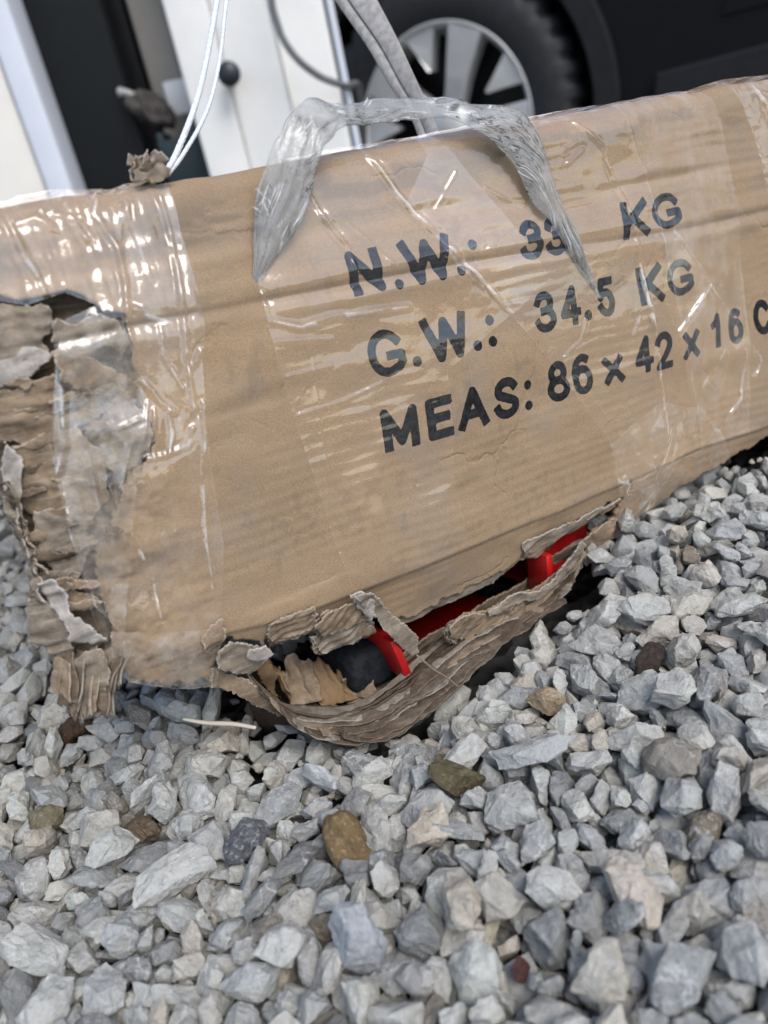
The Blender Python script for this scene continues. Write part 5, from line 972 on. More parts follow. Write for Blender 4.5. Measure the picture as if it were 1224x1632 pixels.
-1194,2019,-38,8,-91,14,-36,82,12,-895,2455,-66,24,58,-76,0,94,18,-1036,3198,-72,66,-47,-55,15,84,16,-711,997,-27,42,43,69,38,62,25,
-862,1234,-47,88,-38,11,21,98,8,-913,1377,-76,15,57,-71,36,78,18,-872,2364,-77,18,46,-77,-38,109,7,-922,2836,-23,60,19,-68,35,105,12,
-826,3117,-26,38,-28,-79,37,77,10,-968,3203,-74,17,-58,58,-53,123,1,-791,811,-56,11,-98,-8,9,76,3,-632,1023,-72,30,62,-55,-45,89,3,
-774,1309,-62,76,-12,-62,0,76,20,-723,2579,-115,55,71,27,32,85,4,-627,2647,-25,63,-15,3,-75,105,4,-715,2985,-42,21,4,-12,96,151,14,
-681,3131,-25,18,51,70,44,90,6,-635,3346,21,61,41,10,66,173,23,-487,860,46,74,61,-22,-7,173,5,-558,1116,-73,4,22,26,-93,73,4,
-454,1137,-32,91,26,-1,27,155,6,-581,2561,-42,62,45,-44,-44,98,16,-552,2672,-29,70,17,63,25,120,15,-539,2970,-67,60,74,-19,15,117,18,
-620,2973,-68,13,-81,-11,-55,75,5,-607,3119,-17,6,-76,-13,62,151,6,-586,3394,-47,16,27,40,85,66,13,-417,892,4,77,55,28,-8,135,18,
-330,1035,38,17,60,74,22,134,13,-375,1127,-80,11,-44,-88,-2,119,2,-374,2534,-88,23,-42,-40,-77,105,25,-543,2920,-34,91,-7,-29,-27,68,19,
-257,2960,-37,35,7,-82,42,51,4,-337,3020,-1,2,-45,-72,51,84,9,-325,3161,-29,82,10,37,-40,108,3,-325,3353,-20,41,-76,-22,-43,115,0,
-189,840,-40,22,48,-84,1,106,10,-197,1039,-13,26,62,70,-21,114,9,-155,2627,-1,63,73,-18,14,108,9,-197,2802,6,3,43,-88,13,152,15,
-204,2906,-43,36,-69,-33,-52,90,16,-259,3016,-56,55,-81,8,13,130,4,-118,3350,-50,40,-12,29,85,93,1,-127,825,10,4,97,2,-18,105,11,
-111,1087,-26,49,79,-35,-6,140,3,-62,2732,-61,19,-71,-65,-8,80,20,-86,2978,-70,49,-62,-56,18,97,19,-156,3064,-52,23,-18,83,-45,89,25,
-78,3155,-20,39,-46,7,-78,76,24,-89,3431,-52,10,-6,7,-98,75,15,52,824,-108,41,-55,-65,30,82,4,161,990,-13,91,-23,-12,28,109,6,
121,2477,-10,35,5,-42,-82,157,6,130,2653,-82,14,22,-78,54,121,25,66,2849,-32,36,50,-1,-77,111,18,18,2895,-76,55,-49,-4,-66,83,19,
52,3065,-2,55,76,-9,-31,109,1,112,3194,8,76,12,-30,-55,137,11,259,924,-44,36,49,78,4,119,12,219,2415,-83,79,32,-19,48,74,23,
302,2582,-70,4,43,12,-88,74,19,204,2717,-42,28,21,-56,74,168,15,295,2887,5,17,-32,-77,50,119,25,316,2992,-17,54,74,21,30,113,4,
340,3271,22,47,65,39,-43,148,17,275,3344,30,89,3,-21,39,141,7,342,935,-4,58,56,-40,-41,164,18,314,1064,-78,29,39,82,27,113,15,
419,2821,-11,53,-57,-47,38,100,8,371,2926,-105,13,41,-59,67,76,25,373,3203,-30,41,2,-39,-81,153,14,187,3361,24,24,0,-46,-85,141,11,
619,820,-122,32,-82,42,-16,77,3,643,2913,-21,17,-84,42,27,112,0,564,2875,-34,76,25,52,-25,119,0,610,3182,-22,33,-38,54,-66,96,11,
556,3274,-100,76,-32,28,46,107,14,571,3312,-37,22,71,52,39,105,8,806,901,-13,48,-13,3,-86,121,16,681,934,-30,47,37,-49,-61,114,15,
795,1208,-117,59,-10,-79,0,109,18,881,2084,-47,15,-63,-61,-43,98,3,706,2866,-31,15,-46,67,-55,114,20,665,2955,-49,43,-12,88,-8,61,9,
685,3159,32,54,-11,-64,-51,173,0,825,3439,-85,42,20,86,-15,75,11,761,815,-85,44,22,-1,-86,70,7,846,968,-66,12,-47,-85,-11,51,22,
968,1160,-74,5,-4,-91,-38,69,16,944,1484,-46,24,-59,-66,-37,119,25,816,2907,-64,13,47,69,52,84,16,924,3076,2,74,-47,43,17,92,14,
949,3204,-43,54,50,-45,-48,92,14,931,3358,30,13,15,-88,-40,102,3,983,823,-29,19,-29,68,-64,127,13,1067,1028,-65,13,-37,-79,-45,112,12,
1083,1091,-16,5,86,4,48,85,8,1069,1424,-87,2,-16,-98,5,85,23,1204,1472,-31,2,88,44,10,98,25,1043,1600,-78,14,-78,55,24,109,14,
1106,3108,-62,93,5,30,-12,70,4,965,3309,-36,84,-35,9,-38,173,20,1000,3403,-8,19,-84,-49,-3,105,20,1139,898,-9,37,-19,-68,-59,154,22,
1234,1075,-7,12,60,78,-3,117,14,1151,1154,0,58,0,4,80,125,4,1100,1532,-77,27,39,82,-30,81,24,1136,1594,0,85,-38,7,-35,110,21,
1243,1906,-51,58,61,-7,52,95,5,1045,3181,-49,22,-89,27,27,107,12,1135,3186,-46,95,7,7,27,70,16,1089,3342,18,22,4,87,-41,134,14,
1403,959,-29,80,3,-51,-29,124,3,1404,1083,8,24,66,-67,-22,141,24,1325,1261,-68,4,-79,18,-57,77,12,1383,1659,-70,74,-47,-5,-45,122,5,
1263,1977,-21,92,19,7,-30,93,13,1317,2121,-12,38,39,24,79,139,22,1290,3301,-54,71,-66,-17,-11,131,7,1372,3435,-83,11,31,93,-1,99,0,
1498,815,-47,48,-83,12,-22,113,21,1616,1139,-10,79,-54,16,-20,137,16,1541,1206,-44,57,-63,14,-49,60,7,1456,1482,-74,16,7,-96,-16,67,9,
1281,1397,11,16,41,-89,6,150,24,1518,1860,-15,15,7,-31,93,111,24,1379,1963,-24,75,2,53,37,101,1,1440,2144,-34,94,-10,-27,-7,120,18,
1541,2303,-37,65,0,-20,71,107,3,1579,2439,-91,87,43,9,19,79,20,1493,2932,-69,82,-10,-2,55,80,10,1589,883,-55,43,-22,25,-83,79,19,
1619,1024,-27,55,29,-46,-62,124,12,1643,1301,-72,36,-70,59,7,83,13,1604,1320,-17,38,30,85,-16,113,8,1691,1582,-10,20,65,71,7,98,18,
1589,1737,-34,59,-51,31,53,84,5,1563,2037,22,9,1,-68,-71,173,7,1688,2133,-67,53,-63,-47,-27,81,24,1683,2331,-57,95,-19,9,16,63,17,
1680,2378,-89,12,41,-89,-9,98,11,1612,2576,-90,39,34,-3,85,69,9,1676,2857,15,35,45,-58,-57,135,12,1699,3198,-138,31,-71,60,15,69,24,
1671,3257,-119,85,-32,-34,20,56,23,-1560,904,14,22,-45,-84,13,173,3,-1621,1137,39,1,-69,58,42,150,14,-1580,1300,16,55,62,51,19,139,2,
-1668,1475,-5,5,-28,95,9,126,20,-1652,1863,-56,24,-6,96,2,109,2,-1644,2698,-54,41,37,-51,64,106,19,-1683,3159,-8,48,79,-22,-27,100,10,
-1601,3250,-37,20,-54,-46,66,94,4,-1698,3352,-40,62,49,38,47,98,5,-1394,907,-75,23,-64,-62,37,81,22,-1389,1146,-69,27,44,-5,84,81,17,
-1492,1169,-29,38,-64,-6,65,75,0,-1693,1568,-27,78,-15,-24,54,118,22,-1536,3011,17,26,-73,51,-34,155,8,-1482,3137,-46,95,-12,23,-11,93,11,
-1538,3254,-30,34,-78,48,-15,85,1,-1537,3424,-25,33,74,-21,-53,83,2,-1388,1046,8,46,24,-56,-63,108,3,-1301,1189,-46,47,51,-70,4,83,7,
-1351,1205,-79,35,-41,80,-20,87,15,-1368,1286,-38,24,-88,-15,-36,134,18,-1354,1343,-65,3,46,87,9,73,25,-1311,3064,-4,15,-31,-92,-9,108,5,
-1328,3354,-3,66,-50,25,-48,134,7,-1393,3430,-65,38,19,77,46,92,4,-938,1042,-3,95,25,10,12,117,24,-1143,1213,17,14,-46,-86,-11,134,11,
-1179,1338,-64,46,-86,11,11,153,8,-1165,3045,-33,65,8,-42,-62,122,5,-1085,3170,-65,16,46,-58,-63,89,0,-1238,3447,-61,37,75,41,-33,71,15,
-957,863,-75,18,-37,4,90,91,14,-826,958,-13,17,96,19,0,129,15,-1075,1122,-51,27,44,51,-67,67,24,-1074,1274,-5,44,-34,70,-43,79,24,
-964,1811,-68,50,25,70,42,87,22,-984,2696,-31,34,33,-26,-83,77,0,-1010,2894,-10,34,44,80,16,132,1,-1064,3138,3,21,92,29,7,144,4,
-1015,3271,-50,64,-69,28,13,87,14,-921,809,-43,66,64,11,-35,73,9,-845,1040,-95,28,46,72,-42,71,3,-984,1287,-99,52,-49,-17,-66,82,11,
-906,1935,-68,40,22,54,-69,81,3,-661,2717,6,77,-40,-14,-45,103,22,-859,2784,-15,76,-60,1,18,120,0,-907,3122,-13,91,-29,14,-21,99,23,
-893,3173,35,24,1,-91,31,123,8,-816,3326,-26,35,66,36,54,155,11,-623,928,-86,64,-10,-71,24,96,11,-721,1060,-58,48,-54,-40,-55,96,16,
-768,1200,-31,14,-95,1,-25,108,21,-677,2817,21,74,-27,-11,59,111,21,-823,2829,-72,71,9,9,-68,78,1,-695,3207,-5,27,-28,84,-36,69,12,
-660,3390,-40,24,-35,-89,-11,87,18,-654,839,-81,26,-79,-55,-1,98,13,-598,1081,-81,6,86,-44,20,67,16,-658,1081,-24,88,-39,4,-25,105,13,
-483,2725,-54,21,48,14,-83,91,5,-576,3005,-16,25,37,54,69,83,24,-670,3063,-23,53,-65,-38,-36,86,6,-602,3248,-43,40,-13,-24,87,84,20,
-500,3402,7,9,-40,4,-90,129,3,-350,831,-10,83,45,22,22,124,13,-584,1186,20,4,-71,-49,49,142,8,-367,1167,-20,8,-73,-64,16,94,25,
-341,2744,-47,80,-52,22,-17,112,22,-423,2928,-4,55,24,-77,-15,95,4,-455,2972,-29,18,-35,81,-42,82,25,-449,3061,42,17,1,-14,-97,150,3,
-265,3292,25,94,16,19,16,173,13,-143,921,26,34,46,-78,-22,153,21,-286,1068,-28,37,-49,-26,-73,109,1,-164,1176,-69,2,86,-45,21,89,17,
-178,2376,-57,80,31,-45,-19,101,11,-307,2513,-70,63,-18,-4,-74,110,23,-25,2497,-35,36,-68,3,-63,95,10,-329,2543,-13,55,-31,-25,-72,99,14,
-286,2887,11,1,-96,25,6,126,13,-233,3100,-53,19,-58,60,-50,108,5,-205,3148,3,30,68,-60,28,103,6,-295,3425,-71,21,-7,60,-75,110,25,
-49,999,-42,27,31,32,-84,108,21,109,883,-23,18,5,86,45,123,2,-35,1606,-56,70,70,10,2,62,4,-30,2045,-109,35,88,25,11,66,16,
-168,2316,-49,17,21,-83,-47,79,2,1,2717,-29,46,87,-5,5,106,16,-79,2872,-69,5,-59,-49,62,80,3,18,3310,-29,48,41,-69,-32,86,17,
-76,3407,18,83,52,-10,-5,173,20,48,836,-61,30,7,-84,-43,75,25,147,2406,-43,6,-98,15,-6,84,10,138,2639,-35,43,79,6,40,102,5,
119,2796,-9,31,0,92,-21,85,24,-20,2902,-23,75,-56,-18,-27,132,21,-1,3129,-52,13,-53,-8,82,84,4,121,818,-44,49,-58,63,11,92,24,
154,1032,-79,56,-64,45,-22,105,18,191,2658,-69,62,-27,72,-9,72,0,417,2869,-60,28,3,-48,82,91,25,313,3090,-60,60,35,-5,-71,88,22,
261,3093,-48,25,85,30,33,74,1,304,3098,9,49,29,-1,81,129,14,342,817,-17,54,-73,1,-39,110,22,313,2658,-57,68,52,-30,40,63,9,
310,2745,5,81,-34,9,-44,118,1,362,2876,-80,30,36,-79,-37,71,16,429,3034,13,57,-50,31,-56,153,21,488,3295,-65,21,-24,7,-93,98,21,
463,3434,41,42,59,-63,-25,69,23,556,872,-9,70,2,-34,61,92,3,506,2668,-31,18,76,23,56,107,12,554,3073,-31,42,10,11,-88,84,19,
504,3221,-39,27,18,23,-90,88,23,620,3411,43,23,51,-11,81,134,24,625,833,-26,35,21,90,-1,124,23,765,976,4,91,27,26,-10,118,2,
776,1241,-55,38,32,-85,-14,70,25,720,2142,-54,88,43,9,14,79,21,719,2947,-22,58,-63,-49,8,92,25,747,3083,-5,71,-61,-30,-15,111,19,
644,3236,-59,10,-53,-53,64,96,4,775,3421,-4,86,-10,48,-7,127,21,872,850,25,14,-55,-80,-17,151,10,831,1045,21,59,52,-49,-34,115,22,
955,1092,2,46,-8,-58,-65,139,5,903,1420,-47,53,31,-23,74,85,11,972,1566,-71,12,25,-3,95,74,9,966,2540,-13,21,85,-46,-2,115,2,
983,3120,-3,65,-57,-28,-40,148,20,969,915,-14,69,22,-4,67,117,22,990,980,-48,11,54,-13,-81,88,20,1117,1376,-11,74,-51,41,8,173,19,
1029,1491,-29,71,-53,42,-10,126,14,1056,1581,-21,66,16,24,-68,111,8,1103,1794,-77,28,42,-76,38,75,18,980,3003,-58,12,52,-81,-21,69,6,
1254,941,7,95,-27,0,-10,105,3,1064,980,33,43,-4,69,-56,168,22,1164,1308,-47,42,85,-27,4,87,2,1202,1402,-86,24,2,67,-69,67,16,
1185,1552,-54,41,-81,39,-7,103,13,1120,1497,-12,38,-38,-44,70,135,21,1216,1823,-4,83,12,-52,7,130,9,1336,3192,-45,40,46,-69,-37,110,6,
1246,3198,6,64,-19,-24,-69,151,2,1224,3264,3,63,-76,-1,-8,112,21,1285,1305,-44,58,44,67,-5,107,12,1252,1416,-47,51,31,-38,-70,118,25,
1310,1491,-55,89,39,-2,-17,122,5,1326,1558,-18,83,12,-17,-50,116,22,1249,1767,-50,28,8,66,68,77,20,1358,2019,-92,26,-33,-56,-70,113,5,
1399,3244,-5,51,64,19,-53,143,13,1392,3379,-77,34,35,44,74,68,21,1529,1027,-24,20,-31,-24,-89,172,5,1437,1122,-105,59,30,-25,69,78,18,
1647,1216,-37,24,-11,-81,50,149,15,1405,1455,-34,11,37,87,27,101,4,1450,1678,-5,75,-7,-62,-18,129,20,1517,1957,-7,66,54,-26,42,93,23,
1405,1847,-16,6,-38,85,-33,99,3,1378,2154,-21,33,69,-20,-59,91,17,1452,2556,-50,71,38,-17,-55,81,12,1502,3213,-72,55,-39,4,-73,78,0,
1569,3373,-61,74,27,-58,12,85,16,1643,828,-5,89,23,7,-36,115,6,1694,1005,-63,37,60,11,69,106,3,1713,1103,-33,60,25,74,-6,81,15,
1697,1264,-68,65,-57,38,-30,77,19,1515,1471,-23,12,14,-93,27,129,15,1633,1727,-6,65,-13,-13,73,93,11,1693,1777,-10,37,34,82,25,109,25,
1450,2092,-59,52,79,16,24,51,11,1633,2126,-16,6,63,9,75,104,23,1520,2226,25,67,17,18,68,173,9,1612,2661,-10,34,-27,-31,83,129,14,
1652,2705,-15,15,-6,96,19,96,2,1689,3213,-73,37,32,-86,-2,120,22,-1693,829,-58,9,55,60,55,82,12,-1554,1130,-25,13,81,54,13,82,10,
-1689,1410,30,4,-96,23,-6,100,0,-1625,1454,-48,65,18,-10,-72,97,22,-1566,1620,-50,22,74,-47,-41,109,0,-1700,1901,-25,60,-48,40,-48,88,1,
-1668,2178,-42,72,-3,-68,1,108,5,-1572,3134,-55,7,-20,87,-42,68,2,-1645,3285,24,66,39,-46,-42,173,16,-1627,3401,-34,65,30,24,64,111,5,
-1478,838,-40,89,21,-26,-27,108,20,-1580,1047,-36,91,-13,-23,-28,97,16,-1538,1098,-46,18,-50,74,39,71,19,-1289,1387,-82,48,-32,64,49,70,1,
-1578,1780,8,14,-5,3,-98,72,17,-1601,1937,-22,65,57,46,14,84,11,-1492,3068,-48,24,-74,44,-43,92,1,-1366,3271,-58,89,10,-28,-32,59,5,
-1524,3336,-15,40,12,22,87,119,10,-1341,813,-15,12,84,-29,-43,77,17,-1174,1123,-5,35,-57,-38,62,100,9,-1419,1221,-12,73,24,54,-30,142,11,
-1287,1343,-37,88,15,-22,-38,105,11,-1434,3079,-1,91,-22,-11,30,88,3,-1429,3344,-20,81,29,44,-21,120,2,-1250,855,18,8,93,23,-23,121,24,
-942,907,9,43,80,15,37,161,18,-1082,1130,53,42,27,-29,-81,166,21,-1211,1277,-19,34,-12,26,-88,104,20,-1315,2970,20,19,11,89,-38,73,17,
-1134,3142,-49,73,43,50,-8,81,14,-1128,3219,12,13,-30,-66,66,145,19,-1211,3351,-17,2,93,-18,30,85,24,-1011,859,-40,65,-39,22,-59,84,24,
-970,1177,-73,35,43,81,9,101,6,-978,1092,-40,70,61,-4,-34,101,9,-980,1326,-32,3,-56,-79,21,93,2,-1026,2164,-36,21,-24,-3,-94,89,10,
-988,2954,57,1,-92,37,7,173,4,-1033,3004,-18,14,1,-5,98,106,17,-950,3233,-21,56,-14,-41,69,104,19,-1009,3381,-20,85,-21,-21,-41,93,3,
-629,809,-66,1,79,-22,-55,75,13,-877,1054,-52,72,3,-23,64,88,16,-907,1170,-67,66,-14,-72,-9,68,5,-851,2845,0,45,-56,-67,-14,134,5,
-826,2968,-16,3,-97,9,-18,100,12,-894,3271,-69,23,-43,-34,79,121,19,-922,3334,-7,43,22,-83,-24,135,18,-723,815,-45,31,60,-1,73,80,9,
-660,995,-24,55,19,-26,-75,87,10,-820,1149,-22,58,-72,-32,-14,101,14,-623,2090,-50,52,-14,-49,67,79,1,-579,2573,51,0,10,11,98,173,3,
-758,2817,1,23,-36,-89,-5,125,13,-636,2916,-66,30,53,34,71,79,2,-751,3070,6,95,-27,1,-4,132,2,-744,3151,45,29,-48,-57,-58,155,5,
-710,3338,-49,47,-43,-67,-35,101,20,-575,806,-4,40,50,-42,62,108,24,-598,992,-22,58,-37,-43,57,107,6,-587,2113,-80,25,35,-80,-38,53,24,
-557,2452,-56,20,-5,-94,25,97,1,-677,2866,-18,18,-3,-68,-70,78,21,-709,2907,-4,52,58,-43,45,96,24,-519,3043,-35,65,63,13,-39,92,8,
-456,3260,-1,10,-49,-4,-86,147,11,-410,3341,-12,28,-93,11,-14,90,22,-289,811,-66,65,32,46,50,76,9,-616,1123,-36,47,-38,76,19,87,9,
-363,1078,-27,10,-75,-55,32,103,24,-398,2453,-2,52,19,-67,-48,145,23,-480,2634,-11,86,-13,-31,35,130,14,-301,2785,-6,7,89,-3,-42,124,8,
-387,2816,22,44,39,-21,-76,111,22,-386,2977,10,20,-22,-64,-70,89,22,-282,3156,32,72,-52,-42,-11,125,11,-263,3417,4,28,89,29,15,128,9,
-122,827,-42,7,87,-41,-21,73,2,-285,1170,-31,75,60,-24,1,106,2,-315,1136,-46,12,58,79,6,92,0,-319,2256,-101,3,-92,-24,-28,82,0,
-248,2728,-42,23,-32,22,88,89,5,-50,2766,28,56,-10,26,-76,141,25,-135,2900,-50,12,-75,36,52,92,20,-143,3004,-28,56,14,74,30,101,8,
-264,3092,3,19,54,-71,39,138,16,-86,933,-52,57,17,58,-53,89,17,-52,2671,-37,44,-3,-73,-51,101,5,-7,2824,-49,69,-37,-43,42,96,17,
-79,2831,-16,38,-44,-79,-11,96,12,-95,3050,-33,41,75,-6,50,109,5,-26,3199,-6,44,-61,49,-41,131,15,
]
NV=26
def stone_points(k):
    r=np.random.RandomState(100+k)
    n=r.randint(11,19)
    p=r.normal(size=(n*3,3)); p/=np.linalg.norm(p,axis=1)[:,None]
    # spread points apart
    keep=[p[0]]
    for q in p[1:]:
        if min(np.linalg.norm(q-a) for a in keep)>0.55: keep.append(q)
        if len(keep)>=n: break
    p=np.array(keep)*r.uniform(.82,1.1,(len(keep),1))
    p*=np.array([1.0,r.uniform(.68,.95),r.uniform(.42,.8)])
    p-=(p.max(0)+p.min(0))/2
    return p*.5/ (np.prod(p.max(0)-p.min(0))**(1/3)/1.7)   # unit-ish diameter

s_all = np.array(STONES, float).reshape(-1, 9); NS = len(s_all)
s_pos = s_all[:, :3] * .0001
s_q = s_all[:, 3:7] / 99.
s_sz = s_all[:, 7] * .0001
s_k = s_all[:, 8].astype(int)
s_q = s_q / np.linalg.norm(s_q, axis=1)[:, None]
def hull_bm(k):
    bm = bmesh.new()
    for q in stone_points(k): bm.verts.new(q)
    r = bmesh.ops.convex_hull(bm, input=bm.verts)
    bmesh.ops.delete(bm, geom=[g for g in r['geom_interior'] if isinstance(g, bmesh.types.BMVert)], context='VERTS')
    bmesh.ops.dissolve_limit(bm, angle_limit=math.radians(17), verts=bm.verts[:], edges=bm.edges[:])
    return bm
def stone_mesh(k, level, round_=False):
    bm = hull_bm(k); r = np.random.RandomState(900 + k)
    if level:
        bmesh.ops.bevel(bm, geom=bm.edges[:], offset=.017 if not round_ else .10, segments=2 if level > 1.6 else 1, affect='EDGES', profile=.6, clamp_overlap=True)
        bmesh.ops.triangulate(bm, faces=bm.faces[:])
        if level > 1:
            for it in range(3 if level > 1.6 else 1):
                lim = (.30, .15, .085)[it]
                es = [e for e in bm.edges if e.calc_length() > lim]
                bmesh.ops.subdivide_edges(bm, edges=es, cuts=1, use_grid_fill=False)
                bmesh.ops.triangulate(bm, faces=[f for f in bm.faces if len(f.verts) > 3])
            bm.normal_update()
            co = np.array([v.co for v in bm.verts]); no = np.array([v.normal for v in bm.verts])
            X_, Y_, Z_ = co.T
            d = .026 * fbm(X_ * 3.1 + Z_ * 1.7, Y_ * 3.1 - Z_ * 1.3, k, 3) - .042 * np.abs(fbm(X_ * 4.3 - Z_ * 2.9, Y_ * 4.1 + Z_ * 3.3, k + 60, 2)) + .011 * fbm(X_ * 12 - Z_ * 7, Y_ * 12 + Z_ * 6, k + 40, 2)
            co = co + no * d[:, None]
            for v, c in zip(bm.verts, co): v.co = c
    bmesh.ops.triangulate(bm, faces=bm.faces[:])
    me = bpy.data.meshes.new('stone'); bm.to_mesh(me); bm.free()
    me.polygons.foreach_set('use_smooth', np.full(len(me.polygons), True)); me.set_sharp_from_angle(angle=math.radians(25 if not round_ else 60))
    return me
def tri_np(me):
    V = np.empty(len(me.vertices) * 3, np.float32); me.vertices.foreach_get('co', V)
    F = np.empty(len(me.polygons) * 3, np.int32); me.loops.foreach_get('vertex_index', F)
    return V.reshape(-1, 3), F.reshape(-1, 3)
def quat_mats(q):
    w, x, y, z = q.T
    return np.stack([1 - 2 * (y * y + z * z), 2 * (x * y - w * z), 2 * (x * z + w * y), 2 * (x * y + w * z), 1 - 2 * (x * x + z * z), 2 * (y * z - w * x),
                     2 * (x * z - w * y), 2 * (y * z + w * x), 1 - 2 * (x * x + y * y)], -1).reshape(-1, 3, 3)
LIP_BED = [(395, 1100), (440, 1140), (500, 1184), (560, 1190), (640, 1170), (700, 1122), (770, 1054), (860, 974), (945, 892), (990, 858)]
def in_box(P, r):
    L = to_local(P); u, y, v = L[:, 0], L[:, 1], -L[:, 2]
    body = (u > -.002) & (u < .47) & (y > -.004 - .0 * r) & (v < .122 + r * .4) & (y < .9)
    belly = (u > .050) & (u < .215) & (y > -.012) & (y < .075) & (v < .158 + r * .45)
    tuft = (u > -.006) & (u < .012) & (y > -.012) & (y < .02) & (v < .121 + r * .5)
    return body | belly | tuft
def scatter(pos, q, sz, k, meshes, name, parent, seed, kind='stuff', sq=None):
    rng = np.random.RandomState(seed); rnd = rng.rand(len(pos))
    if sq is None: sq = np.ones((len(pos), 3))
    Vs, Fs, As = [], [], []; n = 0
    M = quat_mats(q)
    for a in range(NV):
        v, f = meshes[a]; m = np.nonzero(k == a)[0]
        if not len(m): continue
        P = np.einsum('nij,nvj->nvi', M[m] * sz[m][:, None, None], v[None] * sq[m][:, None, :]) + pos[m][:, None]
        Vs.append(P.reshape(-1, 3)); Fs.append((f[None] + (np.arange(len(m)) * len(v))[:, None, None] + n).reshape(-1, 3)); As.append(np.repeat(rnd[m], len(v))); n += len(m) * len(v)
    me = mesh_np(name, np.concatenate(Vs), np.concatenate(Fs), True, {'rnd': np.concatenate(As)})
    me.set_sharp_from_angle(angle=math.radians(24))
    return tag(link(name, me, ST_ATTR, parent), kind=kind)

wpos = s_pos.copy(); wpos[:, 2] += slope(wpos[:, 0], wpos[:, 1])
gone = in_box(wpos, s_sz)
# the lip has pushed its bed clear: no stones stand proud just in front of it
L_ = to_local(wpos); lip_u = np.array([UV(x, y)[0] for x, y in LIP_BED]); lip_v = np.array([UV(x, y)[1] for x, y in LIP_BED])
near_lip = ~gone & (L_[:, 1] > -.034) & (L_[:, 1] < .05) & (L_[:, 0] > lip_u[0] - .006) & (L_[:, 0] < lip_u[-1] + .006)
push = np.interp(L_[:, 0], lip_u, lip_v) + s_sz * .40 - .30 * (-.004 - L_[:, 1]).clip(0, .03) - (-L_[:, 2])
wpos[:, 2] -= np.where(near_lip, push.clip(0, .0125), 0)
SPECIAL = {   # rank in the list -> look
    25: ('brown', (.185, .125, .058), True, 1., 'rounded golden brown pebble standing out among grey gravel in front of the hole'),
    115: ('olive', (.105, .088, .048), True, 1.35, 'dark olive brown stone leaning among grey gravel right of the golden brown pebble'),
    209: ('umber', (.045, .030, .024), True, 1.4, 'small dark umber stone in the gravel right of the carton lip'),
    294: ('rust', (.070, .038, .020), True, 1.5, 'dark rusty brown stone just below the torn left corner of the carton'),
    70: ('earth', (.12, .085, .052), True, .85, 'earth brown stone wedged in the gravel at left below the carton'),
    275: ('moss', (.175, .150, .092), True, 1.7, 'flat khaki stone in the gravel near the left edge'),
    49: ('bluegrey', (.40, .415, .435), False, 1.6, 'large smooth pale blue grey stone in the gravel at the front'),
    35: ('cream', (.56, .495, .41), False, 1.2, 'big cream coloured stone in the gravel at the front right'),
    29: ('tan', (.36, .265, .16), False, .72, 'orange tan stone in the gravel just right of the hole lip'),
    191: ('ivory', (.50, .43, .335), False, 1.65, 'ivory stone with rust tints beside the olive stone'),
    21: ('slate', (.105, .108, .116), False, 1., 'dark slate grey rough stone in the gravel left of the golden brown pebble'),
    161: ('white', (.52, .52, .51), False, 1.05, 'rounded white speckled stone just above the golden brown pebble'),
    26: ('wine', (.085, .034, .032), True, .5, 'small dark red chip of stone in the gravel near the front edge'),
}
squash = np.exp(np.random.RandomState(12).normal(0, .19, (NS, 3))); squash /= np.prod(squash, axis=1)[:, None] ** (1 / 3)
hi = [stone_mesh(k, 2) for k in range(NV)]
mid_ = [tri_np(stone_mesh(k, 1.5)) for k in range(NV)]
lo = [tri_np(stone_mesh(k, 1)) for k in range(NV)]
lo0 = [tri_np(stone_mesh(k, 0)) for k in range(NV)]
count = 0; used = np.zeros(NS, bool)
for me in hi: me.materials.append(ST_OBJ)
for i in range(NS):
    if gone[i]: used[i] = True; continue
    if i in SPECIAL:
        nm, col, gritty, sc, lab = SPECIAL[i]
        if nm == 'brown':                                      # water worn: an egg with a flattened top
            bm = bmesh.new(); bmesh.ops.create_icosphere(bm, subdivisions=5, radius=.5)
            co = np.array([v.co for v in bm.verts]); a_ = co / .5
            rr = 1 / (np.abs(a_) ** 3).sum(1) ** (1 / 3)
            rr *= 1 + .07 * fbm(a_[:, 0] * 1.7 + a_[:, 2], a_[:, 1] * 1.7 - a_[:, 2], 77, 3) + .012 * fbm(a_[:, 0] * 11 + a_[:, 2] * 5, a_[:, 1] * 11 - a_[:, 2] * 6, 78, 2)
            for v, c_, r_ in zip(bm.verts, a_, rr): v.co = Vector((c_ * r_ * np.array([.37, .36, .62]) * (1 - .12 * c_[2])).tolist())
            me = bpy.data.meshes.new('gravel_stone'); bm.to_mesh(me); bm.free(); me.polygons.foreach_set('use_smooth', np.full(len(me.polygons), True))
        else: me = stone_mesh(int(s_k[i]), 2, gritty and nm == 'umber')
        me.name = 'gravel_stone'; me.materials.append(stone_mat('stone_' + nm, 'fixed', col, gritty))
        o = link('gravel_stone', me, None); tag(o, lab, 'stone', 'odd coloured stones lying in the grey gravel')
        o.location = wpos[i] + np.array([0, 0, .0015 if sc > 1 else 0])
        o.scale = [float(s_sz[i]) * sc * float(k_) for k_ in (squash[i] if nm != 'brown' else (1, 1, 1))]
    elif count < 300:
        o = link('stone', hi[s_k[i]], None, GROUND); o.location = wpos[i]; o.scale = [float(s_sz[i] * k_) for k_ in squash[i]]; count += 1
    else: continue
    if i in SPECIAL and SPECIAL[i][0] == 'brown':
        o.location = PW(553, 1340, .243); o.scale = (.0166,) * 3; used[i] = True; o.rotation_euler = (math.radians(-30), math.radians(-12), .1); continue
    if i in SPECIAL and SPECIAL[i][0] in ('bluegrey', 'cream', 'ivory', 'white'): o.location.z += .004
    used[i] = True
    o.rotation_mode = 'QUATERNION'; o.rotation_quaternion = s_q[i]
rest = ~used
scatter(wpos[rest], s_q[rest], s_sz[rest], s_k[rest], mid_, 'gravel', GROUND, 3, sq=squash[rest])
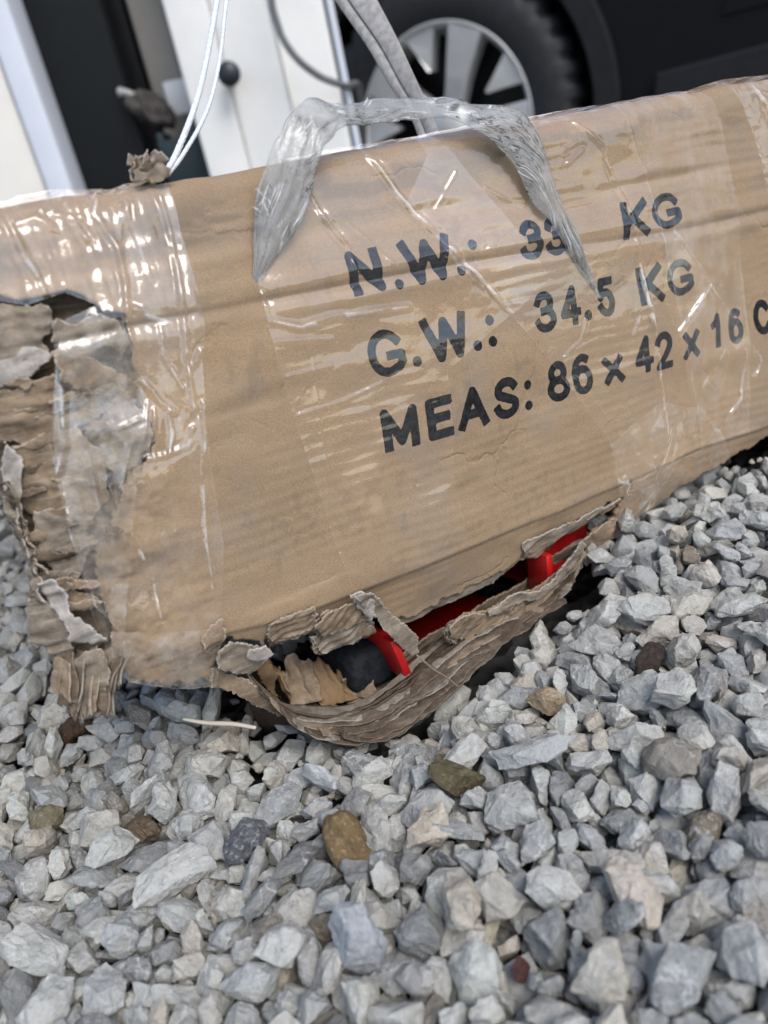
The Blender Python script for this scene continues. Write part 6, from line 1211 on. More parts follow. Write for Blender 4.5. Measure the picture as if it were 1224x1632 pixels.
# finer chips lodged between the stones
rg_ = np.random.RandomState(44); ng = 900
gp = np.stack([rg_.uniform(-.20, .20, ng), rg_.uniform(.085, .42, ng), rg_.uniform(-.0100, -.0035, ng)], -1); gp[:, 2] += slope(gp[:, 0], gp[:, 1])
gq = rg_.normal(size=(ng, 4)); gq /= np.linalg.norm(gq, axis=1)[:, None]; gs = rg_.uniform(.0022, .0058, ng); gk = rg_.randint(0, NV, ng)
Lg = to_local(gp)
ok_ = ~in_box(gp, gs) & ~((Lg[:, 1] > -.045) & (Lg[:, 1] < .06) & (Lg[:, 0] > lip_u[0] - .01) & (Lg[:, 0] < lip_u[-1] + .01) & (-Lg[:, 2] < np.interp(Lg[:, 0], lip_u, lip_v) + .004))
scatter(gp[ok_], gq[ok_], gs[ok_], gk[ok_], lo0, 'fine_gravel', GROUND, 6)
# the bed goes on all round, as coarser geometry
near, outer = [], []
for a in range(-4, 5):
    for b in range(-1, 7):
        if a == 0 and b == 0: continue
        fx = 1 if (a * 3 + b) % 2 == 0 else -1
        cx, cy = 0., .2125
        Pn = s_pos.copy(); Pn[:, 0] = cx + fx * (s_pos[:, 0] - cx); Pn[:, 1] = cy + fx * (s_pos[:, 1] - cy)
        q = s_q.copy()
        if fx < 0: q = np.stack([-s_q[:, 3], -s_q[:, 2], s_q[:, 1], s_q[:, 0]], 1)
        Pn[:, 0] += a * .346; Pn[:, 1] += b * .265
        far = abs(a) > 1 or b > 1 or b < 0 or (a == 1 and b > 0)
        sel = np.arange(NS) % (3 if far else 1) == 0
        Pn[:, 2] += slope(Pn[:, 0], Pn[:, 1])
        sel &= ~in_box(Pn, s_sz)
        (outer if far else near).append((Pn[sel], q[sel], s_sz[sel] * (1.6 if far else 1.), s_k[sel]))
for lst, ms, sd_ in ((near, lo, 4), (outer, lo0, 5)):
    scatter(*[np.concatenate([r[i] for r in lst]) for i in range(4)], ms, 'gravel', GROUND, sd_)

# ------------------------------------------------------------------ the carton
BOX = tag(empty('cardboard_box', mat=BOXM), 'battered brown cardboard carton with black print and ripped bottom edge, wrapped in clear tape', 'cardboard box')

# printed strokes: unit glyphs, y up
def arc(cx, cy, rx, ry, a0, a1, n=14):
    t = np.radians(np.linspace(a0, a1, n)); return [(cx + rx * math.cos(x), cy + ry * math.sin(x)) for x in t]
GL = {
 'N': [[(0, 0), (0, 1), (1, 0), (1, 1)]],
 'W': [[(0, 1), (.25, 0), (.5, .95), (.75, 0), (1, 1)]],
 'K': [[(0, 0), (0, 1)], [(1, 1), (.08, .38)], [(.32, .56), (1, 0)]],
 'G': [arc(.5, .5, .5, .5, 36, 300, 26) + [(.84, .08), (1, .20), (1, .42), (.62, .42)]],
 'M': [[(0, 0), (0, 1), (.5, .12), (1, 1), (1, 0)]],
 'E': [[(1, 1), (0, 1), (0, 0), (1, 0)], [(0, .52), (.86, .52)]],
 'A': [[(0, 0), (.5, 1), (1, 0)], [(.2, .31), (.8, .31)]],
 'S': [arc(.5, .76, .46, .24, 25, 195, 12) + [(.12, .62), (.5, .51), (.88, .40)] + arc(.5, .27, .5, .27, 15, -165, 14)],
 'C': [arc(.5, .5, .5, .5, 42, 318, 28)],
 '3': [arc(.48, .76, .42, .24, 165, -80, 14) + [(.42, .53)], [(.42, .53)] + arc(.48, .27, .5, .27, 85, -165, 16)],
 '4': [[(.74, 0), (.74, 1), (0, .27), (1, .27)]],
 '5': [[(.92, 1), (.2, 1), (.08, .52)] + arc(.48, .33, .5, .33, 128, -158, 18)],
 '8': [arc(.5, .76, .42, .24, 0, 360, 22), arc(.5, .27, .5, .27, 0, 360, 24)],
 '6': [arc(.52, .33, .48, .33, 0, 360, 24), arc(.58, .5, .56, .5, 62, 200, 14)],
 '2': [arc(.5, .72, .46, .28, 165, -20, 14) + [(.72, .42), (.05, 0), (1, 0)]],
 '1': [[(.12, .72), (.42, .80), (.66, 1), (.66, 0)]],
 'x': [[(0, 0), (1, 1)], [(0, 1), (1, 0)]],
}
TXT = [('N', (556, 474), (607, 464), (541, 404)), ('W', (641, 460), (719, 443), (625, 388)), ('3', (823, 419), (860, 411), (816, 356)), ('3', (866, 411), (900, 404), (857, 350)),
 ('K', (988, 384), (1028, 375), (984, 324)), ('G', (1036, 371), (1080, 360), (1032, 314)),
 ('G', (587, 606), (643, 592), (572, 533)), ('W', (674, 582), (744, 565), (659, 511)), ('3', (846, 534), (881, 525), (838, 470)), ('4', (888, 524), (920, 515), (881, 461)),
 ('5', (948, 508), (975, 501), (940, 447)), ('K', (1012, 489), (1048, 479), (1006, 429)), ('G', (1055, 477), (1095, 466), (1050, 420)),
 ('M', (608, 720), (663, 707), (598, 654)), ('E', (677, 703), (716, 691), (667.5, 638)), ('A', (724.6, 687), (773.6, 674), (715, 622)), ('S', (783, 671), (823, 661), (774, 606)),
 ('8', (869, 643), (902, 634), (862, 580)), ('6', (907, 632), (939, 623), (901, 569)), ('x', (957, 614), (987, 606), (952, 572)), ('4', (1005, 598), (1033, 590), (1000, 540)),
 ('2', (1037, 592), (1064, 584), (1033, 533)), ('x', (1082, 574), (1107, 566), (1078, 532)), ('1', (1124, 557), (1146, 551), (1120, 503)), ('6', (1154, 551), (1176, 545), (1151, 495)),
 ('C', (1194, 537), (1222, 529), (1191, 482)), ('M', (1230, 527), (1262, 517), (1227, 473))]
DOTS = [(627, 454.5, 6.4), (725.4, 433, 6.2), (743, 392, 6.2), (655.5, 576, 6.6), (750.6, 551, 6.4), (770.5, 511, 6.2), (774.4, 544.5, 6.2), (929.8, 503, 5.8), (833.3, 613, 5.6), (837, 645.5, 5.6)]
HW = .00165
def stroke_sdf(P, pts, hw):
    """signed distance to a flat-ended pen stroke"""
    d = np.full(len(P), .02); n = len(pts) - 1
    closed = np.allclose(pts[0], pts[-1])
    for i in range(n):
        a, b = pts[i], pts[i + 1]; ab = b - a; L = np.linalg.norm(ab)
        if L < 1e-9: continue
        e = ab / L; q = P - a; x = q @ e; y = np.abs(q[:, 0] * e[1] - q[:, 1] * e[0])
        lo_ = -hw if (i == 0 and not closed) else 0.; hi_ = L + hw if (i == n - 1 and not closed) else L
        qx = np.maximum(lo_ - x, x - hi_); qy = y - hw
        d = np.minimum(d, np.hypot(np.maximum(qx, 0), np.maximum(qy, 0)) + np.minimum(np.maximum(qx, qy), 0))
        if i < n - 1 or closed: d = np.minimum(d, np.hypot(*(P - b).T) - hw)
    return d
def ink_sdf(V):
    d = np.full(len(V), .02)
    for ch, bl, br, tl in TXT:
        o, ex, ey = UV(*bl), UV(*br), UV(*tl); ex = ex - o; ey = ey - o
        lx, ly = np.linalg.norm(ex), np.linalg.norm(ey)
        hw = HW * (.88 if ch in 'xG2468531' else 1.)
        o2 = o + ex * (hw / lx) + ey * (hw / ly); ex2 = ex * (1 - 2 * hw / lx); ey2 = ey * (1 - 2 * hw / ly)
        c = o + (ex + ey) / 2; m = np.nonzero(np.hypot(V[:, 0] - c[0], V[:, 1] - c[1]) < .02)[0]
        if not len(m): continue
        for st in GL[ch]:
            pts = np.array([o2 + ex2 * a + ey2 * b for a, b in st]); d[m] = np.minimum(d[m], stroke_sdf(V[m], pts, hw))
    for x, y, r in DOTS:
        c = UV(x, y); rr = np.linalg.norm(UV(x + r, y) - c); d = np.minimum(d, np.hypot(V[:, 0] - c[0], V[:, 1] - c[1]) - rr)
    return np.clip(d * 1000, -3, 3)
def face_attrs(V):
    u, v = V.T; st = np.zeros(len(V)); pale = np.zeros(len(V))
    # blotchy darkening along the top edge, below the fold, round the hole, and on the lower left
    st += .34 * ss(.0, .5, fbm(u * 60, v * 190, 61, 5) + .1) * ss(.012, .0, np.abs(v - (vtop(u) + .012)))
    st += .26 * ss(-.1, .7, fbm(u * 45, v * 120, 62, 5)) * ss(-.002, .012, v - FOLD(u))
    st += .22 * ss(.0, .6, fbm(u * 40, v * 60, 63, 5)) * ss(.06, .02, u) * ss(.0, .06, v)
    st += .10 * ss(.15, .8, fbm(u * 26 + 9, v * 90, 64, 5))
    st += .35 * ss(.42, .62, fbm(u * 330, v * 210, 65, 3)) * ss(.35, .6, fbm(u * 40 + 3, v * 40, 66, 3)) * .5
    # overprint ghosts of the stamp
    for x, y in ((705, 478), (735, 512), (728, 590), (735, 612), (745, 690), (845, 548), (860, 562), (1010, 468)):
        c = UV(x, y); st += .33 * np.exp(-((u - c[0]) / .0022) ** 2 - ((v - c[1]) / .0013) ** 2) * (.5 + .5 * np.sin(u * 6500))
    # scuffed, fibre-lifted patch and pale creases
    c = UV(585, 810); pale += .5 * ss(.1, .7, fbm(u * 140, v * 140, 67, 4) + .2) * np.exp(-((u - c[0]) / .008) ** 2 - ((v - c[1]) / .012) ** 2)
    for x, y, a, b in ((380, 655, .014, .0012), (440, 960, .012, .0011), (520, 925, .01, .001)):
        c = UV(x, y); pale += .4 * np.exp(-((u - c[0]) / a) ** 2 - ((v - c[1]) / b) ** 2)
    fd = v - FOLD(u); dash = .55 + .45 * np.sign(np.sin(u / .0021 * 2 * np.pi))
    pale += .75 * np.exp(-(fd / .00035) ** 2) * dash * ss(.045, .06, u)
    st += .42 * np.exp(-((fd - .0009) / .0006) ** 2) * ss(.045, .06, u)  # darker line just under the fold
    for cr, sg in ((CR1, 1), (CR2, 1)):
        pale += .22 * np.exp(-((v - cr(u) - .004) / .0022) ** 2); st += .10 * np.exp(-((v - cr(u)) / .0016) ** 2)  # crease shade painted dark, with a paler band painted just below
    return {'ink': ink_sdf(V), 'stain_shade': np.clip(st, 0, .85), 'pale': np.clip(pale, 0, .8)}

hole_top = [(1006, 797), (985, 802), (962, 815), (930, 832), (900, 845), (885, 857), (862, 868), (850, 880), (848, 896), (825, 914), (800, 930), (775, 942), (740, 960), (700, 982), (668, 999), (640, 1000), (600, 985), (560, 990),
            (520, 1003), (500, 1012), (470, 1022), (448, 1030), (440, 1012), (428, 1008), (425, 1034), (390, 1026), (365, 1018)]
left_tear = [(352, 1040), (348, 1098), (300, 1102), (206, 1086), (184, 1034), (168, 960), (147, 886), (160, 860), (185, 800), (195, 757), (238, 718), (236, 680), (215, 640), (207, 560), (196, 502), (158, 490), (132, 471), (105, 462), (75, 471), (30, 480), (-12, 466)]
F_poly = np.concatenate([np.array([[-.012, -.078], [.47, -.096], [.47, .119]]), uvs([(1224, 700), (1160, 742), (1100, 788), (1040, 836), (992, 880), (964, 903), (957, 872), (972, 850), (999, 833)]), uvs(hole_top), uvs(left_tear)])
def jag_lower(P):
    Q = resample(P, .0004)
    t = np.roll(Q, -1, 0) - np.roll(Q, 1, 0); t /= np.maximum(np.linalg.norm(t, axis=1)[:, None], 1e-12)
    nn = np.stack([t[:, 1], -t[:, 0]], 1); k = ss(.0, .02, Q[:, 1]) * ss(.45, .43, Q[:, 0])
    return Q + nn * (k * (.0011 * fbm(Q[:, 0] / .004, Q[:, 1] / .004, 71, 4, .65)))[:, None]
sheet('front_panel', jag_lower(F_poly), lambda u, s: board(u, s), .00062, KRAFT, BOX, .0026, extra=face_attrs, edge=False)

# the carton's other walls run level, so the face leans back from them
nb = B.T @ nrm((B @ EN) * [1, 1, 0] + [0, 0, -.03]); NB = np.array([nb @ EU, nb @ EN, -(nb @ EV)])
def wall(name, a, b, depth0, depth1, mat, outward, n=(40, 40), rough=.003, seed=5):
    a, b = np.array(a, float), np.array(b, float)
    i = np.linspace(0, 1, n[0])[:, None, None]; j = np.linspace(depth0, depth1, n[1])[None, :, None]
    G = a * (1 - i) + b * i + NB * j
    G = G + np.array(outward) * (rough * fbm(np.broadcast_to(i * 9, G.shape[:2] + (1,))[..., 0], np.broadcast_to(j * 14, G.shape[:2] + (1,))[..., 0], seed, 3))[..., None]
    return ribbon(name, G, mat, BOX, .004)
zt = lambda u: -float(vtop(np.array([u]))[0]) - .0022
wall('top_panel', (.004, .02, zt(.004) - .001), (.465, .02, zt(.465) - .001), 0, .84, KRAFT_PLAIN, (0, 0, 1), seed=6)
wall('side_panel', (.007, .012, .03), (.007, .012, -.112), 0, .85, KRAFT_PLAIN, (1, 0, 0), rough=.0015)
wall('side_panel', (.467, .004, .045), (.467, .004, -.112), 0, .85, KRAFT_PLAIN, (1, 0, 0), rough=.001)
wall('bottom_panel', (.004, .06, -.116), (.465, .06, -.120), 0, .80, KRAFT_PLAIN, (0, 0, 1), seed=7)
wall('back_panel', np.array([.005, 0, .034]) + NB * .86, np.array([.466, 0, .05]) + NB * .86, 0, .004, KRAFT_PLAIN, (0, 0, 1), rough=0)
bp_ = np.array([.005, 0, .034]) + NB * .863; bq_ = np.array([.466, 0, .05]) + NB * .863
G = np.linspace(0, 1, 30)[:, None, None] * (bq_ - bp_) + bp_ + np.linspace(0, 1, 12)[None, :, None] * np.array([0, 0, -.152])
ribbon('back_panel', G, KRAFT_PLAIN, BOX, .004)

# exposed inner layers of the crushed left end
PLY_EDGE = torn_mat('ragged_ply', (.20, .158, .118), (.36, .32, .27), .7)
def crumple(off, amp, sc, seed, curl=None, flute=None):
    def f(u, s):
        L = board(u, s, 0., True)
        d = off + amp * fbm(u / (sc * 1.35), s / (sc * 1.35), seed, 3, .36)
        if flute: d = d + .62 * flute[0] * np.sin((s * math.cos(flute[2]) + u * math.sin(flute[2])) / flute[1] * 2 * np.pi + 4.5 * fbm(u / .016, s / .016, seed + 3, 2)) * (.6 + .8 * fbm(u / .006, s / .006, seed + 8, 2))
        if curl is not None: d = d + curl(u, s)
        L[..., 1] -= d
        return L
    return f
liner = [(-14, 462), (40, 470), (110, 456), (160, 482), (215, 496), (250, 640), (258, 720), (215, 800), (205, 900), (215, 1010), (200, 1092), (150, 1075), (110, 1030), (72, 965), (58, 905), (30, 860), (16, 800), (2, 740), (-10, 640)]
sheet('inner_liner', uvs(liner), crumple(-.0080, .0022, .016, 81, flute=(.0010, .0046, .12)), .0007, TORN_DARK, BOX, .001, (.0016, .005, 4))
FLAPS = [
 ('torn_flap', [(-14, 482), (40, 486), (78, 488), (86, 520), (72, 545), (84, 560), (60, 582), (30, 606), (-14, 620)], -.0022, .0016, .011, TORN_GREY, 1),
 ('torn_flap', [(-14, 560), (20, 555), (60, 552), (80, 566), (58, 588), (20, 612), (-14, 622)], .0002, .0012, .010, TORN_PALE, 13),
 ('torn_flap', [(-14, 632), (30, 620), (62, 604), (84, 592), (92, 620), (88, 660), (96, 700), (60, 720), (20, 700), (-14, 706)], -.001, .0020, .010, TORN, 2),
 ('torn_flap', [(78, 516), (92, 506), (112, 520), (150, 500), (186, 510), (196, 548), (190, 575), (160, 580), (120, 560), (92, 552), (76, 548)], .0002, .0024, .009, TORN_GREY, 3),
 ('torn_flap', [(82, 562), (108, 552), (150, 575), (190, 598), (218, 618), (205, 650), (160, 632), (120, 622), (92, 604)], .0010, .0020, .009, TORN, 4),
 ('torn_flap', [(20, 715), (70, 690), (120, 680), (160, 720), (170, 790), (120, 850), (60, 830), (24, 790)], -.0022, .0022, .012, TORN, 5),
 ('torn_flap', [(150, 640), (205, 640), (240, 680), (236, 722), (190, 752), (160, 735)], -.0012, .0018, .010, TORN_GREY, 6),
 ('torn_flap', [(6, 700), (30, 730), (38, 790), (30, 845), (12, 812), (2, 760)], .0010, .0016, .007, TORN_PALE, 7),
 ('torn_flap', [(56, 815), (110, 800), (150, 830), (142, 880), (125, 930), (90, 925), (62, 890)], -.001, .0012, .010, TORN_GREY, 8),
 ('torn_flap', [(52, 925), (80, 918), (104, 940), (110, 965), (150, 992), (166, 1012), (146, 1022), (108, 1014), (100, 985), (78, 965)], .0042, .0026, .009, TORN_PALE, 9),
 ('torn_flap', [(48, 958), (76, 962), (102, 992), (112, 1030), (118, 1050), (92, 1050), (70, 1036), (50, 1034), (46, 1000)], .0012, .0016, .012, TORN_GREY, 10),
 ('torn_flap', [(112, 1050), (130, 1030), (160, 1024), (172, 1060), (166, 1092), (146, 1112), (128, 1080)], .0075, .0020, .010, TORN_GREY, 11),
]
for nm, poly, off, amp, sc, mat, sd_ in FLAPS:
    sheet(nm, uvs(poly), crumple(off, amp * 1.3, sc, 100 + sd_, flute=(.0007, .0044, .25 * math.sin(sd_ * 2.1))), .00062, mat, BOX, .0005, (.0010, .0035, 200 + sd_))
# ragged plies stacked up the crushed corner
rs_ = np.random.RandomState(31)
for k in range(30):
    cx_, cy_ = rs_.uniform(4, 150), rs_.uniform(590, 985)
    if cx_ < 8 + (cy_ - 760) * .25 or cx_ > 175: cx_ = np.clip(cx_, 12 + max(0, (cy_ - 760) * .27), 160)
    edge_ = np.interp(cy_, [600, 780, 905, 1030], [-60, 4, 60, 54])
    ln, ht, sl = rs_.uniform(26, 62), rs_.uniform(6, 15), rs_.uniform(-.34, .05)
    cx_ = max(cx_, edge_ + ln * .92)
    xs_ = np.linspace(-1, 1, 9); up_ = [(cx_ + ln * x, cy_ + sl * ln * x - ht * (1 - x * x) * rs_.uniform(.5, 1.2)) for x in xs_]
    dn_ = [(cx_ + ln * x, cy_ + sl * ln * x + ht * (1 - x * x) ** .6 * rs_.uniform(.4, 1.2)) for x in xs_[::-1]]
    off_ = rs_.uniform(-.003, .0022)
    def f_(u, s, k=k, off_=off_, c=UV(cx_, cy_)):
        L = crumple(off_, .0016, .010, 900 + k, flute=(.0006, .0042, .2))(u, s)
        L[..., 1] -= .0028 * np.clip((s - c[1]) / .004, -1, 1.5) ** 2 * (1 if k % 3 else -1); return L
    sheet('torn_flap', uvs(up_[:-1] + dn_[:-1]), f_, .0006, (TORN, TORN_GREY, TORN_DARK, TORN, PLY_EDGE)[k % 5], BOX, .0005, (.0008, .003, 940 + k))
# fringe of folded layers under the left corner
rng = np.random.RandomState(8)
for k in range(10):
    x0 = 86 + k * 10.5 + rng.uniform(-3, 3); top = PX(x0 + 14, 1040 + rng.uniform(-8, 12), .002); bot = PX(x0 + rng.uniform(-4, 12), 1098 + 38 * math.sin(min(1, (k + 1) / 7) * 2.2) + rng.uniform(-14, 10), .003)
    if k > 7: bot = PX(x0 - 2, 1110 - 8 * (k - 7), .003)
    t = np.linspace(0, 1, 26)[:, None, None]; s = np.linspace(-1, 1, 14)[None, :, None]
    dirn = nrm(np.array([.75 + rng.uniform(-.55, .4), -.7, rng.uniform(-.3, .3)]))
    G = top * (1 - t) + bot * t + dirn * s * .0036 * (.75 + .25 * t)
    tt = np.broadcast_to(t[..., 0], (26, 14)); sv = np.broadcast_to(s[..., 0], (26, 14))
    G = G + np.stack([.0011 * fbm(tt * 1.4 + k, sv * .8, 300 + k, 2, .35), .001 * fbm(tt * 2, sv * 1 + k, 320 + k, 2), .0022 * tt * fbm(sv * 2.5 + k * 3, sv * 0, 340 + k, 4, .6)], -1)
    e = np.minimum(np.minimum(1 - tt, 1) * 20, (1 - np.abs(sv)) * 4.5)
    ribbon('torn_strip', G, (TORN, TORN_DARK, PLY_EDGE, TORN_DARK, TORN_GREY)[k % 5], BOX, .0005, edge=e)
for k, (a, b, ww) in enumerate([((4, 770), (36, 858), .0030), ((14, 790), (44, 886), .0022), ((26, 820), (60, 915), .0026), ((48, 880), (58, 960), .0022)]):
    A = PX(*a, .0); Bq = PX(*b, .0); t = np.linspace(0, 1, 34)[:, None, None]; s = np.linspace(-1, 1, 10)[None, :, None]
    tt = np.broadcast_to(t[..., 0], (34, 10)); sv = np.broadcast_to(s[..., 0], (34, 10))
    G = A * (1 - t) + Bq * t + np.array([.35, -.9, 0]) * s * ww * (1 + .5 * fbm(tt * 7, sv * 0, 360 + k, 3))[..., None]
    G = G + np.stack([.0012 * fbm(tt * 5, sv, 365 + k, 3), .0012 * fbm(tt * 6 + 4, sv, 366 + k, 3), tt * 0], -1)
    ribbon('torn_strip', G, (TORN_DARK, TORN_GREY, TORN, TORN_GREY)[k], BOX, .0005, edge=(1 - np.abs(sv)) * 2.5)

# crushed strip hanging from the upper rim of the hole, and the torn lumps on it
rim = [(1008, 794), (985, 797), (930, 824), (884, 848), (852, 868), (842, 886), (800, 914), (740, 944), (690, 972), (650, 990), (654, 1006), (672, 1009), (704, 994), (742, 973), (780, 953), (806, 941), (830, 923), (852, 902), (868, 892), (890, 882), (902, 866), (940, 852), (970, 832), (1000, 806)]
sheet('torn_edge', uvs(rim), crumple(-.0016, .0010, .006, 91), .0005, TORN_GREY, BOX, .0018, (.0008, .003, 92))
LUMPS = [
 ([(846, 872), (880, 850), (925, 834), (968, 812), (1000, 797), (996, 806), (962, 826), (930, 848), (905, 858), (898, 874), (874, 892), (852, 890)], .0012, .0010, .007, TORN_GREY, 1, (.0004, .0028, .25)),
 ([(428, 994), (452, 978), (498, 966), (508, 984), (506, 1004), (470, 1018), (440, 1032), (432, 1018)], .0026, .0014, .007, TORN, 2, (.0006, .0030, .35)),
 ([(500, 1000), (520, 976), (560, 962), (596, 968), (604, 990), (580, 1000), (560, 1012), (520, 1022)], .0042, .0018, .008, TORN, 3, (.0006, .0034, .4)),
 ([(503, 1022), (540, 1010), (588, 990), (612, 1004), (616, 1018), (570, 1040), (532, 1056), (520, 1050), (512, 1034)], .0030, .0014, .007, TORN_GREY, 4, (.0007, .0030, .35)),
 ([(566, 952), (590, 946), (612, 958), (640, 985), (668, 1010), (692, 1032), (697, 1058), (684, 1064), (664, 1048), (648, 1036), (630, 1016), (616, 996), (596, 978)], .0075, .0016, .009, TORN_GREY, 5, None),
 ([(560, 950), (580, 946), (600, 962), (610, 985), (600, 998), (584, 978)], .0062, .0016, .006, TORN_PALE, 6, None),
 ([(350, 1040), (370, 1026), (420, 1036), (446, 1050), (440, 1066), (410, 1090), (380, 1082), (352, 1074)], .0035, .0020, .008, TORN_GREY, 7, None),
 ([(345, 1072), (372, 1084), (405, 1094), (440, 1126), (482, 1162), (470, 1168), (430, 1146), (392, 1122), (348, 1108)], .0020, .0014, .009, TORN, 8, None),
 ([(402, 1040), (428, 1034), (446, 1048), (438, 1058), (414, 1064), (400, 1056)], .0058, .0014, .006, TORN_PALE, 9, None),
 ([(434, 1048), (446, 1060), (462, 1100), (474, 1138), (486, 1150), (470, 1148), (446, 1120), (430, 1090), (424, 1066)], -.006, .0014, .008, KRAFT_WARM, 10, None),
 ([(738, 1022), (750, 1000), (772, 990), (800, 984), (840, 962), (880, 955), (905, 940), (930, 915), (940, 895), (948, 872), (956, 890), (950, 920), (925, 952), (885, 988), (840, 1016), (795, 1040), (760, 1046), (744, 1036)], .0120, .0018, .009, KRAFT_PLAIN, 11, (.0003, .0030, .5)),
 ([(740, 1014), (756, 994), (778, 986), (800, 990), (790, 1006), (770, 1020), (758, 1040), (744, 1034)], .0145, .0016, .006, TORN, 12, (.0005, .0022, .5)),
 ([(800, 984), (840, 962), (885, 952), (915, 926), (936, 896), (946, 868), (954, 874), (946, 905), (922, 940), (890, 964), (845, 980), (806, 996)], .0138, .0012, .006, TORN_GREY, 13, None),
 ([(955, 870), (975, 848), (1002, 832), (998, 850), (985, 878), (962, 902), (952, 890)], .0008, .0016, .007, TORN, 14, None),
 ([(325, 1022), (340, 996), (356, 988), (366, 1004), (360, 1024), (336, 1040), (324, 1036)], .0050, .0016, .006, TORN, 15, None),
 ([(655, 1160), (668, 1132), (690, 1112), (716, 1118), (722, 1132), (706, 1150), (680, 1172), (660, 1174)], .0085, .0016, .006, TORN_GREY, 16, None),
 ([(560, 1168), (600, 1166), (660, 1160), (640, 1178), (600, 1186), (570, 1184)], .0060, .0012, .007, TORN_DARK, 17, None),
]
for poly, off, amp, sc, mat, sd_, fl in LUMPS:
    poly = [tuple(p) for p in poly]; P_ = np.array([UV(x, y, max(0, off)) for x, y in poly])
    sheet('torn_flap', P_, crumple(off, amp * 1.25, sc, 400 + sd_, flute=fl), .00046, mat, BOX, .0007, (.0009, .0028, 430 + sd_))
    if sd_ in (1, 2, 3, 4, 11, 12, 13):                   # the plies behind it, slipped a little lower
        for j in (1, 2):
            low = [(x + 1.5 * j, y + 4.0 * j) for x, y in poly]
            sheet('torn_layer', np.array([UV(x, y, max(0, off)) for x, y in low]), crumple(off - .0012 * j, amp, sc, 460 + sd_ * 3 + j, flute=fl), .0006, (TORN_DARK, TORN)[j % 2], BOX, .0006, (.0010, .0026, 480 + sd_ * 3 + j))
# the ripped and flattened layers of the floor that make the lower lip
LIP = [(404, 1082), (436, 1116), (482, 1150), (535, 1158), (592, 1148), (650, 1112), (705, 1070), (760, 1026), (820, 992), (880, 958), (922, 918), (946, 878)]
WL = [-.002, .002, .005, .006, .006, .006, .005, .004, .003, .002, .001, .0]
base = np.array([PX(x, y, w) for (x, y), w in zip(LIP, WL)]); base = spline(base, 220)
tl = np.linspace(0, 1, 220)
FLOORM = torn_mat('torn_floor', (.062, .042, .027), (.13, .10, .07), .5)  # interior shade put into the floor's dark colour
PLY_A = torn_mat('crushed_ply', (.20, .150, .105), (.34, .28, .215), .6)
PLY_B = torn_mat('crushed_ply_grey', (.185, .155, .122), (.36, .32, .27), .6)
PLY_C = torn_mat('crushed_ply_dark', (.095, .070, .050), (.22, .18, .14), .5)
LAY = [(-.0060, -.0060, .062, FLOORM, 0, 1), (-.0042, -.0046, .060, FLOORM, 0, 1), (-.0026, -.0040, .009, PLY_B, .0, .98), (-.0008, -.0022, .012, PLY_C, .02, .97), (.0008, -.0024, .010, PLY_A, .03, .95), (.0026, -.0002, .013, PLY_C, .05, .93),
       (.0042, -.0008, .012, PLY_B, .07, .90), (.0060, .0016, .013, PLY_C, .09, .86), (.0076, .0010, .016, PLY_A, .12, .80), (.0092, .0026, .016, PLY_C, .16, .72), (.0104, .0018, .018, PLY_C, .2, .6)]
for k, (dv, dw, dep, mat, t0, t1) in enumerate(LAY):
    m = (tl >= t0) & (tl <= t1); P0 = base[m]; n = len(P0); nj = 30; tt = np.linspace(t0, t1, n)
    s = np.linspace(0, 1, nj) ** 1.5
    depv = dep * (1 - .955 * ss(.34, .46, tt) * (dep > .03)) * (np.clip((tt - t0) / .12, .05, 1) * np.clip((t1 - tt) / .12, .05, 1)) ** .6
    prot = .0016 * fbm(tt * 9, tt * 0, 500 + k, 5, .58) + dw
    taper = np.clip((tt - t0) / .1, 0, 1) * np.clip((t1 - tt) / .14, 0, 1)
    G = np.empty((n, nj, 3)); SV = np.broadcast_to(s, (n, nj)); T = np.broadcast_to(tt[:, None], (n, nj))
    G[..., 0] = P0[:, None, 0] + .0004 * fbm(T * 40, SV * 3, 520 + k, 2)
    G[..., 1] = P0[:, None, 1] - prot[:, None] + depv[:, None] * SV
    droop = .0022 * np.exp(-SV * dep / .004)
    wav = .0009 * fbm(T * 6, SV * dep * 40, 540 + k, 2) + .00022 * fbm(T * 45, SV * dep * 100, 560 + k, 2)
    G[..., 2] = P0[:, None, 2] - .82 * dv * (.35 + .65 * taper[:, None]) * (1 - .42 * ss(.45, .75, tt))[:, None] - droop + wav + np.where(dep > .03, -.75, .10) * SV * depv[:, None]
    e = SV * dep * 1000
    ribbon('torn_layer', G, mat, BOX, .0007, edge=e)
# the underside of the carton, sagging behind the lip
for k, (poly, off, mat) in enumerate([([(590, 1120), (660, 1100), (740, 1030), (830, 975), (905, 930), (945, 885), (990, 868), (1010, 850), (1012, 872), (985, 915), (930, 972), (860, 1030), (780, 1085), (700, 1140), (640, 1168), (600, 1170)], -.006, PLY_A),
                                        ([(380, 1080), (440, 1100), (500, 1140), (600, 1140), (640, 1168), (590, 1184), (520, 1182), (450, 1152), (400, 1120)], -.012, PLY_C)]):
    sheet('sagging_flap', uvs(poly), crumple(off, .0022, .016, 970 + k, flute=(.0005, .004, .5)), .0006, mat, BOX, .0008, (.0010, .004, 975 + k))
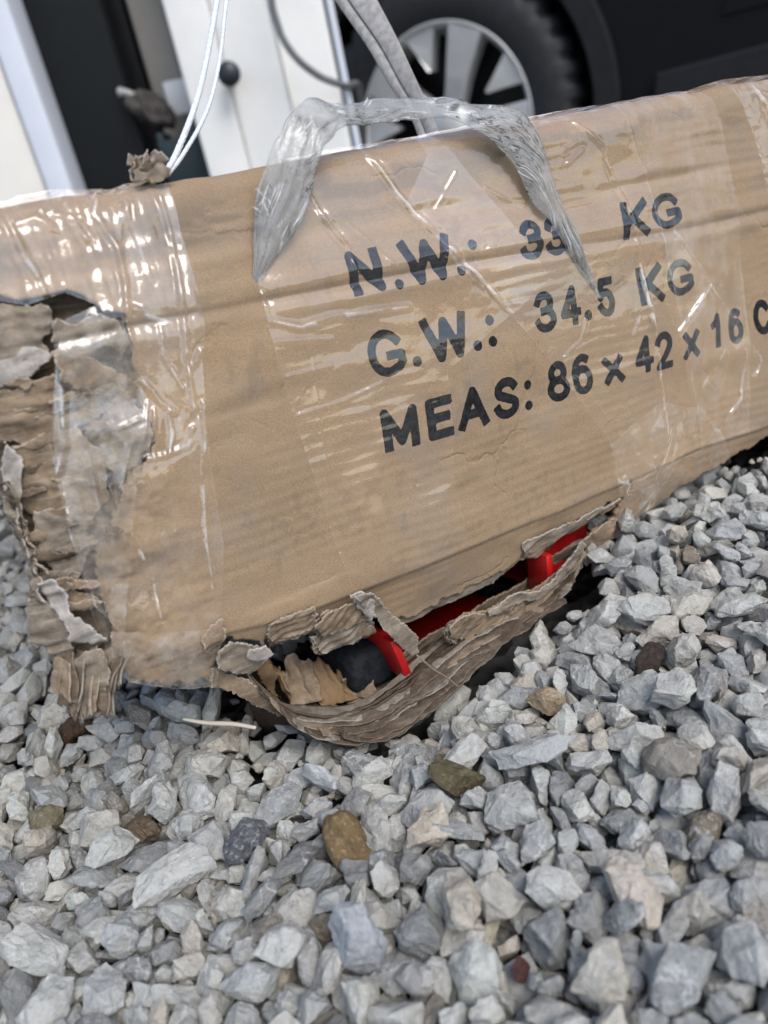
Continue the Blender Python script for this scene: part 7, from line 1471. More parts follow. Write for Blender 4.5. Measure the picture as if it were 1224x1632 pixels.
# scraps standing and lying on the torn floor inside
SCR = [((466, 1104), (512, 1092), .016, TORN), ((512, 1104), (560, 1092), .018, KRAFT_WARM), ((552, 1104), (604, 1094), .013, TORN), ((590, 1118), (650, 1092), .009, TORN), ((630, 1112), (694, 1076), .008, TORN_DARK), ((486, 1126), (540, 1120), .009, TORN_GREY), ((450, 1076), (476, 1120), .016, KRAFT_WARM), ((560, 1130), (630, 1112), .006, TORN_GREY)]
for k, (a, b, h, mat) in enumerate(SCR):
    A, Bq = PX(*a, -.012 - .004 * (k % 3)), PX(*b, -.012 - .004 * ((k + 1) % 3))
    t = np.linspace(0, 1, 24)[:, None, None]; s = np.linspace(0, 1, 14)[None, :, None]
    tt = np.broadcast_to(t[..., 0], (24, 14)); sv = np.broadcast_to(s[..., 0], (24, 14))
    hh = h * (.8 + .3 * fbm(tt * 2.2 + k * 7, sv * 0, 600 + k, 4, .45))
    G = A * (1 - t) + Bq * t + np.stack([.0015 * fbm(tt * 3, sv * 3, 610 + k, 3), sv * .010 + .001 * fbm(tt * 4, sv * 4, 620 + k, 2), -.006 + sv * hh], -1)
    ribbon('paper_scrap', G, mat, BOX, .0006, edge=(1 - sv) * 8)
# a loose thread of paper on the lip
tube('paper_thread', [PX(664, 1044, .011), PX(690, 1066, .012), PX(712, 1080, .0115), PX(732, 1096, .011)], .0004, TORN_DARK, BOX, 6, 24)
# a crumpled twist of paper on the top edge
for k in range(3):
    t = np.linspace(0, 1, 26)[:, None]; s = np.linspace(-1, 1, 16)[None]
    tt = np.broadcast_to(t, (26, 16)); sv = np.broadcast_to(s, (26, 16))
    c = PX(236, 276, -.006); wd = .0042 * (1 - .25 * tt) * (1 + .3 * fbm(tt * 4, sv * 0, 640 + k, 2))
    G = np.stack([c[0] + wd * sv - .002 * tt * (k - 1), c[1] + .002 * (k - 1) + .0016 * fbm(tt * 3, sv * 1.6, 650 + k, 2) - .001 * sv ** 2, c[2] - .002 + .0056 * tt * (1 + .3 * fbm(sv * 1.7 + k * 5, sv * 0, 660 + k, 3)) + .0009 * fbm(tt * 3, sv * 2, 670 + k, 2)], -1)
    ribbon('paper_twist', G, (TORN_GREY, TORN, TORN_GREY)[k], BOX, .0005, edge=np.minimum((1 - tt) * 8, (1 - np.abs(sv)) * 6))

# ------------------------------------------------------------------ tape on the carton
def tape_sheet(name, P, mat, ridges, off=.00055, amp=.0005, nsc=(.010, .010), seed=1, res=.0006, bridge=False, jg=(.0002, .01, 3)):
    rp = [(uvs([q[:2] for q in r[0]]), r[1] / 1000, r[2] / 1000) for r in ridges]
    def f(u, s):
        L = board(u, s, 0., bridge)
        d = off + amp * (fbm(u / nsc[0], s / nsc[1], seed, 3) * .5 + .5)
        Q = np.stack([u, s], -1)
        for pts, h, wd in rp:
            m = (np.abs(Q - pts.mean(0)) < (np.ptp(pts, axis=0) / 2 + .006)).all(1)
            if m.any():
                dd = dpoly(Q[m], pts); hv = h * (.6 + .5 * fbm(Q[m][:, 0] * 160, Q[m][:, 1] * 160, seed + 9, 2))
                d[m] += hv * np.exp(-(dd / wd) ** 2) - .35 * hv * np.exp(-((dd - 2.2 * wd) / wd) ** 2)
        up = np.clip((vtop(u) + RT - s) / RT, 0, np.pi / 2)
        L[..., 1] -= d * np.cos(up); L[..., 2] += d * np.sin(up)
        return L
    def fold_streaks(V):
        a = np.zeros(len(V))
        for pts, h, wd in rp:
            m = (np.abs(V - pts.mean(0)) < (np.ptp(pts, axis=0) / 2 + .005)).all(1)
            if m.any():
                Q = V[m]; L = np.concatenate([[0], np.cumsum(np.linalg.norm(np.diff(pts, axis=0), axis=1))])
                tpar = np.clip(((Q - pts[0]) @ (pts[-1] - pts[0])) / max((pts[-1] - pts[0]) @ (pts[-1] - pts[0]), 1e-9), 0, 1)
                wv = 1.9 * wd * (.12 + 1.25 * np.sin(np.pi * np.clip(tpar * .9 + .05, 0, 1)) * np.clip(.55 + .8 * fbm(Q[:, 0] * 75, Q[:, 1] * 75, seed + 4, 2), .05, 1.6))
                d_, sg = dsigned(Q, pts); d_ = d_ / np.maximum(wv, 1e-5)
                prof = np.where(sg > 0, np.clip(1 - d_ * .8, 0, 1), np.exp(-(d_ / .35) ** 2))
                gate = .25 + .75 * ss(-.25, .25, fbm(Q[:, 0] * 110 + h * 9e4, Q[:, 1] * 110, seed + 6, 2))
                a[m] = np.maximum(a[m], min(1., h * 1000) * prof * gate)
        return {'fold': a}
    return sheet(name, P, f, res, mat, BOX, 0, jg, edge=True, extra=fold_streaks)
def over(x): return np.array([UV(x, 300)[0] - .004, -.075])
def mixp(*a): return np.array([np.asarray(q) if isinstance(q, np.ndarray) else UV(*q) for q in a])
RA = [([(0, 329), (34, 405), (58, 442)], .9, .7), ([(85, 319), (85, 343), (130, 350)], .8, .7), ([(106, 309), (106, 336), (137, 384)], .9, .8), ([(161, 302), (151, 343), (185, 394), (196, 453), (197, 501)], 1.1, .8),
      ([(199, 305), (206, 350), (237, 446)], .7, .6), ([(250, 295), (268, 360), (278, 432), (285, 508), (292, 583), (302, 652)], 1.2, .7), ([(192, 490), (230, 502), (268, 515)], 1.0, 1.0),
      ([(197, 501), (202, 542), (220, 604), (250, 640), (271, 655)], 1.3, .8), ([(250, 521), (254, 566), (285, 617), (300, 660)], .9, .6), ([(165, 760), (192, 822), (240, 914), (252, 980)], 1.0, .6),
      ([(316, 640), (318, 700), (316, 760), (323, 863), (343, 986)], .9, .6), ([(103, 829), (130, 914), (154, 980), (172, 1055)], .9, .7), ([(85, 560), (95, 640), (98, 700), (85, 760)], 1.2, .9),
      ([(70, 470), (40, 400), (10, 352)], .7, .7), ([(20, 360), (55, 352), (100, 372)], .6, .8), ([(230, 640), (222, 700), (214, 745)], .9, .5), ([(240, 650), (236, 700), (240, 740)], .8, .5), ([(262, 655), (268, 690), (262, 720)], 1.0, .6),
      ([(228, 728), (260, 722), (292, 706), (300, 680)], 1.0, .7), ([(290, 600), (305, 575), (312, 560)], 1.0, .7), ([(200, 700), (185, 770), (205, 800)], .7, .5), ([(180, 680), (215, 665)], .7, .5), ([(205, 330), (190, 360), (190, 380)], .6, .9), ([(255, 390), (285, 400)], .5, .8)]
TA = mixp(over(-20), over(262), (268, 285), (285, 362), (303, 440), (318, 520), (316, 572), (320, 640), (322, 692), (335, 780), (350, 868), (348, 960), (342, 1030), (346, 1096), (300, 1100), (206, 1084), (176, 1056), (140, 962), (108, 850), (76, 702), (84, 600), (82, 552), (92, 514), (150, 488), (100, 468), (40, 488), (-14, 478), np.array([-.010, .0]))
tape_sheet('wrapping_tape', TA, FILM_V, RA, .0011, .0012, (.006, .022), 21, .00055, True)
TA2 = mixp((172, 1000), (345, 1000), (352, 1060), (349, 1100), (300, 1103), (204, 1088), (176, 1050))
tape_sheet('wrapping_tape', TA2, FILM_DUST, [([(192, 1005), (196, 1050), (205, 1090)], .8, .5), ([(200, 1088), (260, 1094), (340, 1106)], .7, .8), ([(330, 1010), (336, 1060), (340, 1100)], .8, .5)], .0022, .0016, (.010, .010), 22, .0007, True, (.0006, .006, 4))
TA3 = mixp((98, 520), (190, 512), (228, 640), (210, 760), (200, 900), (190, 1000), (150, 960), (110, 850), (78, 700), (86, 560))
tape_sheet('wrapping_tape', TA3, FILM_DUST, RA[11:13] + RA[20:22] + [([(100, 560), (150, 640), (180, 700)], .9, .8), ([(130, 700), (150, 800), (170, 880)], .8, .6)], .0031, .0022, (.008, .018), 27, .0007, True, (.0006, .006, 5))
RB = [([(575, 222), (640, 320), (690, 380), (760, 450), (830, 530), (880, 590), (960, 690), (1010, 770)], 1.0, .8), ([(490, 305), (510, 345), (548, 398), (560, 440)], 1.1, .6), ([(545, 350), (590, 395), (625, 432)], .5, .4),
      ([(690, 335), (725, 275)], .8, .5), ([(765, 400), (815, 365)], .8, .5), ([(425, 512), (470, 522), (520, 505), (640, 490)], .9, 1.0), ([(425, 545), (520, 540)], .5, .7), ([(450, 600), (520, 582)], .6, .5), ([(470, 660), (540, 638), (600, 610)], .5, .5),
      ([(505, 225), (560, 210), (640, 206)], .7, .7), ([(540, 232), (610, 216)], .6, .6), ([(700, 400), (745, 450), (760, 460)], .8, .5), ([(640, 420), (700, 400)], .5, .5), ([(540, 880), (552, 912), (600, 960)], .9, .6), ([(642, 730), (650, 790), (668, 850)], .6, .4), ([(410, 470), (425, 520)], .7, .6), ([(490, 560), (505, 700), (525, 800)], .3, .4)]
TB = mixp(over(520), over(700), (705, 225), (765, 300), (868, 445), (780, 520), (700, 590), (720, 760), (745, 868), (650, 910), (562, 940), (525, 852), (480, 720), (430, 560), (404, 452), (420, 400), (480, 300))
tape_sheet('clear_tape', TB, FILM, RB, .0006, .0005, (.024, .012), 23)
RC = [([(915, 195), (955, 235), (975, 290), (1000, 350), (1012, 430), (1035, 560), (1050, 640), (1060, 700)], 1.0, .7), ([(1008, 500), (996, 537)], .8, .5), ([(923, 508), (915, 541), (886, 569)], .8, .5), ([(886, 569), (940, 540), (968, 536)], .5, .5), ([(965, 520), (972, 545), (970, 640)], .5, .4),
      ([(903, 601), (963, 674), (1028, 739)], .8, .6), ([(900, 262), (925, 240)], .7, .7), ([(895, 240), (915, 228)], .6, .6), ([(840, 360), (900, 330), (940, 322)], .5, .6), ([(770, 300), (800, 320), (830, 330)], .5, .5), ([(1052, 593), (1058, 638), (1028, 698)], .6, .4), ([(790, 190), (850, 178), (930, 162)], .8, .9), ([(800, 205), (900, 190), (990, 165)], .6, .9), ([(780, 490), (830, 480), (900, 470)], .5, .6)]
TB2 = mixp(over(700), over(985), (1000, 200), (1030, 300), (1062, 470), (1110, 650), (1090, 720), (1060, 800), (1012, 776), (960, 700), (868, 580), (760, 455), (690, 385), (640, 330), (680, 250))
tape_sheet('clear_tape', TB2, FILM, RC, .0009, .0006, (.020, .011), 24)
TC = mixp(over(990), over(1135), (1150, 220), (1165, 330), (1178, 480), (1188, 690), (1120, 716), (1108, 650), (1062, 470), (1030, 300))
tape_sheet('clear_tape', TC, FILM_MILK, [([(1160, 160), (1178, 480), (1188, 690)], .5, .4), ([(1040, 200), (1030, 260)], .4, .4)], .0005, .0004, (.02, .012), 25)
TC2 = mixp((1063, 366), (1120, 452), (1155, 500), (1200, 575), (1190, 602), (1176, 590), (1174, 640), (1140, 690), (1098, 640), (1068, 532), (1040, 470))
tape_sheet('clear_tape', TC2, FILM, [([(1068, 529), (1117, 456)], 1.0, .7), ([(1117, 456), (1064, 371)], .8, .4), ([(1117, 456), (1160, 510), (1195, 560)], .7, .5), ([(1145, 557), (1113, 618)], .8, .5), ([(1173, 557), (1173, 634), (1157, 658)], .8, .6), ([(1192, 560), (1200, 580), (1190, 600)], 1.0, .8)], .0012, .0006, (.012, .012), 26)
TD = mixp(over(1140), over(1280), (1290, 400), (1290, 560), (1240, 520), (1218, 380), (1204, 260), (1180, 170))
tape_sheet('clear_tape', TD, FILM_V, [([(1169, 157), (1194, 221), (1202, 240)], 1.0, .7), ([(1200, 130), (1224, 190), (1240, 240)], 1.0, .8), ([(1204, 250), (1216, 300), (1222, 380)], .9, .6), ([(1180, 150), (1210, 148), (1240, 160)], .8, .7)], .0012, .0010, (.010, .012), 28)
TF = mixp((960, 706), (1040, 640), (1110, 650), (1150, 700), (1170, 738), (1100, 796), (1030, 850), (985, 868), (1004, 800), (984, 780))
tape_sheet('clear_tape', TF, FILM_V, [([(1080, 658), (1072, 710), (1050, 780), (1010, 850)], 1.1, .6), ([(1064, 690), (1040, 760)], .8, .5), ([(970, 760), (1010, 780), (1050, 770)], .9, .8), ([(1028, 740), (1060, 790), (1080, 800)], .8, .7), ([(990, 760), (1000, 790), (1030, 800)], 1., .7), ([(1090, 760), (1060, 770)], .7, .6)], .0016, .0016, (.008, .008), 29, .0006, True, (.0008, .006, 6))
# the dirty loop of tape that has come away like a handle: rails in pixels, w in front of the face
LA = [(403, 462, .0022), (402, 410, .0026), (404, 372, .003), (410, 320, .0036), (420, 275, .0046), (436, 228, .0056), (458, 190, .005), (486, 160, .002), (520, 164, -.001), (560, 166, -.003), (600, 160, -.004), (650, 156, -.004), (705, 158, -.003), (752, 164, -.001), (792, 168, .002), (828, 184, .004), (856, 216, .004), (872, 258, .0035), (888, 308, .003), (917, 366, .0028), (936, 420, .0024), (957, 474, .002)]
LB = [(407, 464, .0022), (424, 430, .003), (446, 400, .0036), (470, 362, .0046), (490, 318, .006), (502, 272, .0075), (514, 236, .0075), (530, 214, .005), (546, 204, .003), (580, 200, .001), (620, 194, .0), (660, 190, .0), (700, 190, .001), (735, 196, .0025), (770, 216, .004), (802, 246, .004), (828, 282, .0036), (849, 322, .0032), (882, 366, .003), (906, 404, .0028), (928, 438, .0026), (952, 476, .0022)]
n_, m_ = 300, 26
A_ = spline([PX(*p) for p in LA], n_); B_ = spline([PX(*p) for p in LB], n_)
s = np.linspace(0, 1, m_)[None, :, None]; G = A_[:, None] * (1 - s) + B_[:, None] * s
ti = np.broadcast_to(np.linspace(0, 1, n_)[:, None], (n_, m_)); sj = np.broadcast_to(np.linspace(0, 1, m_)[None], (n_, m_))
wd_ = np.linalg.norm(B_ - A_, axis=1)[:, None]; amp = np.clip(wd_ / .012, .15, 1)
bul = .0008 * amp * (.5 - np.abs(fbm(ti * 13 + sj * 2.2, sj * 3.0, 705, 2))) + np.sin(sj * np.pi) * .0018 * amp + .0005 * amp * fbm(ti * 14, sj * 1.8, 700, 3, .4) + .0007 * amp * np.abs(fbm(ti * 7 + sj * 2, sj * 3.5, 701, 2))
G[..., 1] -= bul
side = np.where(sj < .5, -1, 1) * (np.abs(sj - .5) * 2) ** 6
G[..., 2] += side * 0 + .0007 * amp * fbm(ti * 16, sj * 1.5, 702, 3); G[..., 0] += .0007 * amp * fbm(ti * 16 + 9, sj * 1.5, 703, 3)
ribbon('tape_loop', G, LOOP, BOX, .0003, uv=np.stack([ti * 14, sj * wd_ / .013], -1))
# glints of torn film fibre on the loop
for k, (a, b) in enumerate([((408, 300), (424, 316)), ((420, 322), (428, 344)), ((404, 330), (416, 338)), ((428, 318), (434, 332)), ((412, 328), (420, 318)), ((580, 168), (586, 156)), ((586, 170), (592, 160))]):
    tube('tape_fibre', [PX(*a, .0085 if k < 5 else .001), (PX(*a, .009 if k < 5 else .0012) + PX(*b, .009 if k < 5 else .0012)) / 2, PX(*b, .0085 if k < 5 else .001)], .00022, FILM_MILK, BOX, 5, 8)

# ------------------------------------------------------------------ what shows inside the carton
REDM = plain('red_paint', (.36, .008, .008), .32, .4, 0, .18, 120, .15, .15)
red = tag(empty('red_tray', mat=BOXM), 'glossy red metal tray with upright ribs showing through the hole in the carton', 'tray')
p0, p1 = PX(650, 1078, -.004), PX(888, 958, -.004); p0[1] = p1[1] = 0
dx = p1 - p0; ang = math.atan2(dx[2], dx[0]); Lr = np.linalg.norm(dx)
MR = Matrix.Translation(Vector((p0[0], .004, p0[2]))) @ Matrix.Rotation(-ang, 4, 'Y')
bevel_box('tray_edge', (.0026, .004, -.0040), (Lr - .0045, .0062, .0020), REDM, red, .0006, 2, MR)
bevel_box('tray_floor', (-.002, .036, -.0205), (Lr + .004, .085, -.0180), REDM, red, .0007, 2, MR)
bevel_box('tray_back', (-.002, .083, .0005), (Lr + .03, .0855, .05), REDM, red, .0006, 2, MR)
for x, h, lean, dp in ((-.0012, .014, -.16, .055), (Lr - .004, .019, .10, .014)):
    sh = Matrix.Identity(4); sh[0][2] = lean
    bevel_box('tray_rib', (x, .0, -.0030), (x + .0034, dp, h + .003), REDM, red, .0007, 2, MR @ sh)
bevel_box('tray_wall', (Lr + .001, .016, .0006), (Lr + .036, .0185, .034), REDM, red, .0006, 2, MR)
bevel_box('tray_floor', (Lr + .0055, .030, -.0026), (Lr + .05, .085, 0), REDM, red, .0007, 2, MR)
fo = tag(empty('foam_block', mat=BOXM), 'charcoal foam block inside the carton left of the red tray', 'foam block')
q = PX(590, 1075, -.022)
bevel_box('block', (q[0] - .010, .018, q[2] - .006), (q[0] + .016, .05, q[2] + .012), plain('charcoal_foam', (.022, .024, .027), .95, .1, 0, .4, 300, .6), fo, .005, 4)

# ------------------------------------------------------------------ a stray stalk on the gravel
tag(tube('dry_stalk', [PW(292, 1146, .287), PW(330, 1152, .286), PW(372, 1154, .284), PW(408, 1160, .282)], .0009, plain('straw', (.52, .47, .38), .7), None, 8, 24, rfun=lambda t: .7 + .3 * np.sin(t * 3)), 'thin pale dry stalk lying on the gravel under the lower edge of the carton', 'stalk')

# ------------------------------------------------------------------ rope and strap
ROPE = plain('white_rope', (.66, .70, .76), .7, .3, 0, .14, 900, .3)
rope = tag(empty('white_rope', PW(265, 274, .262)), 'thin white twisted rope rising in two strands from the top of the carton', 'rope')
def loc(o, pts): return [np.array(p) - np.array(o.location) for p in pts]
tube('strand', loc(rope, [PW(262, 280, .262), PW(283, 240, .264), PW(312, 165, .268), (PW(330, 90, .274)), PW(346, 0, .28), PW(372, -160, .30), PW(420, -700, .42)]), .00105, ROPE, rope, 14, 420, 900, 3)
tube('strand', loc(rope, [PW(266, 280, .263), PW(292, 246, .265), PW(330, 176, .27), (PW(350, 95, .276)), PW(361, 0, .282), PW(384, -160, .303), PW(428, -700, .424)]), .00075, ROPE, rope, 14, 420, 1100, 3)
def strap_mat():
    t = NT('webbing'); uvn = t.n('ShaderNodeUVMap')
    w1 = t.n('ShaderNodeTexWave', _bands_direction='X', Scale=90.0); w2 = t.n('ShaderNodeTexWave', _bands_direction='Y', Scale=11.0)
    t.l(uvn.outputs[0], w1.inputs[0]); t.l(uvn.outputs[0], w2.inputs[0])
    h = t.math('MULTIPLY', w1.outputs['Fac'], w2.outputs['Fac'])
    c = t.mix(t.range(t.noise(t.coord('Object'), 300, 4), .3, .7), (.30, .285, .27), (.44, .42, .40)); c = t.mix(t.math('MULTIPLY', h, .3), c, (.26, .25, .24))
    t.pbsdf(c, .8, t.bump(h, .6, .0006), .2); return t.m
SM = strap_mat()
strap = tag(empty('webbing_strap', PW(655, 160, .34)), 'folded light grey webbing strap running up behind the carton past the wheel', 'strap')
for k, (La, Lb, th) in enumerate([([(690, 232, .338), (668, 176, .345), (640, 130, .352), (606, 70, .360), (556, 0, .37), (520, -60, .38), (300, -420, .46)], [(706, 228, .333), (684, 172, .340), (664, 128, .346), (634, 64, .355), (600, 0, .365), (570, -60, .376), (350, -440, .455)], .0012),
                                  ([(676, 234, .342), (654, 178, .350), (624, 136, .356), (585, 70, .364), (536, 0, .374), (500, -60, .384), (280, -420, .465)], [(690, 233, .340), (668, 177, .348), (642, 133, .354), (607, 73, .362), (557, 2, .372), (521, -58, .382), (301, -418, .462)], .0012)]):
    A_ = spline(loc(strap, [PW(*p) for p in La]), 160); B_ = spline(loc(strap, [PW(*p) for p in Lb]), 160)
    s = np.linspace(0, 1, 12)[None, :, None]; G = A_[:, None] * (1 - s) + B_[:, None] * s
    G = G + (np.array([-.25, -.9, .2]) * (.0016 if k else .0008))[None, None] * np.sin(s * np.pi)
    ti, sj = np.meshgrid(np.linspace(0, 1, 160), np.linspace(0, 1, 12), indexing='ij')
    ribbon('webbing', G, SM, strap, th, uv=np.stack([ti, sj], -1))

# ------------------------------------------------------------------ doorway and posts behind, left
CREAM = plain('cream_paint', (.80, .765, .70), .55, .3, 0, .04, 9)
WHITE = plain('white_paint', (.80, .79, .76), .5, .3, 0, .04, 9)
COOL = plain('cool_white_paint', (.66, .69, .76), .5, .3, 0, .03, 9)
BLACK = plain('black_paint', (.014, .014, .016), .45, .35, 0, .2, 20)
DOORM = plain('anthracite_door', (.007, .0085, .0095), .5, .22, 0, .12, 14)
TAUPE = plain('taupe_paint', (.42, .38, .33), .6, .3, 0, .06, 12)
BOTZ = -.03
def post(name, xl, xr, y, Y, thick, mat, parent=None, h=2.3, bev=.006, zb=BOTZ, dy=0):
    a, b = PY(xl, y, Y), PY(xr, y, Y)
    return bevel_box(name, (a[0], Y + dy, zb), (b[0], Y + dy + thick, h), mat, parent, bev)
gar = tag(empty('garage_front', (0, 1.5, 0)), 'cream painted garage front with an open dark doorway at the left', 'garage')
def gpart(o): o.parent = gar; o.matrix_parent_inverse = Matrix.Translation((0, -1.5, 0)); return o
gpart(post('wall', -900, 17, 150, 1.5, .20, CREAM))
gpart(post('door_frame', 18, 62, 150, 1.49, .16, COOL))
d_ = gpart(post('door', 62.5, 206, 150, 1.58, .05, DOORM))
gpart(post('reveal', 206.6, 240, 150, 1.72, .06, BLACK))
gpart(post('inner_wall', 240.6, 296, 140, 1.66, .10, TAUPE))
a, b = PY(-900, 150, 1.5), PY(300, 150, 1.5)
gpart(bevel_box('lintel', (a[0], 1.50, 2.31), (b[0], 1.75, 2.6), CREAM, None, .006))
gpart(bevel_box('back_wall', (a[0], 3.0, BOTZ), (b[0] + .6, 3.1, 2.6), BLACK, None, .006))
pst = tag(empty('white_post', (0, 1.45, 0)), 'square white painted post between the dark doorway and the white cabinet', 'post')
o = post('shaft', 293, 362, 130, 1.452, .12, WHITE, bev=.004); o.parent = pst; o.matrix_parent_inverse = Matrix.Translation((0, -1.45, 0))
cab = tag(empty('white_cabinet', (0, 1.47, 0)), 'tall white cabinet with rounded edges and a black knob beside the post', 'cabinet')
def cpart(o): o.parent = cab; o.matrix_parent_inverse = Matrix.Translation((0, -1.47, 0)); return o
cpart(post('body', 362.4, 541, 130, 1.462, .45, WHITE, bev=.010))
cpart(post('edge_trim', 545, 556, 130, 1.46, .05, COOL, bev=.004))
sa, sb = PY(452, 110, 1.46), PY(456, 110, 1.46)
cpart(bevel_box('seam_strip', (sa[0], 1.456, BOTZ), (sb[0], 1.4615, 2.25), CREAM, None, .001))
kc = PY(366, 119, 1.43)
bm = bmesh.new()
prof = [(0, 0), (.0165, .001), (.0185, .006), (.0175, .014), (.012, .019), (.008, .022), (.008, .06)]
vsr = [[bm.verts.new((kc[0] + r * math.cos(a), kc[1] - .02 + y, kc[2] + r * math.sin(a))) for a in np.linspace(0, 2 * np.pi, 24, endpoint=False)] for r, y in prof[1:]]
cv = bm.verts.new((kc[0], kc[1] - .0205, kc[2]))
for i in range(24): bm.faces.new((cv, vsr[0][(i + 1) % 24], vsr[0][i]))
for r0, r1 in zip(vsr[:-1], vsr[1:]):
    for i in range(24): bm.faces.new((r0[i], r0[(i + 1) % 24], r1[(i + 1) % 24], r1[i]))
bmesh.ops.recalc_face_normals(bm, faces=bm.faces[:]); me = bpy.data.meshes.new('knob'); bm.to_mesh(me); bm.free()
me.polygons.foreach_set('use_smooth', np.full(len(me.polygons), True))
cpart(link('knob', me, plain('black_plastic', (.018, .022, .026), .4)))
hose = tube('grey_hose', [PY(425, -120, 1.40), PY(428, -30, 1.40), PY(436, 20, 1.40), PY(450, 60, 1.40), PY(475, 95, 1.40), PY(510, 122, 1.41), PY(548, 137, 1.42), PY(575, 150, 1.6), PY(580, 300, 1.75), PY(560, 560, 1.75)], .0055, plain('grey_rubber', (.13, .135, .14), .6), None, 12, 120)
tag(hose, 'thin grey hose looping down across the white cabinet', 'hose')
# things standing in the doorway
crate = tag(empty('dark_crate', (0, 1.55, 0)), 'dark teal slatted crate low in the doorway behind the carton', 'crate')
TEAL = plain('dark_teal', (.010, .022, .027), .5)
a, b = PY(246, 215, 1.52), PY(322, 215, 1.52)
for k in range(5):
    z0 = BOTZ + k * .105
    for nm_, lo_, hi_ in (('slat', (a[0], 1.52, z0), (b[0], 1.53, z0 + .09)), ('slat', (a[0], 1.634, z0), (b[0], 1.644, z0 + .09))):
        if hi_[2] < PY(280, 205, 1.52)[2] + .02:
            o = bevel_box(nm_, lo_, hi_, TEAL, None, .002); o.parent = crate; o.matrix_parent_inverse = Matrix.Translation((0, -1.55, 0))
ztop = PY(280, 205, 1.52)[2]
for x in (a[0], b[0] - .012):
    o = bevel_box('corner_post', (x, 1.5305, BOTZ), (x + .012, 1.6335, ztop), TEAL, None, .002); o.parent = crate; o.matrix_parent_inverse = Matrix.Translation((0, -1.55, 0))
bag = tag(empty('crumpled_bag', PY(243, 176, 1.56)), 'crumpled grey brown bag lying on the dark crate in the doorway', 'bag')
bm = bmesh.new(); bmesh.ops.create_icosphere(bm, subdivisions=4, radius=1)
co = np.array([v.co for v in bm.verts])
rr = 1 + .35 * fbm(co[:, 0] * 2 + co[:, 2], co[:, 1] * 2 - co[:, 2], 800, 4)
for v, c, r in zip(bm.verts, co, rr): v.co = (c[0] * r * .034 + .012 * c[2], c[1] * r * .022, c[2] * r * .020 - .75 * c[0] * .034)
me = bpy.data.meshes.new('sack'); bm.to_mesh(me); bm.free(); me.polygons.foreach_set('use_smooth', np.full(len(me.polygons), True))
link('sack', me, plain('grey_sacking', (.055, .048, .042), .7, .3, 0, .4, 60, .5), bag)
tube('neck', [(-.022, 0, .024), (-.033, -.004, .034), (-.046, .0, .038)], .009, plain('pale_cap', (.32, .31, .30), .5), bag, 10, 12, rfun=lambda t: 1 - .35 * np.sin(t * 3))
sg = tag(empty('white_board', PY(286, 160, 1.6)), 'small blank white board leaning on the inner wall of the doorway', 'board')
a, b = PY(274, 186, 1.6), PY(300, 122, 1.6)
o = bevel_box('panel', (a[0], 1.60, a[2]), (a[0] + .04, 1.61, b[2]), WHITE, None, .002); o.parent = sg; o.matrix_parent_inverse = Matrix.Translation(-sg.location)

# ------------------------------------------------------------------ the parked car
CARB = plain('black_car_paint', (.006, .006, .007), .6, .12, 0, .05, 5)
SILL = plain('satin_black_plastic', (.016, .016, .018), .7, .18, 0, .12, 30)
RUB = plain('tyre_rubber', (.020, .021, .023), .6, .3, 0, .2, 60, .3)
RIM = plain('silver_alloy', (.60, .60, .60), .42, .5, .5, .05, 20)
DARK = plain('wheel_black', (.008, .008, .009), .4, .3, 0, .2, 20)
RW = .335
CARZ = -.118
wc = PW(706, 206, 1.87); CARZ = float(wc[2]) - RW
nrm2 = math.radians(-34)                                     # outward axis of the wheel: towards the camera and to the left
AX = np.array([math.sin(nrm2), -math.cos(nrm2), 0]); LX = np.array([-AX[1], AX[0], 0])   # LX: along the car, to the right
if LX[0] < 0: LX = -LX
CM = np.eye(4); CM[:3, 0] = LX; CM[:3, 1] = -AX; CM[:3, 2] = [0, 0, 1]; CM[:3, 3] = [wc[0], wc[1], CARZ]
CARM = Matrix(CM.tolist())
car = tag(empty('parked_car', mat=CARM), 'parked black car with a five spoke silver alloy wheel behind the carton', 'car')
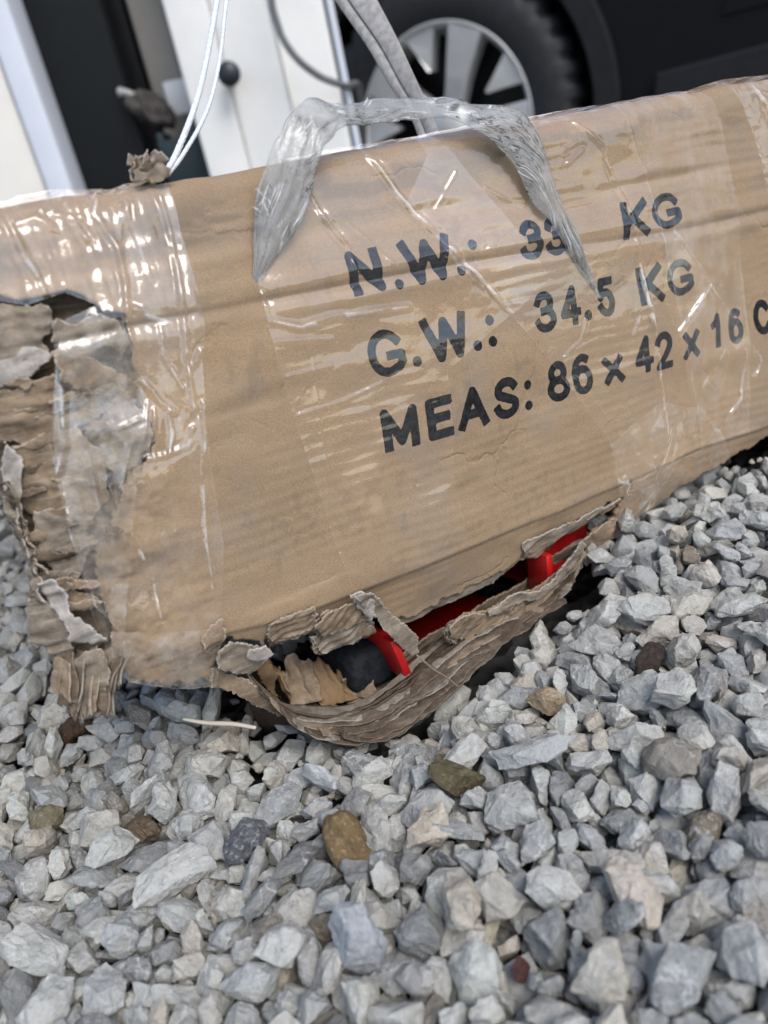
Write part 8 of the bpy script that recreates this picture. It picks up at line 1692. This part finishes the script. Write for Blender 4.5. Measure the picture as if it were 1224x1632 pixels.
# car frame: x along the body (to the right = rearwards), y inwards, z up; outer tyre face at y = 0
def lathe(name, prof, mat, parent, seg=72, cx=0., cz=RW, mod=None):
    th = np.linspace(0, 2 * np.pi, seg, endpoint=False); Pf = np.array(prof)
    r = Pf[:, None, 0] * np.ones(seg); y = Pf[:, None, 1] * np.ones(seg)
    if mod is not None: r, y = mod(r, y, th[None])
    V = np.stack([cx + r * np.cos(th), y, cz + r * np.sin(th)], -1).reshape(-1, 3); n = len(prof)
    i, j = np.meshgrid(np.arange(n - 1), np.arange(seg), indexing='ij'); j2 = (j + 1) % seg
    F = np.stack([i * seg + j, (i + 1) * seg + j, (i + 1) * seg + j2, i * seg + j2], -1).reshape(-1, 4)
    return link(name, mesh_np(name, V, F), mat, parent)
def wheel(cx):
    rr = .222
    def tread(r, y, th):
        k = np.sin(th * 40 + np.sign(y - .11) * 1.2 + (y - .11) * 26)
        m = (r > RW - .016); return r - np.where(m, .010 * ss(.0, .5, k), 0), y
    w = link('wheel', mesh_np('wheel', np.array([[cx, .1, RW], [cx + .001, .1, RW], [cx, .1, RW + .001]]), np.array([[0, 1, 2]])), DARK, car)
    lathe('tyre', [(rr - .006, .012), (rr + .008, .004), (rr + .03, -.002), (RW - .05, -.004), (RW - .026, .004), (RW - .012, .016), (RW - .003, .030), (RW, .05), (RW, .078), (RW - .009, .081), (RW - .009, .087), (RW, .09), (RW, .13), (RW - .009, .133), (RW - .009, .139), (RW, .142), (RW, .175), (RW - .012, .206), (RW - .05, .225), (rr, .21)], RUB, w, 400, cx, RW, tread)
    lathe('rim', [(rr + .002, .010), (rr + .003, .006), (rr - .001, .004), (rr - .006, .010), (rr - .016, .03), (rr - .02, .18)], RIM, w, 96, cx)
    lathe('barrel', [(rr - .02, .12), (.12, .13), (.02, .12)], DARK, w, 48, cx)
    lathe('hub', [(.001, .018), (.03, .018), (.036, .022), (.06, .03), (.062, .07)], RIM, w, 40, cx)
    for k in range(5):
        a = math.radians(66 + 72 * k); r0, r1 = .04, rr - .008
        bm = bmesh.new(); ring = []
        for r, hw, y0, y1 in ((r0, .024, .030, .07), (.11, .030, .016, .055), (r1, .046, .004, .05)):
            ring.append([bm.verts.new((r, y, q)) for q, y in ((-hw, y1), (-hw * .94, y0 + .004), (-hw * .84, y0), (hw * .84, y0), (hw * .94, y0 + .004), (hw, y1))])
        for p_, q_ in zip(ring[:-1], ring[1:]):
            for i in range(5): bm.faces.new((p_[i], q_[i], q_[i + 1], p_[i + 1]))
        bm.faces.new(ring[0]); bm.faces.new(ring[-1][::-1])
        bmesh.ops.recalc_face_normals(bm, faces=bm.faces[:])
        bm.transform(Matrix.Translation((cx, 0, RW)) @ Matrix.Rotation(-a, 4, 'Y'))
        me = bpy.data.meshes.new('spoke'); bm.to_mesh(me); bm.free(); link('spoke', me, RIM, w)
    for k in range(5):
        a = math.radians(98 + 72 * k)
        bm = bmesh.new(); ring = []
        for r, hw in ((.128, .003), (.168, .020), (rr - .010, .041)):
            ring.append([bm.verts.new((r, y, q)) for q, y in ((-hw, .05), (-hw * .94, .016), (hw * .94, .012), (hw, .05))])
        for p_, q_ in zip(ring[:-1], ring[1:]):
            for i in range(3): bm.faces.new((p_[i], q_[i], q_[i + 1], p_[i + 1]))
        bm.faces.new(ring[0]); bm.faces.new(ring[-1][::-1])
        bmesh.ops.recalc_face_normals(bm, faces=bm.faces[:])
        bm.transform(Matrix.Translation((cx, 0, RW)) @ Matrix.Rotation(-a, 4, 'Y'))
        me = bpy.data.meshes.new('spoke_insert'); bm.to_mesh(me); bm.free(); link('spoke_insert', me, RIM, w)
    return w
wheel(0.); wheel(2.72)
# body: side profile with wheel arches, extruded across the car
def body_profile():
    pts = [(-.86, .30), (-.90, .46), (-.86, .66), (-.70, .80), (-.1, .93), (.55, 1.02), (1.1, 1.46), (1.6, 1.56), (2.6, 1.54), (3.25, 1.30), (3.55, 1.02), (3.60, .6), (3.52, .32)]
    def arch(cx):
        R_ = RW + .055; t = np.radians(np.linspace(-12, 192, 40)); return [(cx + R_ * math.cos(a), RW + R_ * math.sin(a)) for a in t]
    return pts + [(3.1, .24)] + arch(2.72) + [(2.3, .21), (.42, .21)] + arch(0.) + [(-.45, .24)]
def extrude(name, pts, y0, y1, mat, parent, bev=.0):
    bm = bmesh.new(); A = [bm.verts.new((x, y0, z)) for x, z in pts]; Bv = [bm.verts.new((x, y1, z)) for x, z in pts]
    bm.faces.new(A); bm.faces.new(Bv[::-1])
    for i in range(len(pts)): bm.faces.new((A[i], Bv[i], Bv[(i + 1) % len(pts)], A[(i + 1) % len(pts)]))
    bmesh.ops.recalc_face_normals(bm, faces=bm.faces[:])
    if bev: bmesh.ops.bevel(bm, geom=[e for e in bm.edges if abs(e.verts[0].co.y - e.verts[1].co.y) < 1e-6], offset=bev, segments=3, affect='EDGES', clamp_overlap=True)
    bmesh.ops.triangulate(bm, faces=[f for f in bm.faces if len(f.verts) > 4])
    me = bpy.data.meshes.new(name); bm.to_mesh(me); bm.free(); return link(name, me, mat, parent)
extrude('body', body_profile(), .012, 1.74, CARB, car, .02)
for cx in (0., 2.72):
    t = np.radians(np.linspace(-14, 194, 40)); Ri, Ro = RW + .030, RW + .085
    ring = [(cx + Ro * math.cos(a), RW + Ro * math.sin(a)) for a in t] + [(cx + Ri * math.cos(a), RW + Ri * math.sin(a)) for a in t[::-1]]
    extrude('arch_trim', ring, -.004, .03, SILL, car, .004)
    lathe('arch_liner', [(RW + .045, .03), (RW + .045, .30), (.05, .301)], DARK, car, 48, cx)
extrude('side_sill', [(.47, .20), (2.26, .20), (2.24, .40), (1.2, .375), (.50, .35)], -.014, .02, SILL, car, .006)
extrude('door', [(.62, .42), (1.62, .42), (1.62, .98), (.75, .96)], .0085, .02, CARB, car, .004)
extrude('window', [(.98, 1.02), (1.62, 1.02), (1.62, 1.44), (1.30, 1.42)], .0085, .02, plain('dark_glass', (.012, .014, .016), .05, .6), car, .002)
